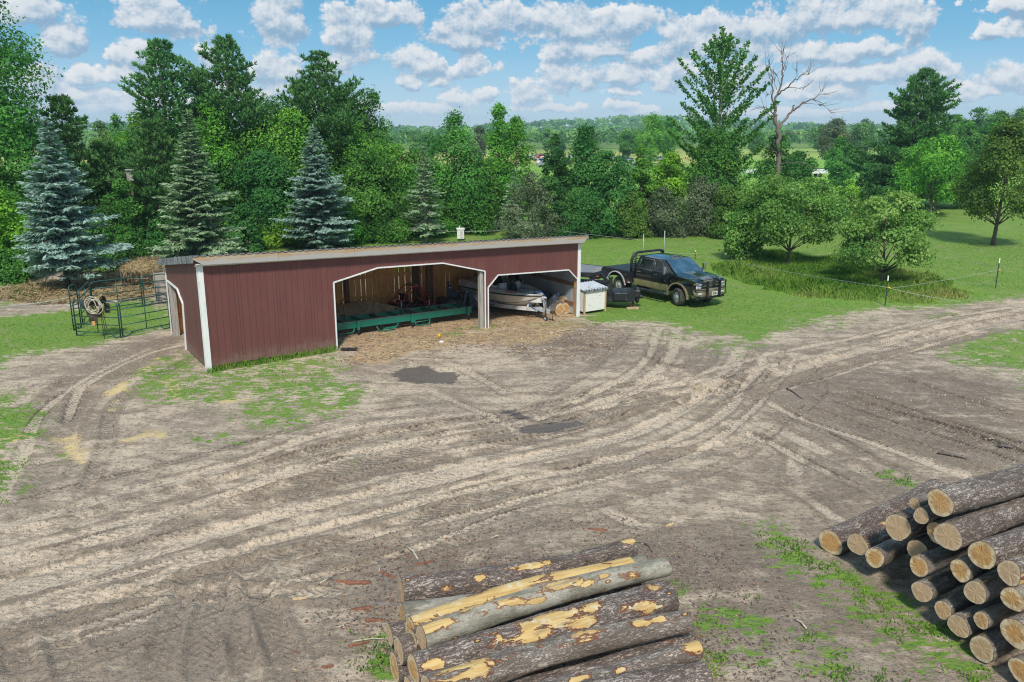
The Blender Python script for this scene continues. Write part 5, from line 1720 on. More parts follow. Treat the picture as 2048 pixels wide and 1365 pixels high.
for i, (bx, top, half) in enumerate(WT):
    lab = ['tall yellow-topped tree in the wood beyond the huge pine', 'highest rounded tree in the wood at the right', 'dark rounded tree beside the highest tree of that wood', 'tree of the right wood at the edge of the photo', 'tree of the right wood just outside the edge',
           'small tree at the left foot of the right wood', 'front tree of the right wood, left of the olive pasture tree', 'front tree of the right wood directly behind the olive pasture tree', 'shaded front tree of the right wood', 'last front tree of the right wood at the edge'][i]
    r_, H, R = treeroot('woodland_tree', lab, 'trees of the wood at the right', bx, None, 165 + (i % 5) * 6 - (20 if i > 5 else 0), top, half)
    broadleaf(r_, H, R, H * .06, 231 + i, mat=['bright', 'green', 'green', 'far', 'green'][i % 5], env='egg', ncl=60, nleaf=6500, leaf=.52, cl=.27)
# ------------------------------------------------------------------ the summer air
hb = MB().box((250, 590, 13.0), (2600, 1300, 34.0))
hm = bpy.data.materials.new('air'); hm.use_nodes = True
t = NT(hm.node_tree)
v_ = t.n('ShaderNodeVolumePrincipled', {'Color': (.62, .80, .95, 1), 'Density': .00034, 'Anisotropy': .2})
ho = t.n('ShaderNodeOutputMaterial'); hm.node_tree.links.new(v_.outputs[0], ho.inputs['Volume'])
tag(hb.build('haze', hm), kind='stuff')
# ------------------------------------------------------------------ paints
M['truck'] = pm('black_green_truck_paint', (.007, .009, .008), .12, 0, col2=(.010, .012, .011), scale=1.2, **{'Coat Weight': 1.0, 'Coat Roughness': .06})
M['gold'] = pm('gold_truck_paint', (.40, .33, .19), .34, .45, col2=(.27, .225, .135), scale=2, **{'Coat Weight': .6})
M['glass'] = pm('tinted_glass', (.004, .006, .008), .04, 0, col2=(.006, .009, .012), scale=1, **{'Specular IOR Level': .9})
M['shield'] = pm('windscreen_glass', (.03, .07, .11), .04, 0, col2=(.06, .11, .16), scale=2.5, **{'Specular IOR Level': 1.0})
M['chrome'] = pm('chrome', (.72, .74, .76), .12, 1.0, col2=(.55, .56, .57), scale=3)
M['alloy'] = pm('alloy_wheel', (.62, .63, .64), .35, .35, col2=(.45, .45, .45), scale=5)
M['pillar'] = pm('satin_window_trim', (.13, .14, .145), .35, .3)
M['black'] = pm('black_plastic', (.022, .022, .024), .5, col2=(.035, .035, .038), scale=4)
M['blacksteel'] = pm('black_painted_steel', (.016, .018, .022), .42, .1, col2=(.055, .05, .048), scale=3.5, lo=.5, hi=.7)
M['rust'] = pm('rusty_steel', (.11, .055, .035), .85, .1, col2=(.05, .035, .03), scale=8)
M['tyre'] = pm('tyre_rubber', (.028, .027, .026), .85, col2=(.065, .058, .05), scale=5, bump=.5, bscale=30)
M['amber'] = pm('amber_lens', (.75, .22, .03), .3)
M['redlens'] = pm('red_lens', (.60, .03, .02), .3)
M['white'] = pm('white_gelcoat', (.66, .66, .63), .28, col2=(.52, .51, .48), scale=1.2, **{'Coat Weight': .3})
M['cream'] = pm('cream_hull', (.56, .53, .46), .35, col2=(.46, .43, .37), scale=1.4)
M['seat'] = pm('white_vinyl', (.58, .60, .62), .5, col2=(.42, .44, .47), scale=3)
M['greygalv'] = pm('white_trailer_paint', (.60, .61, .61), .45, .1, col2=(.42, .42, .41), scale=4)
M['green'] = pm('sawmill_green_paint', (.008, .17, .115), .42, 0, col2=(.02, .13, .09), scale=3, lo=.45, hi=.75)
M['steel'] = pm('bare_steel', (.24, .235, .225), .5, .6, col2=(.12, .10, .085), scale=6)
M['kart'] = pm('red_kart_paint', (.52, .035, .03), .4, col2=(.34, .04, .03), scale=6)
M['bluegrey'] = pm('blue_grey_implement_paint', (.045, .07, .11), .5, .1, col2=(.02, .028, .04), scale=4)
M['panel'] = pm('corral_green_paint', (.012, .065, .060), .4, .2, col2=(.03, .085, .085), scale=8)
M['leather'] = pm('dark_leather', (.035, .022, .018), .55, col2=(.075, .05, .04), scale=9, bump=.3)
M['leather2'] = pm('blue_black_leather', (.028, .03, .045), .4, col2=(.05, .052, .07), scale=7)
M['rope'] = pm('pale_rope', (.50, .47, .34), .9, col2=(.32, .29, .19), scale=30)
M['tan'] = pm('tan_leather', (.52, .30, .12), .7)
M['red'] = pm('red_plastic', (.50, .025, .05), .45)
M['tarp'] = pm('silver_tarp', (.60, .65, .71), .38, .25, col2=(.34, .39, .45), scale=6)
M['boxply'] = pm('white_painted_plywood', (.74, .715, .67), .8, col2=(.40, .30, .21), scale=5, stretch=(1, 1, 7), lo=.56, hi=.70)
M['sawn'] = pm('sawn_lumber', (.50, .36, .20), .8, col2=(.38, .26, .14), scale=6)
M['postgreen'] = pm('green_steel_post', (.025, .06, .045), .5, .2)
M['wire'] = pm('pale_fence_rope', (.40, .42, .40), .7)
M['yellow'] = pm('yellow_plastic', (.80, .48, .03), .4)
M['red_letters'] = pm('red_lettering', (.42, .02, .03), .5)
M['black_letters'] = pm('black_lettering', (.02, .02, .022), .5)
M['blue'] = pm('blue_rope', (.04, .16, .45), .7)
M['sticker'] = pm('green_sticker', (.02, .35, .25), .5)


def hay_mat(name, a, b):
    m, t = newmat(name)
    o = t.obj()
    g = t.noise(t.scale(o, (26, 26, 40)), 1.0, 5, .7, 2.0)
    c = t.mix(t.step(g, .35, .62), a, b)
    c = t.mix(t.step(t.noise(o, 4.0, 5, .65), .45, .7, 0, .6), c, tuple(q * .5 for q in a))
    t.out(t.pbr(c, .95, 0, t.bump(g, 1.0, .03)))
    return m


M['hay'] = hay_mat('old_hay', (.235, .165, .075), (.46, .35, .18))
M['sawdust'] = hay_mat('sawdust', (.62, .43, .22), (.82, .61, .36))


def text(body, size, loc, xdir, zdir, mat, parent, shear=0.0, ext=.003, align='LEFT'):
    """raised lettering as a child mesh; xdir reading direction, zdir letter-up direction (parent's own space)"""
    cu = bpy.data.curves.new('lettering', 'FONT')
    cu.body = body; cu.size = size; cu.extrude = ext; cu.shear = shear; cu.align_x = align
    cu.offset = size * .012
    tmp = bpy.data.objects.new('lettering', cu); COL.objects.link(tmp)
    dg = bpy.context.evaluated_depsgraph_get()
    me = bpy.data.meshes.new_from_object(tmp.evaluated_get(dg))
    bpy.data.objects.remove(tmp)
    x = nrm(xdir); z = nrm(zdir); z = nrm(z - x * (x @ z)); y = np.cross(z, x)
    me.transform(Matrix([[x[i], z[i], -y[i], loc[i]] for i in range(3)] + [[0, 0, 0, 1]]))
    me.materials.clear(); me.materials.append(mat)
    o = bpy.data.objects.new('lettering', me); COL.objects.link(o); o.parent = parent
    return o


def lb(parent, name, mat, mb):
    return mb.build(name, mat, parent, fix=False)


YAX = np.array([[1, 0, 0], [0, 0, -1], [0, 1, 0.]])      # turns a lathe's axis onto y


def wheel(parent, c, r, w, rim_mat, name='wheel', side=-1, rimr=.58, steer=0.0):
    """parent-space wheel on a y axle"""
    R_ = np.array([[1, 0, 0], [0, 0, 1], [0, -1, 0.]]) if side > 0 else np.array([[1, 0, 0], [0, 0, -1], [0, 1, 0.]])
    if steer:
        cs_, sn_ = math.cos(steer), math.sin(steer)
        R_ = np.array([[cs_, -sn_, 0], [sn_, cs_, 0], [0, 0, 1]]) @ R_
    h = w / 2
    prof = [(r * rimr, -h), (r * .93, -h), (r, -h * .75), (r * 1.0, h * .75), (r * .93, h), (r * rimr, h), (r * rimr * .96, h * .6)]
    o = lb(parent, name, M['tyre'], MB().lathe(prof, c, R_ @ np.diag([1, 1, -1.0]) if False else R_, 28))
    m2 = MB().lathe([(r * rimr * .97, h * .62), (r * rimr * .90, h * .75), (r * rimr * .8, h * .35), (r * .24, h * .4), (r * .20, h * .95), (0.001, h * .98)], c, R_, 24)
    for k in range(8):
        a = k * PI / 4
        m2.lathe([(r * .045, h * .35), (r * .045, h * .6), (.001, h * .62)], np.asarray(c) + R_ @ np.array([math.cos(a) * r * .40, math.sin(a) * r * .40, 0]), R_, 6)
    rim = m2.build('rim', rim_mat, None)
    rim.parent = o
    return o


# ------------------------------------------------------------------ the pickup
wr = G(1357, 611.5)
hd = nrm([.575, -.818, 0]); lf = np.array([-hd[1], hd[0], 0])
to = wr + lf * .87
truck = empty('pickup_truck', (to[0], to[1], gz(to[0], to[1])), math.atan2(hd[1], hd[0]), 'black and gold crew-cab pickup with grille guard and skirted flatbed', 'pickup truck')
arc = lambda cx, cz, r, a0, a1, n=12: [(cx + r * math.cos(a), cz + r * math.sin(a)) for a in np.linspace(a0, a1, n)]
prof = [(.96, .60), (.99, .95), (.96, 1.13), (.88, 1.21), (.5, 1.27), (-.32, 1.34), (-2.76, 1.34), (-2.76, .58)] + arc(0, .40, .56, PI - .33, .33)[0:0] + [(-.535, .58)] + arc(0, .42, .565, PI - .30, .30)
b = MB()
# body sides follow the profile; the flanks bulge a little at mid height
yw = lambda z: .93 + .075 * math.sin(np.clip((z - .5) / .95, 0, 1) * PI) ** .7
from mathutils.geometry import tessellate_polygon
tri = tessellate_polygon([[Vector((x, z, 0)) for x, z in prof]])
n_ = len(prof)
Vr = [(x, -yw(z) * (1 if x < .6 else 1 - .10 * ((x - .6) / .4) ** 2), z) for x, z in prof]
Vl = [(x, -y, z) for x, y, z in Vr]
b.add(Vr + Vl, [tuple(q) for q in tri] + [tuple(i + n_ for i in q)[::-1] for q in tri] + [(i, (i + 1) % n_, (i + 1) % n_ + n_, i + n_) for i in range(n_)])
lb(truck, 'body', M['truck'], b)
# bonnet with raised centre
def hoodf(u, v):
    x = .90 - 1.20 * v; y = (u - .5) * 1.84 * (1 - .04 * (1 - v))
    e_ = abs(u - .5) * 2
    z = 1.215 + .135 * v ** .8 + .055 * (1 - e_ ** 4) + (.035 * math.exp(-((e_ - .52) / .12) ** 2))
    return (x, y, z - .05 * (1 - v) ** 6)
lb(truck, 'hood', M['truck'], MB().grid(hoodf, 25, 12))
# greenhouse
bt = [(-.26, .95, 1.33), (-2.78, .95, 1.33)]; tp = [(-1.02, .80, 1.90), (-2.56, .80, 1.92)]
V = [(x, s * y, z) for s in (-1, 1) for (x, y, z) in (bt[0], bt[1], tp[1], tp[0])]
lb(truck, 'cab', M['truck'], MB().add(V, [(0, 1, 2, 3), (7, 6, 5, 4), (0, 3, 7, 4), (1, 5, 6, 2), (2, 6, 7, 3), (0, 4, 5, 1)]))
def rooff(u, v):
    x = -.98 - 1.62 * v; e_ = (u - .5) * 2
    return (x, e_ * .815, 1.905 + .06 * (1 - abs(e_) ** 3) * (1 - (2 * v - 1) ** 6) + .012 * v)
rf_ = lb(truck, 'roof', M['truck'], MB().grid(rooff, 13, 11))
for k in range(5):
    o = lb(truck, 'clearance_light', M['amber'], MB().ball((-1.06, -.56 + k * .28, 1.955), (.035, .025, .016), 8, 5))
def sidept(x, z, s, off=.006):
    f_ = (z - 1.33) / (1.91 - 1.33)
    return (x, s * (.95 + (.80 - .95) * f_ + off), z)
for s in (-1, 1):
    for w_ in ([(-.62, 1.36), (-1.52, 1.36), (-1.52, 1.83), (-1.18, 1.83)], [(-1.62, 1.36), (-2.52, 1.36), (-2.42, 1.83), (-1.62, 1.83)]):
        sw_ = lb(truck, 'side_window', M['glass'], MB().prism([sidept(x, z, s) for x, z in w_], (0, s * .006, 0)))
        ft2 = MB()
        for (xa, za), (xb, zb3) in zip(w_, w_[1:] + w_[:1]): ft2.tube([sidept(xa, za, s, .014), sidept(xb, zb3, s, .014)], .016, 6)
        o = ft2.build('window_frame', M['pillar'], None); o.parent = sw_
    # doors: shut lines and handles
    for (x0, x1) in ((-.50, -1.57), (-1.57, -2.62)):
        d = lb(truck, 'door', M['truck'], MB().grid(lambda u, v: (x0 + (x1 - x0) * (.01 + .98 * u), s * (yw(.62 + .70 * v) + .006), .62 + .70 * v), 6, 8))
        h_ = MB().beam((x1 + .10, s * 1.012, 1.22), (x1 + .30, s * 1.012, 1.22), .03, .04).build('handle', M['chrome'], None); h_.parent = d
    lb(truck, 'lower_cladding', M['gold'], MB().grid(lambda u, v: (-.56 - 2.19 * u, s * (yw(.57 + .30 * v) + .010), .57 + .30 * v), 12, 6))
    fl = MB()
    ring = arc(0, .42, .60, PI + .02, -.05, 16)
    for (xa, za), (xb, zb) in zip(ring[:-1], ring[1:]):
        fl.beam((xa, s * .985, za), (xb, s * .985, zb), .06, .10, upv=(0, 1, 0))
    lb(truck, 'wheel_arch', M['gold'], fl)
    lb(truck, 'running_board', M['blacksteel'], MB().tube([(-.62, s * 1.02, .46), (-.75, s * 1.08, .45), (-2.55, s * 1.08, .45), (-2.7, s * 1.02, .46)], .065, 10))
    mr = MB().beam((-.62, s * .93, 1.36), (-.56, s * 1.20, 1.40), .06, .07)
    mo = lb(truck, 'mirror_arm', M['black'], mr)
    hd_ = MB().box((-.55, s * 1.27, 1.52), (.10, .17, .34), bev=.03).build('mirror', M['chrome'], None); hd_.parent = mo
    lb(truck, 'badge', M['chrome'], MB().box((-.78, s * 1.012, 1.02), (.16, .012, .08), bev=.004))
    lb(truck, 'badge', M['chrome'], MB().box((-.42, s * 1.012, 1.05), (.08, .012, .07), bev=.004))
    wheel(truck, (0, s * .87, .40), .40, .27, M['alloy'], side=s, steer=-.33, rimr=.64)
    wheel(truck, (-3.8, s * .86, .40), .40, .26, M['alloy'], side=s)
    wheel(truck, (-3.8, s * .60, .40), .40, .24, M['steel'], side=s)
lb(truck, 'windscreen', M['shield'], MB().add([(-.27, -.86, 1.395), (-.27, .86, 1.395), (-.99, .76, 1.915), (-.99, -.76, 1.915), (-.25, -.86, 1.39), (-.25, .86, 1.39), (-.97, .76, 1.91), (-.97, -.76, 1.91)],
   [(4, 5, 6, 7), (3, 2, 1, 0), (0, 1, 5, 4), (2, 3, 7, 6), (1, 2, 6, 5), (3, 0, 4, 7)]))
lb(truck, 'rear_window', M['glass'], MB().box((-2.70, 0, 1.62), (.02, 1.2, .36), np.array([[.93, 0, .36], [0, 1, 0], [-.36, 0, .93]]).T))
# nose
lb(truck, 'grille', M['black'], MB().box((.975, 0, .98), (.06, 1.06, .42), bev=.02))
gr_ = MB()
for z in (.84, .98, 1.12): gr_.beam((1.01, -.5, z), (1.01, .5, z), .012, .028)
for y in (0,): gr_.beam((1.012, y, .79), (1.012, y, 1.17), .03, .012)
gr_.beam((1.0, -.55, 1.20), (1.0, .55, 1.20), .03, .05)
for s in (-1, 1): gr_.beam((1.0, s * .55, .78), (1.0, s * .55, 1.2), .03, .04)
lb(truck, 'grille_trim', M['chrome'], gr_)
for s in (-1, 1):
    lb(truck, 'headlight', M['seat'], MB().box((.955, s * .74, 1.0), (.10, .34, .26), bev=.04))
    lb(truck, 'indicator', M['amber'], MB().box((.93, s * .885, 1.07), (.12, .10, .09), bev=.02))
bp = MB().grid(lambda u, v: (1.06 - .20 * abs(2 * u - 1) ** 3.0 + .05 * math.sin(PI * v), (2 * u - 1) * 1.0, .50 + .36 * v), 19, 7)
bp.box((.96, 0, .68), (.12, 1.7, .34))
lb(truck, 'bumper', M['gold'], bp)
lb(truck, 'air_dam', M['black'], MB().box((.98, 0, .46), (.16, 1.75, .12), bev=.03))
for s in (-1, 1): lb(truck, 'fog_lamp', M['seat'], MB().box((1.045, s * .70, .66), (.05, .22, .10), bev=.02))
gd = MB()
for s in (-1, 1):
    gd.prism([(1.12, s * .36, .44), (1.24, s * .36, .46), (1.24, s * .36, 1.22), (1.12, s * .36, 1.18)], (0, s * .05, 0))
    gd.tube([(1.18, s * .38, 1.17), (1.15, s * .60, 1.16), (1.08, s * .90, 1.13), (.96, s * 1.02, 1.06), (.92, s * 1.04, .80), (1.02, s * 1.00, .58), (1.14, s * .70, .53), (1.18, s * .38, .53)], .027, 8)
    gd.tube([(1.17, s * .40, .84), (1.10, s * .88, .84), (.95, s * 1.03, .88)], .024, 8)
gd.tube([(1.20, -.38, 1.20), (1.20, .38, 1.20)], .03, 8)
gd.tube([(1.20, -.38, .56), (1.20, .38, .56)], .03, 8)
for z in (.80, .90, 1.0, 1.1): gd.tube([(1.17, -.36, z), (1.17, .36, z)], .010, 6)
lb(truck, 'grille_guard', M['blacksteel'], gd)
pl_ = lb(truck, 'number_plate', M['white'], MB().box((1.255, 0, .66), (.012, .36, .17), bev=.004))
mk = MB()
for y, w, h in ((-.11, .05, .11), (-.03, .03, .10), (.05, .05, .11), (.12, .03, .07)): mk.box((1.263, y, .66), (.006, w, h))
o = mk.build('marking', M['black_letters'], None); o.parent = pl_
# flatbed with skirted side boxes
prof = [(-2.86, .62), (-2.86, 1.16), (-5.0, 1.16), (-5.12, 1.05), (-5.12, .70), (-4.52, .66)] + arc(-3.8, .42, .64, PI - .42, .42, 14) + [(-3.1, .62)]
prof = [(-2.86, .62), (-2.86, 1.16), (-4.74, 1.16), (-4.86, 1.04), (-4.86, .66), (-4.40, .62)] + arc(-3.8, .42, .62, PI - .33, .33, 14)
sk = MB()
for s in (-1, 1):
    sk.prism([(x, s * 1.16, z) for x, z in prof], (0, -s * .06, 0))
lb(truck, 'bed_skirt', M['blacksteel'], sk)
bd = MB().box((-3.80, 0, 1.145), (1.86, 2.2, .05))
bd.box((-4.82, 0, .9), (.06, 2.2, .45)); bd.box((-3.8, 0, .78), (1.95, .8, .22)); bd.box((-2.9, 0, .9), (.05, 2.2, .5))
lb(truck, 'bed_deck', M['blacksteel'], bd)
for s in (-1, 1):
    fr_ = MB(); ring = arc(-3.8, .42, .64, PI - .1, .1, 16)
    for (xa, za), (xb, zb) in zip(ring[:-1], ring[1:]): fr_.beam((xa, s * 1.165, za), (xb, s * 1.165, zb), .05, .06, upv=(0, 1, 0))
    lb(truck, 'bed_fender', M['greygalv'], fr_)
    lb(truck, 'toolbox_lid', M['blacksteel'], MB().box((-3.0, s * 1.165, .95), (.22, .02, .30), bev=.008))
    lt = MB()
    for (x, z) in ((-3.15, .98), (-3.3, .72), (-4.62, .95), (-2.95, .78)): lt.box((x, s * 1.172, z), (.05, .012, .09), bev=.004)
    lb(truck, 'latch', M['chrome'], lt)
    lb(truck, 'marker_light', M['redlens'], MB().box((-3.02, s * 1.17, .66), (.10, .02, .06), bev=.006))
    lb(truck, 'reflector', M['white'], MB().box((-2.9, s * 1.17, .66), (.12, .02, .05)))
hr = MB()
hr.tube([(-2.90, -1.05, 1.16), (-2.90, -1.04, 1.70), (-2.86, -.92, 1.98), (-2.82, -.70, 2.04), (-2.82, .70, 2.04), (-2.86, .92, 1.98), (-2.90, 1.04, 1.70), (-2.90, 1.05, 1.16)], .06, 8)
for s in (-1, 1):
    hr.tube([(-2.88, s * .84, 1.16), (-2.86, s * .80, 1.98)], .035, 6)
    for k in range(7): hr.beam((-2.89, s * 1.02, 1.22 + k * .1), (-2.88, s * .84, 1.22 + k * .1), .03, .04)
for k in range(4): hr.beam((-2.86, -.8, 1.5 + k * .12), (-2.86, .8, 1.5 + k * .12), .03, .03)
lb(truck, 'headache_rack', M['blacksteel'], hr)
an = lb(truck, 'aerial', M['black'], MB().tube([(-.45, -.9, 1.34), (-.62, -.92, 2.0)], .008, 5))

# ------------------------------------------------------------------ trailers behind the shed
tr0 = P(1232, 535.5, .60); e2v = nrm([-.80, .60, 0]); e1v = nrm([.74, .67, 0])
ft = empty('flatbed_trailer', (tr0[0], tr0[1], gz(tr0[0], tr0[1])), math.atan2(e2v[1], e2v[0]), 'long black flatbed trailer behind the white crate and the shed corner', 'trailer')
zb = .60 - (ft.location.z)
dk = MB().box((3.2, 1.20, zb + .52 - .6 + .03), (6.4, 2.4, .06))
zb = .93
dk = MB()
for k in range(8): dk.box((3.2, .15 + k * .30, zb), (6.4, .285, .05))
lb(ft, 'deck', pm('trailer_deck_boards', (.20, .205, .22), .6, col2=(.36, .30, .21), scale=1.6, lo=.5, hi=.62), dk)
fm = MB()
for y in (.02, 2.38): fm.box((3.2, y, zb - .06), (6.5, .06, .20))
fm.box((0, 1.2, zb - .10), (.10, 2.4, .28)); fm.box((6.4, 1.2, zb - .1), (.1, 2.4, .28))
for x in (1.5, 3, 4.5): fm.box((x, 1.2, zb - .15), (.1, 2.3, .12))
lb(ft, 'frame', M['blacksteel'], fm)
rp = MB().beam((-.12, -.45, zb - .02), (-.12, 2.5, zb - .22), .14, .16)
rp.tube([(-.12, -.42, zb + .02), (-.12, -.52, zb + .12)], .05, 8)
lb(ft, 'bumper', M['blacksteel'], rp)
for y in (1.98, 2.12): lb(ft, 'marker_light', M['amber'], MB().ball((-.20, y, zb - .10), (.02, .05, .05), 8, 6))
lb(ft, 'tail_light', M['redlens'], MB().box((-.19, 2.36, zb - .26), (.02, .16, .08), bev=.006))
lb(ft, 'reflector', M['white'], MB().box((-.19, 2.18, zb - .26), (.02, .16, .06)))
for s in (.12, 2.28):
    for x in (2.6, 3.5): wheel(ft, (x, s, .36), .36, .22, M['steel'], side=-1 if s < 1 else 1)

e0 = G(1264, 617)
et = empty('equipment_trailer', (e0[0], e0[1], gz(e0[0], e0[1])), math.atan2(.10, -1), 'low black equipment trailer with heavy tongue and jack beside the white crate', 'trailer')
# local x runs back along the tongue (to the left in the photo)
f_ = MB()
f_.prism([(-.10, 0, .30), (-.10, 0, .80), (1.05, 0, .72), (1.9, 0, .72), (1.9, 0, .40), (1.0, 0, .28)], (0, .10, 0))
f_.prism([(-.10, -.62, .30), (-.10, -.62, .80), (1.05, -.95, .72), (1.9, -1.0, .72), (1.9, -1.0, .40), (1.0, -.95, .28)], (0, .10, 0))
f_.box((.45, -.28, .54), (.95, .60, .40), bev=.03)
f_.box((1.35, -.5, .50), (1.0, 1.1, .10)); f_.box((3.2, -.5, .62), (3.0, 2.1, .16))
lb(et, 'tongue', M['blacksteel'], f_)
lb(et, 'toolbox', M['blacksteel'], MB().box((.52, .18, .56), (.60, .36, .34), bev=.02))
lb(et, 'coupler', M['blacksteel'], MB().lathe([(.06, .20), (.10, .30), (.10, .85), (.07, .90)], (-.22, -.25, 0), None, 10).box((-.22, -.25, .62), (.26, .30, .32), bev=.05).box((-.36, -.25, .48), (.20, .22, .16), bev=.05))
jk = MB().box((.95, .05, .95), (.16, .16, .75), bev=.02).box((.95, .05, 1.34), (.20, .20, .05))
lb(et, 'jack_post', M['blacksteel'], jk)
lb(et, 'jack_leg', M['rust'], MB().tube([(-.04, -.05, .09), (-.04, -.05, .50)], .06, 10).box((-.04, -.05, .10), (.24, .20, .03)))
wn = MB().lathe([(.09, 0), (.11, .05), (.11, .2), (.09, .25)], (1.35, -.1, .86), YAX, 12).box((1.35, -.2, .76), (.4, .4, .08)).lathe([(.07, 0), (.07, .3)], (1.7, .0, .85), YAX, 10)
lb(et, 'winch', M['blacksteel'], wn)
rl = MB()
for a, b_ in (((1.05, .2, 1.18), (3.0, .2, 1.24)), ((1.05, -1.0, 1.30), (3.0, -1.0, 1.32)), ((1.05, .2, 1.18), (1.4, -1.0, 1.30)), ((1.1, .2, .72), (1.05, .2, 1.18))): rl.beam(a, b_, .05, .14)
rl.prism([(1.12, .2, .80), (3.0, .2, .80), (3.0, .2, 1.2), (1.06, .2, 1.15)], (0, -.02, 0))
lb(et, 'front_board', M['blacksteel'], rl)
for s in (.62, -1.62):
    for x in (3.2, 4.1): wheel(et, (x, s, .36), .36, .2, M['steel'], side=-1 if s < 0 else 1)
bk = G(1265, 618.5)
tag(MB().box((bk[0], bk[1], gz(bk[0], bk[1]) + .04), (.52, .16, .09), np.array([[.98, -.17, 0], [.17, .98, 0], [0, 0, 1]]), bev=.01).build('wood_block', M['sawn']), 'pale wooden block under the trailer jack', 'wood block')

# the white plywood crate with a corrugated lid
c0, c1 = G(1168, 630), G(1212, 624)
cx_ = nrm([c1[0] - c0[0], c1[1] - c0[1], 0]); cy_ = np.array([-cx_[1], cx_[0], 0])
w_ = float(np.linalg.norm((c1 - c0)[:2]))
cr_ = empty('plywood_crate', (c0[0], c0[1], gz(c0[0], c0[1])), math.atan2(cx_[1], cx_[0]), 'white peeling plywood crate with corrugated metal lid beside the shed corner', 'crate')
bx_ = MB().box((w_ / 2, .40, .56), (w_ - .04, .76, .90))
lb(cr_, 'sides', M['boxply'], bx_)
for x in (.04, w_ - .04):
    for y in (.03, .77): lb(cr_, 'leg', M['sawn'], MB().box((x, y, .52), (.07, .07, 1.04)))
ld = MB()
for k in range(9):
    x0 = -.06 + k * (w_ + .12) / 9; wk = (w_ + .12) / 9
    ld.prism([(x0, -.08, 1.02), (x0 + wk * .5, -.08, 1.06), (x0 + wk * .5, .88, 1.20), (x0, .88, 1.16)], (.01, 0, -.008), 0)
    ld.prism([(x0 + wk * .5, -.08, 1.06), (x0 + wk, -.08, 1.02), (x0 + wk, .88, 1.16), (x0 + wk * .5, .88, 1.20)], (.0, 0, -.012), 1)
lid = lb(cr_, 'lid', [pm('corrugated_lid', (.66, .68, .71), .45, .3, col2=(.5, .52, .55), scale=5), pm('corrugated_lid_dark_reflection', (.10, .11, .12), .5, .3, col2=(.2, .2, .21), scale=5)], ld)  # rib slopes coloured alternately light and dark to paint in the metal's reflections
lb(cr_, 'lid_frame', M['shingle'], MB().box((w_ / 2, -.05, 1.0), (w_ + .1, .03, .09)).box((w_ / 2, .40, 1.04), (w_, .8, .03)))
lb(cr_, 'latch', M['yellow'], MB().box((w_ * .3, .18, 1.11), (.06, .05, .02), bev=.006))

# ------------------------------------------------------------------ boat on its trailer, in the right bay
bdir = nrm([.63, -.777, 0]); bsid = np.array([-bdir[1], bdir[0], 0])
bow = at_y(1084, 593, 32.5)
BLN = 5.0
BSX = .88
bo = bow - bdir * BLN * BSX
bz = gz(*to_uv(bow)[:0]) if False else float(zt(bow[0], bow[1]))
boat = empty('motor_boat', (bo[0], bo[1], bow[2] - 1.22), math.atan2(bdir[1], bdir[0]), 'white open-bow motor boat with black stripe on a trailer inside the shed', 'boat')
boat.matrix_basis = boat.matrix_basis @ Matrix.Diagonal((BSX, 1, 1, 1))
hb_ = lambda s: 1.0 * (1 - max(0, (s - .42) / .58) ** 2.6) ** .9 if s < 1 else 0.0
keel = lambda s: .52 + .02 * s + .66 * max(0, (s - .62) / .38) ** 2.4
rail = lambda s: 1.13 + .09 * s
sheer = lambda s: 1.42 - .10 * s - .05 * max(0, (s - .6) / .4)
def sect(s):
    b_, k_, r_ = hb_(s), keel(s), rail(s)
    r_ = max(r_, k_ + .02)
    ch = k_ + (r_ - k_) * .42
    return [(0, k_), (b_ * .50, k_ + (ch - k_) * .62), (b_ * .83, ch), (b_ * .86, ch + .02), (b_ * .95, ch + (r_ - ch) * .5), (b_, r_)]
NS = 30
st = [1 - (1 - i / (NS - 1)) ** 1.5 for i in range(NS)]
hu = MB()
rows = []
for s in st:
    sc = sect(s)
    rows.append([(s * BLN, -y, z) for y, z in sc[::-1]] + [(s * BLN, y, z) for y, z in sc[1:]])
nr_ = len(rows[0])
hu.add([p for r in rows for p in r], [(i * nr_ + j, i * nr_ + j + 1, (i + 1) * nr_ + j + 1, (i + 1) * nr_ + j) for i in range(NS - 1) for j in range(nr_ - 1)] + [tuple(range(nr_))], smooth=True)
lb(boat, 'hull', M['cream'], hu)
dkm = MB(); V, Fq = [], []
prof_d = lambda s: [(hb_(s) * 1.0, rail(s) + .02), (hb_(s) * .97, rail(s) + .05), (hb_(s) * .90, sheer(s) - .04), (hb_(s) * .84, sheer(s)), (hb_(s) * .70, sheer(s) - .005)]
for sg in (-1, 1):
    o_ = len(V)
    for s in st:
        V += [(s * BLN, sg * y, max(z, rail(s) + .02)) for y, z in prof_d(s)]
    for i in range(NS - 1):
        for j in range(4): Fq.append((o_ + i * 5 + j, o_ + i * 5 + j + 1, o_ + (i + 1) * 5 + j + 1, o_ + (i + 1) * 5 + j))
dkm.add(V, Fq, smooth=True)
# inner liner walls and floor, rear engine deck, fore peak
V, Fq = [], []
for sg in (-1, 1):
    o_ = len(V)
    for s in st:
        y = hb_(s) * .70
        V += [(s * BLN, sg * y, sheer(s) - .005), (s * BLN, sg * y * .95, .95 if s > .16 else 1.25)]
    for i in range(NS - 1): Fq.append((o_ + 2 * i, o_ + 2 * i + 1, o_ + 2 * i + 3, o_ + 2 * i + 2))
for i in range(NS - 1): Fq.append((2 * i + 1, 2 * NS + 2 * i + 1, 2 * NS + 2 * i + 3, 2 * i + 3))
dkm.add(V, Fq)
dkm.box((.42, 0, 1.33), (.85, 1.55, .12), bev=.04).box((.03, 0, 1.25), (.06, 1.9, .32), bev=.02)
dkm.grid(lambda u, v: (BLN * (.93 + .068 * v), (u - .5) * 2 * hb_(.93 + .068 * v) * .8, sheer(.95) - .01), 5, 4)
lb(boat, 'deck', M['white'], dkm)
stp = MB()
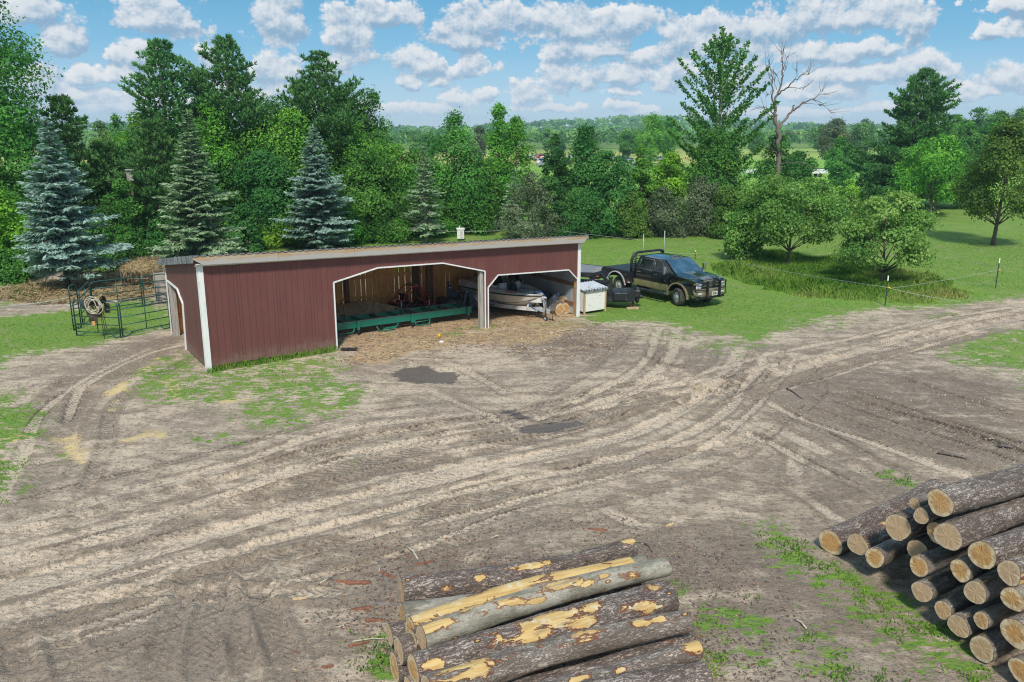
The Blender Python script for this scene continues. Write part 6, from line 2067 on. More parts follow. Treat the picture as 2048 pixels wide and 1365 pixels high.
for sg in (-1, 1):
    pts = [(s * BLN + (.01 if s > .98 else 0), sg * (hb_(s) + .012), rail(s) + .012) for s in st]
    stp.tube(pts, .028, 6)
lb(boat, 'rub_rail', M['black'], stp)
st2 = MB()
for sg in (-1, 1):
    st2.tube([(s * BLN, sg * (hb_(s) * .875 + .006), keel(s) + (max(rail(s), keel(s)) - keel(s)) * .46) for s in st[:-3]], .008, 5)
lb(boat, 'chine_line', M['black'], st2)
for sg in (-1, 1):
    cs = lb(boat, 'console', M['white'], MB().box((2.30, sg * .48, 1.24), (.42, .52, .50), bev=.05))
    w2 = MB().prism([(2.56, sg * .80, 1.42), (2.50, sg * .20, 1.44), (2.22, sg * .20, 1.72), (2.20, sg * .74, 1.70)], (.012, 0, .004))
    lb(boat, 'windscreen', M['glass'], w2)
    fr_ = MB()
    for a, b_ in (((2.56, sg * .80, 1.42), (2.20, sg * .74, 1.70)), ((2.20, sg * .74, 1.70), (2.22, sg * .20, 1.72)), ((2.22, sg * .20, 1.72), (2.50, sg * .20, 1.44))): fr_.tube([a, b_], .014, 6)
    lb(boat, 'windscreen_frame', M['chrome'], fr_)
    lb(boat, 'bow_seat', M['seat'], MB().box((3.35, sg * .34, 1.14), (.95, .30, .22), bev=.05))
    lb(boat, 'seat', M['seat'], MB().box((1.55, sg * .45, 1.2), (.5, .5, .22), bev=.06).box((1.30, sg * .45, 1.45), (.12, .48, .42), bev=.05))
lb(boat, 'bow_backrest', M['seat'], MB().box((2.62, -.36, 1.34), (.09, .42, .34), bev=.03).box((2.62, .36, 1.34), (.09, .42, .34), bev=.03))
stw = MB()
for k in range(16):
    a0, a1 = k * PI / 8, (k + 1) * PI / 8
    stw.tube([(2.0 + .06 * math.sin(a0), -.48 + .17 * math.cos(a0), 1.58 + .16 * math.sin(a0)), (2.0 + .06 * math.sin(a1), -.48 + .17 * math.cos(a1), 1.58 + .16 * math.sin(a1))], .014, 5)
stw.beam((2.0, -.62, 1.58), (2.0, -.34, 1.58), .03, .02)
lb(boat, 'steering_wheel', M['black'], stw)
mo_ = MB().box((2.75, .1, 1.2), (.3, .3, .45), bev=.08).ball((2.8, .05, 1.55), (.14, .14, .16)).tube([(2.8, .05, 1.2), (2.9, .1, 1.62), (3.0, .0, 1.75)], .035, 7)
lb(boat, 'trolling_motor', M['black'], mo_)
# registration on the flared bow side
s_ = .695
pA = np.array([s_ * BLN, -(hb_(s_) * .945 + .016), rail(s_) + .075])
pB = np.array([(s_ + .15) * BLN, -(hb_(s_ + .15) * .945 + .016), rail(s_ + .15) + .075])
text('MC 8282 PW', .105, pA, pB - pA, (0, .28, 1), M['red_letters'], boat, .25)
q = pB + (pB - pA) * .32
lb(boat, 'sticker', M['sticker'], MB().box(q + np.array([0, .02, .05]), (.09, .02, .09), bev=.01))
bc = MB()
for sg in (-1, 1): bc.ball((4.35, sg * .36, 1.33), (.05, .03, .03), 8, 5)
lb(boat, 'cleat', M['chrome'], bc)

bt_ = empty('boat_trailer', (bo[0], bo[1], bz), math.atan2(bdir[1], bdir[0]), 'white boat trailer with lettered frame rail and winch post in the right bay', 'trailer')
fm = MB()
for sg in (-1, 1):
    fm.beam((-.1, sg * .86, .40), (2.75, sg * .80, .38), .07, .15)
    fm.beam((2.73, sg * .79, .38), (4.25, sg * .10, .38), .07, .15)
fm.beam((4.05, 0, .38), (4.98, 0, .38), .10, .14)
for x in (.2, 1.1, 2.7): fm.beam((x, -.85, .34), (x, .85, .34), .07, .09)
lb(bt_, 'frame', M['greygalv'], fm)
for sg in (-1, 1):
    bkm = MB().beam((.2, sg * .55, .40), (2.5, sg * .52, .40), .10, .06)
    for x in (.3, 2.3): bkm.beam((x, sg * .54, .30), (x, sg * .54, .40), .05, .05, upv=(1, 0, 0))
    lb(bt_, 'bunk', M['greygalv'], bkm)
    lb(bt_, 'bow_guide', M['greygalv'], MB().tube([(3.85, sg * .3, .38), (3.80, sg * .17, .66)], .04, 8))
wp = MB().beam((4.62, 0, .40), (4.52, 0, .84), .09, .09, upv=(0, 1, 0)).box((4.52, 0, .86), (.20, .14, .16), bev=.03).tube([(4.46, 0, .82), (4.36, 0, .84)], .05, 8)
lb(bt_, 'winch_post', M['greygalv'], wp)
jk = MB().tube([(4.74, -.10, .16), (4.74, -.10, .86)], .035, 8).box((4.74, -.10, .88), (.08, .10, .06))
lb(bt_, 'jack', M['steel'], jk)
wheel(bt_, (4.74, -.10, .10), .10, .07, M['greygalv'], 'jack_wheel')
lb(bt_, 'coupler', M['rust'], MB().box((5.06, 0, .39), (.24, .12, .13), bev=.03).tube([(4.96, .04, .37), (5.0, .05, .05)], .014, 5))
for sg in (-1, 1):
    wheel(bt_, (1.1, sg * 1.06, .31), .31, .18, M['white'], side=sg)
    fd = MB()
    ring = arc(1.1, .30, .40, PI - .1, .1, 14)
    for (xa, za), (xb, zb2) in zip(ring[:-1], ring[1:]): fd.beam((xa, sg * 1.06, za), (xb, sg * 1.06, zb2), .24, .015, upv=(0, 1, 0) if False else (0, 0, 1))
    lb(bt_, 'fender', M['greygalv'], fd)
    lb(bt_, 'marker_light', M['amber'], MB().box((2.82, sg * .80, .38), (.06, .10, .08), bev=.01))
text("ShoreLand'r", .135, (1.75, -.862, .345), (1, .018, -.006), (0, 0, 1), M['black_letters'], bt_, .25)
rp_ = MB()
cc = catmull([bow + bdir * -.28 + bsid * -.22 + np.array([0, 0, .10]), bow + bdir * -.42 + bsid * -.34 + np.array([0, 0, -.15]), bow + bdir * -.30 + bsid * -.26 + np.array([0, 0, -.45]), bow + bdir * .02 + np.array([0, 0, -.62]), bow + bdir * .16 + bsid * .04 + np.array([0, 0, -.3]), bow + bdir * .06 + np.array([0, 0, .12]), bow + bdir * -.25 + bsid * -.18 + np.array([0, 0, .16])], 6)
tag(MB().tube(list(cc), .014, 6).build('rope', M['blue']), 'blue and white rope looped round the boat bow', 'rope')

# ------------------------------------------------------------------ sawmill track in the middle bay
l0, l2 = G(717, 671), G(936, 640)
sx_ = nrm([l2[0] - l0[0], l2[1] - l0[1], 0]); sy_ = np.array([-sx_[1], sx_[0], 0])
lr = P(963, 619, .50 + zt(*l2[:2])); Lr = float((lr - l0) @ sx_)
Ll = -1.35
Wd = 1.02
sm = empty('sawmill_track', (l0[0], l0[1], gz(l0[0], l0[1])), math.atan2(sx_[1], sx_[0]), 'long green sawmill track bed standing on short legs in the middle bay', 'sawmill bed')
sl_ = (gz(l2[0], l2[1]) - gz(l0[0], l0[1])) / float(np.linalg.norm((l2 - l0)[:2]))
RZ = lambda x: sl_ * x
for y in (.04, Wd):
    a, b_ = np.array([Ll, y, .39 + RZ(Ll)]), np.array([Lr, y, .39 + RZ(Lr)])
    lb(sm, 'rail', M['green'], MB().beam(a, b_, .05, .24))
    cap = MB().beam(a + [0, 0, .128], b_ + [0, 0, .128], .075, .016)
    lb(sm, 'rail_cap', M['steel'], cap)
for k in range(9):
    x = Ll + .12 + k * (Lr - Ll - .24) / 8
    lb(sm, 'bunk', M['steel'] if k % 2 else M['green'], MB().beam((x, .06, .46 + RZ(x)), (x, Wd - .03, .46 + RZ(x)), .09, .10))
for px in (717, 826, 936):
    x = float((G(px, 671 - (px - 717) * .1416) - l0) @ sx_)
    for y in (-.02, Wd + .06):
        lg = lb(sm, 'leg', M['green'], MB().box((x, y, .36 + RZ(x)), (.09, .08, .34), bev=.01))
        ft_ = MB().box((x, y, .25 + RZ(x)), (.07, .06, .64)).build('foot', M['blacksteel'], None); ft_.parent = lg
for px in (686, 751, 813, 876):
    x = float((P(px, 640 - (px - 686) * .12, .5) - l0) @ sx_) + .25
    lb(sm, 'log_stop', M['steel'], MB().tube([(x, Wd - .16, .42 + RZ(x)), (x, Wd - .16, .92 + RZ(x))], .032, 8))
def loop_(x0, x1, zt1, zb1):
    return MB().tube([(x0, -.03, zt1 + RZ(x0)), (x0 + .02, -.05, zb1 + .05 + RZ(x0)), (x0 + .1, -.05, zb1 + RZ(x0)), (x1 - .1, -.05, zb1 + RZ(x1)), (x1 - .02, -.05, zb1 + .05 + RZ(x1)), (x1, -.03, zt1 + RZ(x1))], .022, 7)
xm = float((G(826, 656) - l0) @ sx_)
lp = loop_(xm + .12, xm + .82, .28, .07); lp.tube([(xm + .14, -.05, .19 + RZ(xm)), (xm + .80, -.05, .19 + RZ(xm))], .016, 6)
lb(sm, 'handle_loop', M['green'], lp)
lb(sm, 'handle_loop', M['green'], loop_(-1.05, -.18, .28, .13))
lb(sm, 'clamp_lever', M['green'], MB().tube([(xm - 1.55, -.04, .29 + RZ(xm)), (xm - 1.45, -.06, .12 + RZ(xm)), (xm - 1.1, -.06, .07 + RZ(xm)), (xm - .75, -.06, .14 + RZ(xm)), (xm - .6, -.04, .28 + RZ(xm))], .024, 7).box((xm - 1.0, -.02, .16 + RZ(xm)), (.5, .05, .05)))

# ------------------------------------------------------------------ things inside the bays
def heap(name, c, rx, ry, h, mat, seed, label, cat, nu=40, nv=16):
    rs = np.random.RandomState(seed)
    def f(u, v):
        a = u * 2 * PI
        r = v ** .8
        x = c[0] + rx * r * math.cos(a) * (1 + .15 * math.sin(3 * a + seed)); y = c[1] + ry * r * math.sin(a) * (1 + .15 * math.cos(2 * a + seed))
        z = h * (1 - r ** 1.7) * (1 + .25 * (vnoise(x * 1.0, y * 1.0, 2.2, 3) - .5)) - .05 * r
        return (x, y, gz(x, y) + z)
    return tag(MB().grid(f, nu, nv, closed_u=True).build(name, mat), label, cat)


hp = S3(front(740, 600, VL - 1)[0] - .2, VL - 1.0, 0)
heap('sawdust_pile', hp, 2.3, 1.0, .62, M['sawdust'], 3, 'heap of tan sawdust against the plank wall', 'sawdust heap')

# go-kart, nose to the right
kp = G(823, 627)
kt = empty('go_kart', (kp[0], kp[1], gz(kp[0], kp[1])), math.atan2(ue[1], ue[0]), 'red tube-frame go-kart parked behind the green sawmill track', 'go-kart')
fm = MB()
for y in (-.36, .36):
    fm.tube([(-.85, y, .55), (-.80, y, .25), (.75, y * .8, .22), (.95, y * .5, .28)], .026, 7)
    fm.tube([(-.82, y, .58), (-.30, y, .66), (-.16, y, .25)], .024, 7)
    fm.tube([(-.78, y, .42), (-.24, y, .46)], .02, 7)
    fm.tube([(-.60, y, .62), (-.28, y * .9, 1.05), (-.02, y * .85, 1.17), (.28, y * .85, 1.15), (.45, y * .9, .95), (.82, y * .9, .40)], .028, 7)
for x, z in ((-.84, .55), (-.02, 1.17), (.28, 1.15), (.82, .40), (-.8, .25), (.7, .24)):
    fm.tube([(x, -.34, z), (x, .34, z)], .024, 7)
lb(kt, 'frame', M['kart'], fm)
ms_ = MB()
for k in range(9):
    y = -.28 + k * .07
    ms_.tube([(.42, y, 1.0), (.82, y, .42)], .006, 4)
for k in range(10):
    f__ = k / 9
    ms_.tube([(.42 + .4 * f__, -.30, 1.0 - .58 * f__), (.42 + .4 * f__, .30, 1.0 - .58 * f__)], .006, 4)
lb(kt, 'front_mesh', M['kart'], ms_)
ck = MB()
for i in range(8):
    for j in range(2):
        ck.box((-.02 + .15 * j + .07, -.30 + i * .085, 1.215), (.15, .085, .012), mi=(i + j) % 2)
lb(kt, 'checkered_visor', [M['white'], M['black']], ck)
lb(kt, 'seat', M['black'], MB().box((-.10, 0, .38), (.42, .62, .10), bev=.03).box((-.30, 0, .62), (.10, .62, .48), np.array([[.96, 0, -.26], [0, 1, 0], [.26, 0, .96]]), bev=.03))
lb(kt, 'engine', M['blacksteel'], MB().box((-.62, -.12, .38), (.34, .36, .30), bev=.04).lathe([(.13, 0), (.14, .05), (.02, .09)], (-.60, -.38, .40), np.array([[1, 0, 0], [0, 0, 1], [0, -1, 0.]]), 14).box((-.60, -.1, .58), (.22, .2, .10), bev=.03).box((-.5, -.41, .3), (.2, .02, .14), mi=0))
sw = MB()
for k in range(14):
    a0, a1 = k * PI / 7, (k + 1) * PI / 7
    sw.tube([(.22 + .08 * math.sin(a0), .15 * math.cos(a0), .66 + .13 * math.sin(a0)), (.22 + .08 * math.sin(a1), .15 * math.cos(a1), .66 + .13 * math.sin(a1))], .014, 5)
sw.tube([(.22, 0, .66), (.5, 0, .35)], .016, 6)
lb(kt, 'steering_wheel', M['black'], sw)
lb(kt, 'dashboard', M['kart'], MB().box((.52, 0, .46), (.12, .55, .12), bev=.03).box((.80, 0, .34), (.26, .5, .06), bev=.02))
for (x, r_) in ((-.66, .22), (.72, .18)):
    for sg in (-1, 1): wheel(kt, (x, sg * .50, r_), r_, .18, M['steel'], side=sg, rimr=.5)

# dark tractor attachment behind the right end of the track
ap = G(912, 625)
at = empty('tractor_attachment', (ap[0], ap[1], gz(ap[0], ap[1])), math.atan2(ue[1], ue[0]), 'dark blue-grey tractor attachment with steel pins beside the boat stern', 'implement')
lb(at, 'drum', M['black'], MB().lathe([(.28, 0), (.33, .04), (.33, .8), (.28, .84)], (-.42, .5, .35), np.array([[1, 0, 0], [0, 0, -1], [0, 1, 0.]]), 20).box((.0, .1, .35), (.8, .6, .5), bev=.06))
am = MB()
am.prism([(.10, -.25, .10), (.20, -.25, .10), (.42, -.25, .78), (.42, -.25, .95), (.32, -.25, .95)], (0, .05, 0))
am.prism([(.40, -.25, .95), (.52, -.25, .95), (.95, -.25, .30), (.95, -.25, .12), (.62, -.25, .12)], (0, .05, 0))
am.prism([(-.15, .35, .2), (.02, .35, .2), (.0, .35, 1.25), (-.13, .35, 1.28)], (0, .06, 0)); am.prism([(.02, .35, .7), (.45, .35, .55), (.45, .35, .72), (.02, .35, 1.0)], (0, .06, 0))
lb(at, 'lift_arm', M['bluegrey'], am)
for (x, y, z) in ((.40, -.27, .90), (.80, -.27, .55), (-.07, .33, 1.2), (-.07, .33, 1.02), (.30, .33, .82), (.9, -.27, .22)):
    lb(at, 'pin', M['chrome'], MB().ball((x, y, z), (.04, .03, .04), 8, 6))

# tarp and firewood in the right bay
tp_ = S3(front(1113, 605, 1.4)[0], 1.5, 0)
rs = np.random.RandomState(8)
def tarpf(u, v):
    a = u * 2 * PI; r = v ** .7
    x = tp_[0] + .55 * r * math.cos(a); y = tp_[1] + .48 * r * math.sin(a)
    z = .72 * (1 - r ** 1.6) * (1 + .4 * math.cos(a - .6) * r) + .16 * (vnoise(x * 3, y * 3, 2.3, 3) - .5)
    cr_2 = .07 * abs(math.sin(vnoise(x, y, 3.0, 2) * 22))
    return (x, y, gz(x, y) + max(0, z + cr_2 * (1.1 - r)))
tag(MB().grid(tarpf, 60, 26, smooth=False, closed_u=True).build('tarp', M['tarp']), 'crumpled silver tarp heaped beside the boat trailer tongue', 'tarp')
FWD = [((1127, 604), 15, .30, 'dark thick firewood round on top of the pile by the tarp'), ((1120, 618), 11, .0, 'firewood round leaning on the tarp side of the pile'), ((1131, 617), 12, .1, 'biggest pale firewood round facing out of the pile'),
       ((1124, 627), 9, -.1, 'small round firewood end under the biggest pale one'), ((1117, 628), 8, 0, 'leftmost firewood round at the foot of the pile'), ((1134, 629), 10, 0, 'lowest firewood round, in front of the corner post'), ((1145, 622), 13, .15, 'firewood round leaning on the corner post')]
fpl = S3(0, .75, 0)
for i, (px, r_, tw, lab) in enumerate(FWD):
    q = onplane(*px, fpl + ve * (.0 if i not in (0,) else .25), nf)
    r = r_ * proj(q)[2] / LENS_PX * .95
    q[2] = max(q[2], gz(q[0], q[1]) + r * .85)
    d = nrm(ve + ue * (tw * 2.5 + .15)) if i else nrm(ve * .5 + ue)
    log(q, q + d * .45, r, lab, 'firewood rounds inside the right bay', seed=90 + i, peel=.1, name='firewood_round', nseg=12, nring=22, bend=0)
q0, q1 = G(1118, 634.5), G(1152, 631)
tag(MB().beam(q0 + [0, 0, .04], q1 + [0, 0, .04], .12, .05).build('plank', M['sawn']), 'short pale plank in front of the firewood', 'plank')

# ------------------------------------------------------------------ corral
GPN = 'green tube panels of the corral'
def corral(p0, p1, h, label, mid=1, nr=5, name='corral_panel', feet=True):
    p0, p1 = np.array([p0[0], p0[1], gz(p0[0], p0[1])]), np.array([p1[0], p1[1], gz(p1[0], p1[1])])
    d = p1 - p0; L = float(np.linalg.norm(d[:2]))
    e = empty(name, p0, math.atan2(d[1], d[0]), label, 'corral panel', GPN)
    s = d[2] / L
    rc = .14
    F_ = lambda x, z: (x, 0, z + s * x)
    m_ = MB()
    m_.tube([F_(0, .02), F_(0, h - rc), F_(.04, h - .04), F_(rc, h), F_(L - rc, h), F_(L - .04, h - .04), F_(L, h - rc), F_(L, .02)], .023, 8)
    lb(e, 'frame', M['panel'], m_)
    for k in range(nr - 1):
        z = .17 + k * (h - .17) / (nr - 1)
        lb(e, 'rail', M['panel'], MB().tube([F_(.01, z), F_(L - .01, z)], .018, 7))
    for k in range(mid):
        x = L * (k + 1) / (mid + 1)
        lb(e, 'upright', M['panel'], MB().tube([F_(x, .17), F_(x, h)], .016, 6))
    if feet:
        for x0, sg in ((0, 1), (L, -1)):
            lb(e, 'foot', M['panel'], MB().tube([F_(x0, .10), F_(x0 + sg * .08, .03), F_(x0 + sg * .22, .03), F_(x0 + sg * .40, .17)], .018, 6))
    return e


corral(G(154, 672.5), G(242, 676.5), 1.30, 'front corral panel with the saddle hung over it')
corral(G(246, 675.5), G(341, 657), 1.30, 'front corral panel running to the shed doorway post')
corral(G(148, 662), G(163, 656), 1.66, 'taller narrow corral panel at the left corner', mid=0)
corral(G(166, 650.5), G(186, 629), 1.33, 'slanting corral panel at the left side, seen nearly end on')
corral(G(188, 628), G(286, 614), 1.28, 'back corral panel in front of the straw')
corral(G(290, 613), G(338, 606), 1.28, 'back corral panel against the shed, behind the plywood sheet')
# saddle and rope on the front panel
pA, pB = G(154, 672.5), G(242, 676.5)
pd = nrm([pB[0] - pA[0], pB[1] - pA[1], 0]); pnn = np.array([pd[1], -pd[0], 0])
s0 = onplane(191, 606, pA, pnn)
sdl = empty('saddle', (s0[0], s0[1], s0[2] - .02), math.atan2(pd[1], pd[0]), 'dark leather western saddle hung over the front corral panel', 'saddle')
# local: x along the rail, -y towards the camera
def seatf(u, v):
    a = (u - .5) * 2.6
    x = -.28 + .56 * v
    r_ = .20 + .06 * (2 * v - 1) ** 2
    return (x, r_ * math.sin(a), .02 + r_ * math.cos(a) - .14 + .13 * (2 * v - 1) ** 2 * (1 if abs(a) < .9 else .5))
lb(sdl, 'seat', M['leather'], MB().grid(seatf, 17, 14))
lb(sdl, 'cantle', M['leather2'], MB().ball((-.10, -.12, .14), (.16, .09, .12), 14, 10).ball((-.34, -.16, -.02), (.17, .06, .13), 14, 10))
fl_ = MB()
for x0, w in ((-.22, .30), (.16, .22)):
    fl_.grid(lambda u, v: (x0 + w * u, -.22 - .05 * math.sin(PI * v) - .02 * math.sin(u * 6), -.02 - .36 * v - .05 * math.sin(u * PI)), 8, 8)
    fl_.grid(lambda u, v: (x0 + w * u, .22, -.02 - .36 * v), 6, 6)
fl_.grid(lambda u, v: (-.13 + .34 * u, -.27 - .05 * math.sin(PI * u) * math.sin(PI * v), -.30 - .34 * v), 9, 8)
lb(sdl, 'flap', M['leather'], fl_)
lb(sdl, 'horn', M['tan'], MB().tube([(.22, -.02, .14), (.26, -.02, .28)], [.04, .025], 8).ball((.27, -.02, .30), (.06, .06, .025), 10, 6))
lb(sdl, 'stirrup', M['tan'], MB().box((.05, -.28, -.66), (.14, .08, .16), bev=.02))
stp = MB()
for x, z1 in ((.36, -1.1), (.42, -.85), (.30, -1.25)): stp.tube([(x - .05, -.18, .02), (x, -.22, -.3), (x + .02, -.2, z1 * .7), (x + .04, -.2, z1)], .012, 5)
lb(sdl, 'strap', M['leather'], stp)
rc_ = s0 + pd * .12 - np.array([0, 0, .04]) + np.array([0, 0, 0]) + pnn * .30
rm = MB()
rs = np.random.RandomState(12)
pts = []
for k in range(7 * 20):
    a = k * 2 * PI / 20
    if k % 20 == 0: jx, jz, jr = rs.randn() * .045, rs.randn() * .045, rs.randn() * .022
    rr_ = .26 + jr + .012 * math.sin(k * .37)
    tlt = .05 * math.sin(k * .11)
    pts.append(rc_ + pd * (rr_ * math.cos(a) + jx) + np.array([0, 0, 1]) * (rr_ * .95 * math.sin(a) + jz) + pnn * (.05 * math.sin(k * .045) + tlt))
rm.tube(pts, .015, 5)
tag(rm.build('rope_coil', M['rope']), 'coil of pale rope hung on the saddle', 'rope')

# plywood leaning in the pen, hay, trough
pq = [G(313, 609), G(339, 604.5)]
tl_, tr_2 = onplane(300.5, 549, pq[0], nf), onplane(334, 545, pq[1], nf)
tl_ = np.array(pq[0]) + ve * .16 + np.array([0, 0, tl_[2] - pq[0][2]]); tr_2 = np.array(pq[1]) + ve * .16 + np.array([0, 0, tr_2[2] - pq[1][2]])
tag(MB().prism([pq[0], pq[1], tr_2, tl_], ve * .02).build('plywood_sheet', M['plywood']), 'weathered plywood sheet leaning in the back of the corral', 'plywood sheet')

hq = G(296, 572)
hf = empty('hay_feeder', (hq[0], hq[1], gz(hq[0], hq[1])), 0, 'round hay feeder heaped with old hay behind the shed', 'hay feeder')
def hayf(u, v):
    a = u * 2 * PI
    if v < .55:
        r_ = .55 + .57 * (v / .55) ** .8; z = .15 + .75 * v / .55
    else:
        w = (v - .55) / .45
        r_ = 1.12 * math.cos(w * PI / 2) ** .75 + .001; z = .90 + .38 * math.sin(w * PI / 2)
    nn_ = vnoise(math.cos(a) * 3 + 10, math.sin(a) * 3 + z * 2.4 + 10, 1.4, 3) - .5
    r_ *= 1 + .24 * nn_
    return (r_ * math.cos(a), r_ * math.sin(a), z + .10 * nn_)
hay_ = lb(hf, 'hay', M['hay'], MB().grid(hayf, 64, 30, closed_u=True))
rs = np.random.RandomState(3)
n = 2600
a = rs.rand(n) * 2 * PI; v_ = rs.rand(n) ** .8
C = np.array([hayf(q / (2 * PI), w) for q, w in zip(a, v_)])
D = np.stack([np.cos(a + 1.2), np.sin(a + 1.2), rs.randn(n) * .3 - .5], 1) + rs.randn(n, 3) * .5
V, q = leaf_arr(C + unit(C - [0, 0, .6]) * .03, D, unit(C + rs.randn(n, 3)), .25 + .25 * rs.rand(n), np.full(n, .03))
fast_mesh('hay_wisps', V, q, M['hay'], hf)
rg_ = MB()
for z in (.12, .55):
    pts = [(1.12 * math.cos(k * PI / 14), 1.12 * math.sin(k * PI / 14), z) for k in range(29)]
    rg_.tube(pts, .022, 6)
for k in range(14):
    a = k * PI / 7
    rg_.tube([(1.12 * math.cos(a), 1.12 * math.sin(a), .0), (1.15 * math.cos(a), 1.15 * math.sin(a), 1.0)], .02, 6)
lb(hf, 'ring_frame', M['steel'], rg_)

t0_, t1_ = G(183, 553), G(227, 547)
tx_ = nrm([t1_[0] - t0_[0], t1_[1] - t0_[1], 0]); TL = float(np.linalg.norm((t1_ - t0_)[:2]))
tb = empty('feed_trough', (t0_[0], t0_[1], gz(t0_[0], t0_[1])), math.atan2(tx_[1], tx_[0]), 'black feed trough on rusty legs in front of the dark trees', 'trough')
lb(tb, 'tray', M['black'], MB().grid(lambda u, v: (-.1 + (TL + .2) * u, .6 * v, .62 - .22 * math.sin(PI * v)), 8, 9).tube([(-.1, 0, .62), (TL + .1, 0, .62)], .025, 6).tube([(-.1, .6, .62), (TL + .1, .6, .62)], .025, 6).box((-.1, .3, .52), (.02, .6, .22)).box((TL + .1, .3, .52), (.02, .6, .22)))
for x, dx_ in ((.0, 0), (TL, .06)):
    for y in (.02, .58): lb(tb, 'leg', M['rust'], MB().tube([(x + dx_, y, 0), (x, y, .60)], .026, 7))
rs = np.random.RandomState(6)
# straw and old hay lying behind the pen
n = 9000
cx, cy, sx2 = [], [], []
pp = poly_world(STRAW[0]); lo, hi = pp.min(0), pp.max(0)
xx = rs.uniform(lo[0], hi[0], n); yy = rs.uniform(lo[1], hi[1], n)
ok = sdist(pp, xx, yy) > -.3
xx, yy = xx[ok], yy[ok]
keep = vnoise(xx, yy, .9, 3) + .12 * (vnoise(xx, yy, 4, 2)) > .50
xx, yy = xx[keep], yy[keep]
zz = np.array([gz(a_, b_) for a_, b_ in zip(xx, yy)]) + .03 + .14 * rs.rand(len(xx)) * np.clip((vnoise(xx, yy, .9, 3) - .42) * 5, 0, 1)
D = rs.randn(len(xx), 3) * [1, 1, .35]
V, q = leaf_arr(np.stack([xx, yy, zz], 1), D, np.array([0, 0, 1.0]) + rs.randn(len(xx), 3) * .4, .3 + .3 * rs.rand(len(xx)), np.full(len(xx), .05))
tag(fast_mesh('straw_litter', V, q, M['hay']), 'trampled straw and hay spread behind the corral', 'straw', kind='stuff')

# ------------------------------------------------------------------ fence posts and lines
def tpost(px, py, top, label, r=.022, mat='postgreen', cap=True, name='fence_post', lean=0.0):
    g_ = G(px, py); z0 = gz(g_[0], g_[1]); z1 = zup(g_[0], g_[1], top)
    e = empty(name, (g_[0], g_[1], z0), 0, label, 'fence post', 'steel fence posts')
    h = z1 - z0
    m_ = MB().box((0, 0, h * .42 - .1), (.045, .012, h * .84 + .2)).box((0, .02, h * .42 - .1), (.012, .04, h * .84 + .2)) if mat == 'postgreen' else MB().tube([(0, 0, -.1), (lean, 0, h)], r, 8)
    lb(e, 'shaft', M[mat], m_)
    if cap and mat == 'postgreen':
        lb(e, 'white_top', M['trim'], MB().box((0, 0, h * .92), (.05, .02, h * .16)).box((0, .022, h * .92), (.018, .04, h * .16)))
    if mat == 'postgreen':
        lb(e, 'insulator', M['yellow'], MB().box((.04, -.03, h * .62), (.09, .05, .05), bev=.01))
    return np.array([g_[0], g_[1], z0 + h * .62])


F1 = tpost(1770, 612, 552, 'fence post at the corner in front of the lower apple tree')
F2 = tpost(1991, 577, 517, 'fence post near the drive at the right edge')
F3 = tpost(1390, 519, 501, 'fence post just behind the pickup windscreen')
F4 = tpost(1061, 474, 441, 'white-topped fence post right of the small half-bare spruce')
F5 = tpost(756, 488, 463, 'fence post behind the roof between two spruces')
F6 = tpost(919, 481, 452, 'fence post holding the white box')
tpost(1286, 516, 468, 'left of two tall pale poles behind the pickup', r=.03, mat='wire', name='tall_pole', lean=-.02)
tpost(1328, 512, 462, 'right of two tall pale poles behind the pickup', r=.03, mat='wire', name='tall_pole', lean=-.02)


def strand(a, b, sag, r, label, n=14, mat='wire'):
    pts = [np.asarray(a) + (np.asarray(b) - np.asarray(a)) * u + np.array([0, 0, -sag * 4 * u * (1 - u)]) for u in np.linspace(0, 1, n)]
    return tag(MB().tube(pts, r, 5).build('fence_line', M[mat]), label, 'fence line', 'pale electric fence lines')


strand(F3, F1 + [-.02, 0, 0], .10, .008, 'fence line from behind the pickup to the corner post')
strand(F1 + [.12, 0, -.05], F2, .06, .008, 'fence line from the corner post to the post by the drive')
strand(F1 + [.12, 0, -.05], G(1925, 607) + [0, 0, .05], .04, .010, 'slack fence line dropping from the corner post to the drive')
strand(F2, G(1880, 527) + [0, 0, .9], .05, .008, 'thin fence line running back from the post by the drive')
strand(F5 + [-6, .5, .1], F6, .10, .010, 'fence line from the left to the post with the white box')
strand(F6, F4, .14, .013, 'fence line sagging between the white box and the white-topped post')
strand(F4, G(1290, 503) + [0, 0, .7], .05, .009, 'thin fence line across the pasture behind the trailers')
strand(F3 + [-3.2, .4, .1], F3, .03, .009, 'fence line between the tall poles and the post behind the pickup')
strand(P(-60, 616, .85), G(148, 662) + [0, 0, 1.25], .10, .012, 'fence line from the left edge to the corral')
hg = MB().tube([F1 + [.03, -.03, 0], F1 + [.16, -.05, -.05]], .03, 7)
tag(hg.build('gate_handle', M['yellow']), 'yellow gate handle hooked on the corner fence post', 'gate handle')

# white box on the fence, nest box in the trees
wb = G(921.5, 481)
wbx = empty('white_box', (wb[0], wb[1] - .1, gz(wb[0], wb[1])), .08, 'white lidded box with faded print on the back fence', 'box')
zb0 = zup(wb[0], wb[1], 477.5) - wbx.location.z; zb1 = zup(wb[0], wb[1], 459) - wbx.location.z
lb(wbx, 'body', M['white'], MB().box((0, 0, (zb0 + zb1) / 2), (.50, .40, zb1 - zb0), bev=.02))
lb(wbx, 'lid', M['white'], MB().box((0, 0, zb1 + .05), (.58, .48, .12), bev=.02))
mk = MB()
for z, w in ((.25, .22), (.42, .10), (.58, .20), (.85, .08)): mk.box((.05, -.204, zb1 - z * (zb1 - zb0)), (w, .006, .035))
lb(wbx, 'marking', M['black_letters'], mk)
nb = at_y(262, 363, 47.5)
nx2 = empty('nest_box', (nb[0], nb[1], gz(nb[0], nb[1])), .3, 'grey wooden nest box on a post among the left trees', 'nest box')
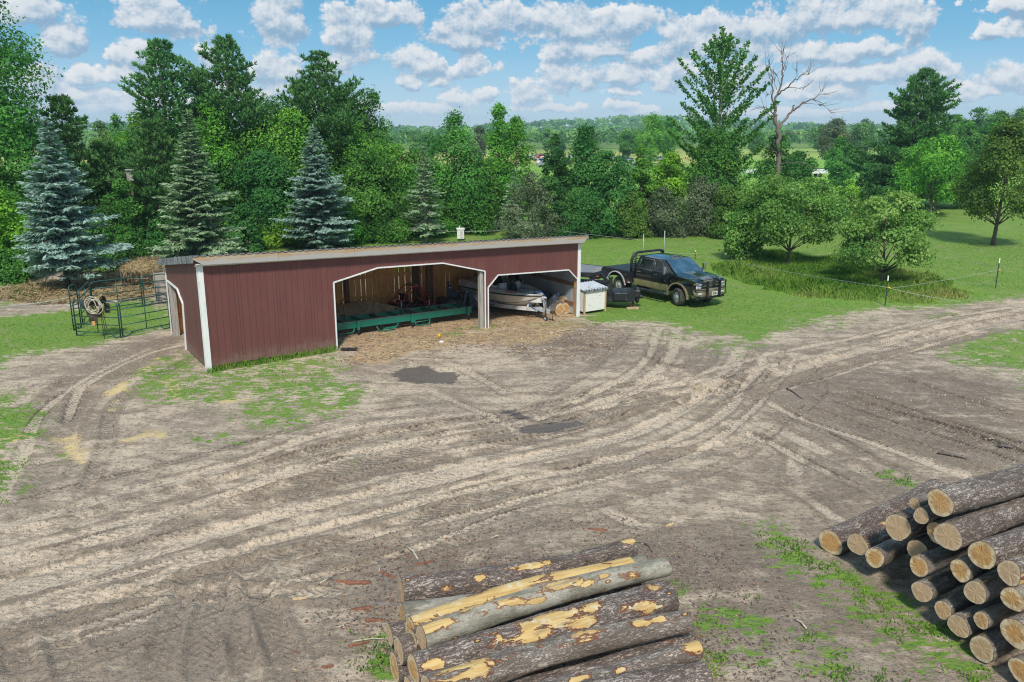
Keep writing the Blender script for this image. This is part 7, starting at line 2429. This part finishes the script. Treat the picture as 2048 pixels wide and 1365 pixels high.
hz0 = nb[2] - nx2.location.z
lb(nx2, 'box', M['greypost'], MB().box((0, 0, hz0 + .33), (.34, .32, .56)).box((-.16, -.17, hz0 + .3), (.04, .02, .5)))
lb(nx2, 'roof', M['greypost'], MB().box((0, -.05, hz0 + .64), (.44, .46, .05)))
lb(nx2, 'post', M['post'], MB().box((0, .05, hz0 / 2), (.12, .12, hz0 + .1)))

# small litter near the shed
q = G(878.5, 675); tag(MB().lathe([(.001, 0), (.05, .005), (.055, .10), (.04, .13), (.001, .13)], (q[0], q[1], gz(q[0], q[1])), None, 12).build('paint_can', M['yellow']), 'small yellow can on the wood chips before the shed', 'can')
q = G(883, 686); tag(MB().ball((q[0], q[1], gz(q[0], q[1]) + .03), (.10, .07, .05), 12, 8).build('white_cup', M['white']), 'small white cup lying on the wood chips', 'cup')
q = G(698, 701.5); tag(MB().grid(lambda u, v: (q[0] + (u - .5) * .55 + .05 * math.sin(v * 9), q[1] + (v - .5) * .3, gz(q[0], q[1]) + .02 + .05 * abs(math.sin(u * 7 + v * 5))), 10, 8, smooth=False).build('plastic_scrap', M['black']), 'black plastic scrap at the left foot of the middle bay', 'plastic scrap')
q = S3(.62, .25, 0); tag(MB().box((q[0], q[1], .07), (.55, .30, .15), np.stack([ue, nrm(np.cross([0, 0, 1], ue)), [0, 0, 1]], 1), bev=.04).build('red_tub', M['red']), 'red plastic tub showing under the wall at the near shed corner', 'tub')
q = S3(.35, VL - 1.35, 0); tag(MB().lathe([(.001, .0), (.13, .0), (.16, .26), (.145, .26), (.12, .02)], (q[0], q[1], .01), None, 16).build('red_bucket', M['red']), 'red bucket just inside the end doorway', 'bucket')
q = G(520, 722); 
# ------------------------------------------------------------------ far car lot
CARM = [pm('car_white', (.70, .71, .72), .3), pm('car_red', (.40, .03, .03), .3), pm('car_blue', (.05, .09, .17), .3), pm('car_silver', (.38, .40, .42), .3, .4), pm('car_black', (.02, .02, .025), .3)]


def make_car(name, label, mat):
    e = empty(name, (0, 0, 0), 0, label, 'car', 'cars parked in the far lot')
    pr = [(-2.2, .35), (-2.25, .80), (-1.6, .95), (-1.1, 1.40), (.3, 1.42), (1.0, .98), (2.0, .85), (2.25, .55), (2.2, .32)]
    lb(e, 'body', mat, MB().prism([(x, -.86, z) for x, z in pr], (0, 1.72, 0)))
    gl_ = MB()
    for sg in (-1, 1): gl_.prism([(-1.30, sg * .87, 1.0), (.75, sg * .87, 1.02), (.22, sg * .87, 1.34), (-1.0, sg * .87, 1.33)], (0, sg * .01, 0))
    gl_.add([(.36, -.75, 1.40), (.36, .75, 1.40), (1.0, .8, 1.01), (1.0, -.8, 1.01)], [(0, 1, 2, 3)])
    lb(e, 'windows', M['glass'], gl_)
    for x in (-1.35, 1.4):
        for sg in (-1, 1): lb(e, 'wheel', M['tyre'], MB().lathe([(.05, -.1), (.32, -.1), (.32, .1), (.05, .1)], (x, sg * .80, .32), YAX, 14))
    return e


cars = [(1068, 318, 0, .3, 'white far car at the left end of the lot'), (1077, 317, 3, .2, 'silver far car left of the red one'), (1085, 318, 1, .2, 'red car in the far lot'), (1094, 318, 0, .15, 'white far car right of the red one'), (1101, 319, 0, .1, 'second white far car right of the red one'),
        (1084, 330, 0, 1.4, 'nearer white far car in front of the lot'), (1093, 336, 3, .2, 'silver far car nearest in the gap of the grey bushes'), (1128, 331, 4, .3, 'dark far car behind the two-leader tree'), (1250, 322, 2, .35, 'dark blue far car left of the bright sapling'), (1256, 333, 0, .2, 'white far car below the dark blue one'),
        (1308, 320, 0, .3, 'white far car between the bright saplings'), (1318, 323, 3, .2, 'silver far car behind the yellow-green sapling'), (1326, 322, 0, .1, 'white far car touching the tall feathery tree on the left'), (1265, 352, 3, .3, 'silver far car glimpsed low under the bright sapling'), (1060, 322, 3, .2, 'silver far car beside the twin-topped poplar'),
        (1145, 318, 0, .25, 'white far car behind the dark leaders'), (1200, 319, 3, .3, 'silver far car behind the low dense dark tree'), (1175, 322, 1, .2, 'red far car behind the dark leaders'), (1225, 320, 0, .2, 'white far car left of the dark blue one')]
proto = make_car('far_car', 'x', CARM[0])
for i, (px, py, ci, rz, lab) in enumerate(cars):
    c_ = proto if i == 0 else copy_tree(proto)
    g_ = G(px, py)
    c_.matrix_basis = Matrix.Translation((g_[0], g_[1], gz(g_[0], g_[1]))) @ Matrix.Rotation(rz + math.pi * (i % 2), 4, 'Z')
    c_['label'] = lab
    bdy = [k for k in c_.children if k.name.startswith('body')][0]
    if len(bdy.material_slots):
        bdy.material_slots[0].link = 'OBJECT'
        bdy.material_slots[0].material = CARM[ci]
for (px, py, L_, lab) in ((1502, 358, 2.6, 'long white stock trailer far behind the dead tree'), (1632, 356, 3.2, 'low white trailer far out right of the dead tree')):
    g_ = G(px, py)
    e = empty('far_trailer', (g_[0], g_[1], gz(g_[0], g_[1])), .1, lab, 'trailer', 'white trailers beyond the pasture')
    lb(e, 'body', CARM[0], MB().box((0, 0, .75 + .2), (L_, 1.8, .7), bev=.05).box((0, -.92, 1.2), (L_, .03, .08)))
    lb(e, 'wheel', M['tyre'], MB().lathe([(.05, -.1), (.32, -.1), (.32, .1), (.05, .1)], (.3, -.9, .32), YAX, 14).lathe([(.05, -.1), (.32, -.1), (.32, .1), (.05, .1)], (.3, .9, .32), YAX, 14))
# ------------------------------------------------------------------ grass blades, chips, bark and sticks lying about
def ground_z(x, y):
    return np.array([gz(a, b) for a, b in zip(x, y)])


gmat, t = newmat('grass_blades')
h = t.attr('hue')
rp = t.n('ShaderNodeValToRGB', {0: h}); cr = rp.color_ramp
cr.elements[0].color = (.08, .19, .028, 1); cr.elements[1].color = (.42, .40, .15, 1); cr.elements[1].position = 1
e_ = cr.elements.new(.45); e_.color = (.145, .29, .042, 1)
e_ = cr.elements.new(.75); e_.color = (.27, .40, .075, 1)
d = t.n('ShaderNodeBsdfDiffuse', {'Color': rp.outputs[0]}).outputs[0]
tr = t.n('ShaderNodeBsdfTranslucent', {'Color': rp.outputs[0]}).outputs[0]
t.out(t.n('ShaderNodeMixShader', {0: .35, 1: d, 2: tr}).outputs[0])


def blades(name, x, y, h, w, hue, label, seed):
    rs = np.random.RandomState(seed)
    n = len(x)
    iy = np.clip(np.searchsorted(ys, y), 1, ny_ - 1); ix = np.clip(np.searchsorted(ss, x / np.maximum(y, 8)), 1, nx_ - 1)
    z = Z[iy * nx_ + ix] - .01
    a = rs.rand(n) * 2 * PI
    lean_ = h * (.25 + .5 * rs.rand(n))
    b = rs.rand(n) * 2 * PI
    C = np.stack([x, y, z], 1)
    W = np.stack([np.cos(a), np.sin(a), 0 * a], 1) * (w * .5)[:, None]
    tip = C + np.stack([np.cos(b) * lean_, np.sin(b) * lean_, h], 1)
    mid = C + np.stack([np.cos(b) * lean_ * .3, np.sin(b) * lean_ * .3, h * .62], 1)
    V = np.stack([C - W, C + W, mid + W * .8, tip, mid - W * .8], 1).reshape(-1, 3)
    F_ = np.arange(n * 5).reshape(-1, 5)
    o = fast_mesh(name, V, F_, gmat, None, dict(hue=np.repeat(np.clip(hue, 0, 1), 5)))
    return tag(o, label, 'grass', kind='stuff')


rs = np.random.RandomState(77)
def scatter(n, y0, y1, smax=.80, power=1.0):
    """points spread evenly over the picture's ground rather than over the land"""
    u = rs.rand(n)
    y = np.exp(math.log(y0) + (math.log(y1) - math.log(y0)) * u)
    return (rs.rand(n) * 2 - 1) * smax * y, y


x, y = scatter(330000, 6.5, 62, .72)
g_, tl_, z_, md_ = grass_at(x, y)
nzv = vnoise(x, y, 1.6, 4) + .5 * (vnoise(x + 50, y, 6, 2) - .5)
pr = g_ + (nzv - .5) * 1.3
# keep the floor under the shed clear
uvx = (_uv @ (np.stack([x, y], 0) - SA[:2, None]))
inside = (uvx[0] > .0) & (uvx[0] < UL) & (uvx[1] > .35) & (uvx[1] < VL)
ok = (pr > .50 + .35 * rs.rand(len(x))) & (~inside) & ((y < 24) | (rs.rand(len(x)) < .5))
x, y, pr, tl_ = x[ok], y[ok], pr[ok], tl_[ok]
sc_ = np.clip(y / 22, .65, 2.2)
h = (.016 + .030 * rs.rand(len(x)) ** 1.5) * (.85 + .18 * sc_) * np.where(y < 17, 1.7, 1.0) * (.7 + np.clip(pr - .5, 0, .8))
hue = .44 + (vnoise(x, y, .5, 3) - .5) * 1.1 + (rs.rand(len(x)) - .5) * .5 + np.clip(.75 - pr, 0, .3) * .9
blades('grass', x, y, h, .011 + .006 * rs.rand(len(x)) + .010 * sc_, hue, 'short grass over the lawns and patches of the yard', 5)
# tall grass round the apple trees and along fence and walls
pw = poly_world(TALL[0]); lo, hi = pw.min(0) - 1.5, pw.max(0) + 1.5
x = rs.uniform(lo[0], hi[0], 90000); y = rs.uniform(lo[1], hi[1], 90000)
d_t = sdist(pw, x, y) + (vnoise(x, y, .6, 3) - .5) * 3.0
ok = (d_t > -.2) & (rs.rand(len(x)) < .75)
x, y, d_t = x[ok], y[ok], d_t[ok]
hh = (.18 + .42 * np.clip(vnoise(x, y, .35, 3) * 1.6 - .35, 0, 1)) * (.6 + .6 * rs.rand(len(x))) * np.clip(.4 + d_t * .5, .3, 1)
hue = .60 + (vnoise(x + 20, y, .3, 3) - .5) * 1.0 + (rs.rand(len(x)) - .5) * .4
blades('tall_grass', x, y, hh, .03 + .02 * rs.rand(len(x)), hue, 'tall uncut grass under the apple trees behind the fence', 6)
# weeds along the shed foot
u_ = rs.rand(900) * 4.2; x = SA[0] + ue[0] * u_ - ve[0] * .12 * rs.rand(900) * 3; y = SA[1] + ue[1] * u_ - ve[1] * .12 * rs.rand(900) * 3
blades('weeds', x, y, .08 + .16 * rs.rand(900), np.full(900, .02), .4 + .3 * rs.rand(900), 'weeds along the foot of the red-brown wall', 7)

cm, t = newmat('wood_litter')
h = t.attr('hue')
rp = t.n('ShaderNodeValToRGB', {0: h}); cr = rp.color_ramp
cr.interpolation = 'CONSTANT'
cols = [(0, (.085, .062, .05)), (.22, (.16, .125, .10)), (.42, (.30, .25, .20)), (.56, (.20, .08, .045)), (.70, (.30, .12, .06)), (.80, (.60, .40, .18)), (.92, (.66, .55, .38))]
cr.elements[0].color = (*cols[0][1], 1); cr.elements[1].position = cols[1][0]; cr.elements[1].color = (*cols[1][1], 1)
for p_, c_ in cols[2:]:
    e_ = cr.elements.new(p_); e_.color = (*c_, 1)
t.out(t.pbr(rp.outputs[0], .9))


def chips_obj(name, x, y, L, W, hue, label, seed, cat='wood litter'):
    rs = np.random.RandomState(seed)
    n = len(x)
    iy = np.clip(np.searchsorted(ys, y), 1, ny_ - 1); ix = np.clip(np.searchsorted(ss, x / np.maximum(y, 8)), 1, nx_ - 1)
    z = Z[iy * nx_ + ix]
    a = rs.rand(n) * 2 * PI
    D = np.stack([np.cos(a), np.sin(a), rs.randn(n) * .18], 1)
    N_ = np.stack([rs.randn(n) * .3, rs.randn(n) * .3, np.ones(n)], 1)
    D = unit(D); B = unit(np.cross(D, N_)); N_ = np.cross(B, D)
    C = np.stack([x, y, z + W * .25 + .004], 1)
    th = (W * .22)[:, None]
    L_, W_ = L[:, None], W[:, None]
    k1 = (.5 + .5 * rs.rand(n))[:, None]
    top = np.stack([C - D * L_ / 2, C - D * L_ * .1 + B * W_ / 2, C + D * L_ / 2 * k1, C + D * L_ * .1 - B * W_ / 2], 1)
    bot = top - (N_ * th)[:, None, :]
    V = np.concatenate([top, bot], 1).reshape(-1, 3)
    o8 = np.arange(n)[:, None] * 8
    F_ = np.concatenate([o8 + np.array(f) for f in ([0, 1, 2, 3], [0, 4, 5, 1], [1, 5, 6, 2], [2, 6, 7, 3], [3, 7, 4, 0])], 0)
    return tag(fast_mesh(name, V, F_, cm, None, dict(hue=np.repeat(hue, 8))), label, cat, kind='stuff')


def dens_keep(x, y, polys, soft, nfreq=1.2):
    o = np.zeros(len(x))
    for pl in polys:
        o = np.maximum(o, np.clip(.5 + sdist(poly_world(pl), x, y) / soft, 0, 1))
    return rs.rand(len(x)) < o * np.clip(vnoise(x, y, nfreq, 3) * 2.2 - .5, .05, 1)


x, y = scatter(60000, 6.6, 22, .7)
MULCH = [[(660, 1130), (780, 1070), (1240, 1050), (1420, 1080), (1500, 1200), (1750, 1365), (720, 1365), (640, 1250)]]
k = dens_keep(x, y, MULCH, 1.6)
x, y = x[k], y[k]
n = len(x)
hue = np.clip(rs.rand(n) ** 1.15, 0, 1)
leftred = np.clip(1.4 - np.abs(x + 1.4) / 1.6, 0, 1) * (rs.rand(n) < .35)
hue = np.where(leftred > rs.rand(n), .56 + .25 * rs.rand(n), hue * .62 + (rs.rand(n) < .06) * .3)
chips_obj('bark_litter', x, y, .03 + .07 * rs.rand(n) ** 2, .012 + .022 * rs.rand(n), np.clip(hue, 0, .99), 'bark crumbs and chips strewn round the log piles', 21)
x, y = scatter(42000, 20, 36, .5)
k = dens_keep(x, y, [[(676, 715), (760, 700), (960, 662), (1150, 640), (1230, 655), (1250, 700), (1150, 720), (960, 700), (840, 720), (720, 730)], CHIPS[0]], 1.2) & ~((_uv @ (np.stack([x, y], 0) - SA[:2, None]))[1] > 2.2)
x, y = x[k], y[k]; n = len(x)
chips_obj('chip_litter', x, y, .05 + .16 * rs.rand(n) ** 3, .02 + .03 * rs.rand(n), np.clip(.15 + .84 * rs.rand(n) ** .8, 0, .99), 'wood chips and slivers spread before the open bays', 22)
# crumbs of earth thrown up by the tyres
x, y = scatter(110000, 6.6, 34, .78)
g_, tl_, z_, md_ = grass_at(x, y)
iy = np.clip(np.searchsorted(ys, y), 1, ny_ - 1); ix = np.clip(np.searchsorted(ss, x / np.maximum(y, 8)), 1, nx_ - 1)
k = (g_ < .4) & (md_ < .2) & (rs.rand(len(x)) < np.clip(.10 + rutd[iy * nx_ + ix] * .8 + (vnoise(x, y, .7, 3) - .48) * 1.6, 0, 1))
uvx = (_uv @ (np.stack([x, y], 0) - SA[:2, None]))
k &= ~((uvx[0] > 0) & (uvx[0] < UL) & (uvx[1] > 0) & (uvx[1] < VL))
x, y = x[k], y[k]; n = len(x)
dm, t = newmat('earth_crumbs')
t.out(t.pbr(t.mix(t.step(t.noise(t.pos(), 5.0, 3), .4, .6), (.38, .31, .245), (.20, .165, .13)), .95))
a = rs.rand(n) * 2 * PI
r_ = (.008 + .018 * rs.rand(n) ** 2.6) * np.clip(y / 14, .8, 1.6)
zz = Z[np.clip(np.searchsorted(ys, y), 1, ny_ - 1) * nx_ + np.clip(np.searchsorted(ss, x / np.maximum(y, 8)), 1, nx_ - 1)]
C = np.stack([x, y, zz], 1)
V = np.stack([C + np.stack([np.cos(a + q) * r_ * (.8 + .5 * rs.rand(n)), np.sin(a + q) * r_ * (.8 + .5 * rs.rand(n)), -.005 + 0 * a], 1) for q in (0, 2.1, 4.2)] + [C + np.stack([r_ * .3 * rs.randn(n), r_ * .3 * rs.randn(n), r_ * (.7 + .6 * rs.rand(n))], 1)], 1).reshape(-1, 3)
o4 = np.arange(n)[:, None] * 4
F_ = np.concatenate([o4 + np.array(f) for f in ([0, 1, 3], [1, 2, 3], [2, 0, 3])], 0)
tag(fast_mesh('earth_crumbs', V, F_, dm), 'clods of dry earth scattered over the yard', 'earth', kind='stuff')

# bigger slabs of bark, boards and sticks, each its own thing
M['redbark'] = pm('red_inner_bark', (.24, .095, .05), .85, col2=(.10, .05, .035), scale=9, stretch=(1, 4, 4))
M['greybark'] = pm('grey_bark_slab', (.20, .165, .145), .9, col2=(.10, .08, .07), scale=9, stretch=(1, 4, 4))
M['stick'] = pm('bleached_stick', (.52, .45, .34), .85, col2=(.32, .26, .19), scale=8)
SL = [  # px, py, angle, length, width, material, label
    (705, 1166, -.05, .62, .10, 'redbark', 'long red bark slab left of the back log'), (775, 1150, -.6, .34, .09, 'redbark', 'red bark slab leaning on the tip of the back log'), (850, 1127, .5, .30, .07, 'redbark', 'curled red bark piece behind the back log'),
    (1195, 1060, -.15, .36, .07, 'redbark', 'lone orange-red bark strip above the log pile'), (722, 1218, .25, .30, .10, 'redbark', 'ragged red bark piece beside the thin grey-green log'), (748, 1242, .1, .26, .09, 'redbark', 'small red bark piece just left of the log tips'),
    (717, 1290, .35, .30, .07, 'redbark', 'red-brown bark strip beside the grass tuft'), (655, 1335, .2, .16, .06, 'redbark', 'small orange bark chip at the lower left'), (770, 1208, -.1, .5, .10, 'greybark', 'grey bark slab lying by the log tips'),
    (765, 1115, .1, .26, .09, 'greybark', 'dark curled bark piece on the mulch behind the pile'), (1070, 1342, .1, .2, .08, 'redbark', 'red bark flake between two lower logs'),
    (600, 1202, .2, .22, .05, 'sawn', 'yellow wood sliver alone on the dirt'), (1340, 1050, .6, .22, .06, 'sawn', 'yellow splinter right of the log pile'), (1018, 843, -.3, .2, .1, 'greybark', 'dark bark flake by the wet rut'),
]
for i, (px, py, an_, L_, W_, mt, lab) in enumerate(SL):
    q = G(px, py); zq = gz(q[0], q[1])
    ca, sa = math.cos(an_), math.sin(an_)
    def fs(u, v):
        a = (u - .5) * L_; b = (v - .5) * W_ * (1 - .75 * abs(2 * u - 1) ** 2.5 + .22 * math.sin(u * 17 + i) + .15 * math.sin(u * 41 + i * 2))
        return (q[0] + ca * a - sa * b, q[1] + sa * a + ca * b, zq + .02 + .045 * math.cos((v - .5) * 2.6) - .03 + .05 * (u - .5) ** 2 * L_)
    b_ = MB().grid(fs, 12, 6, smooth=False)
    b_.grid(lambda u, v: tuple(np.array(fs(1 - u, v)) - [0, 0, .012]), 12, 6, smooth=False)
    tag(b_.build('bark_slab' if 'bark' in mt else 'wood_sliver', M[mt], None), lab, 'bark' if 'bark' in mt else 'wood sliver', 'loose pieces round the left log pile')
ST = [  # two ends, radius, label
    ((757, 1125), (758, 1147), .018, 'short pale stick standing out behind the back log'), ((812, 1096), (836, 1122), .02, 'pale stick pointing at the back log'), ((983, 1077), (997, 1076), .02, 'tiny pale stick above the log pile'),
    ((1573, 778), (1605, 800), .02, 'thin dark stick in the middle of the yard'), ((1875, 905), (1935, 920), .03, 'brown branch on the dirt above the right pile'), ((1995, 890), (2025, 898), .04, 'short dark branch at the right edge'),
    ((1590, 1243), (1612, 1262), .02, 'pale stick lying between the piles'), ((1100, 668), (1150, 660), .02, 'long pale sliver before the right bay'), ((640, 1172), (662, 1158), .014, 'pale twig left of the bark slabs'), ((705, 1285), (780, 1282), .012, 'thin straight twig touching the dark log ends'),
    ((1030, 722), (1052, 712), .012, 'thin sliver of wood below the right bay'), ((1290, 1090), (1305, 1106), .018, 'forked splinter right of the log pile'),
]
for i, (a, b, r, lab) in enumerate(ST):
    p0, p1 = G(*a), G(*b)
    p0[2] = gz(*p0[:2]) + r; p1[2] = gz(*p1[:2]) + r * 1.5
    md = (p0 + p1) / 2 + np.array([.02, .03, .01])
    tag(MB().tube([p0, md, p1], [r, r * .9, r * .6], 6).build('stick', M['stick' if 'pale' in lab or 'sliver' in lab or 'twig' in lab else 'greybark']), lab, 'stick', 'loose sticks in the yard')
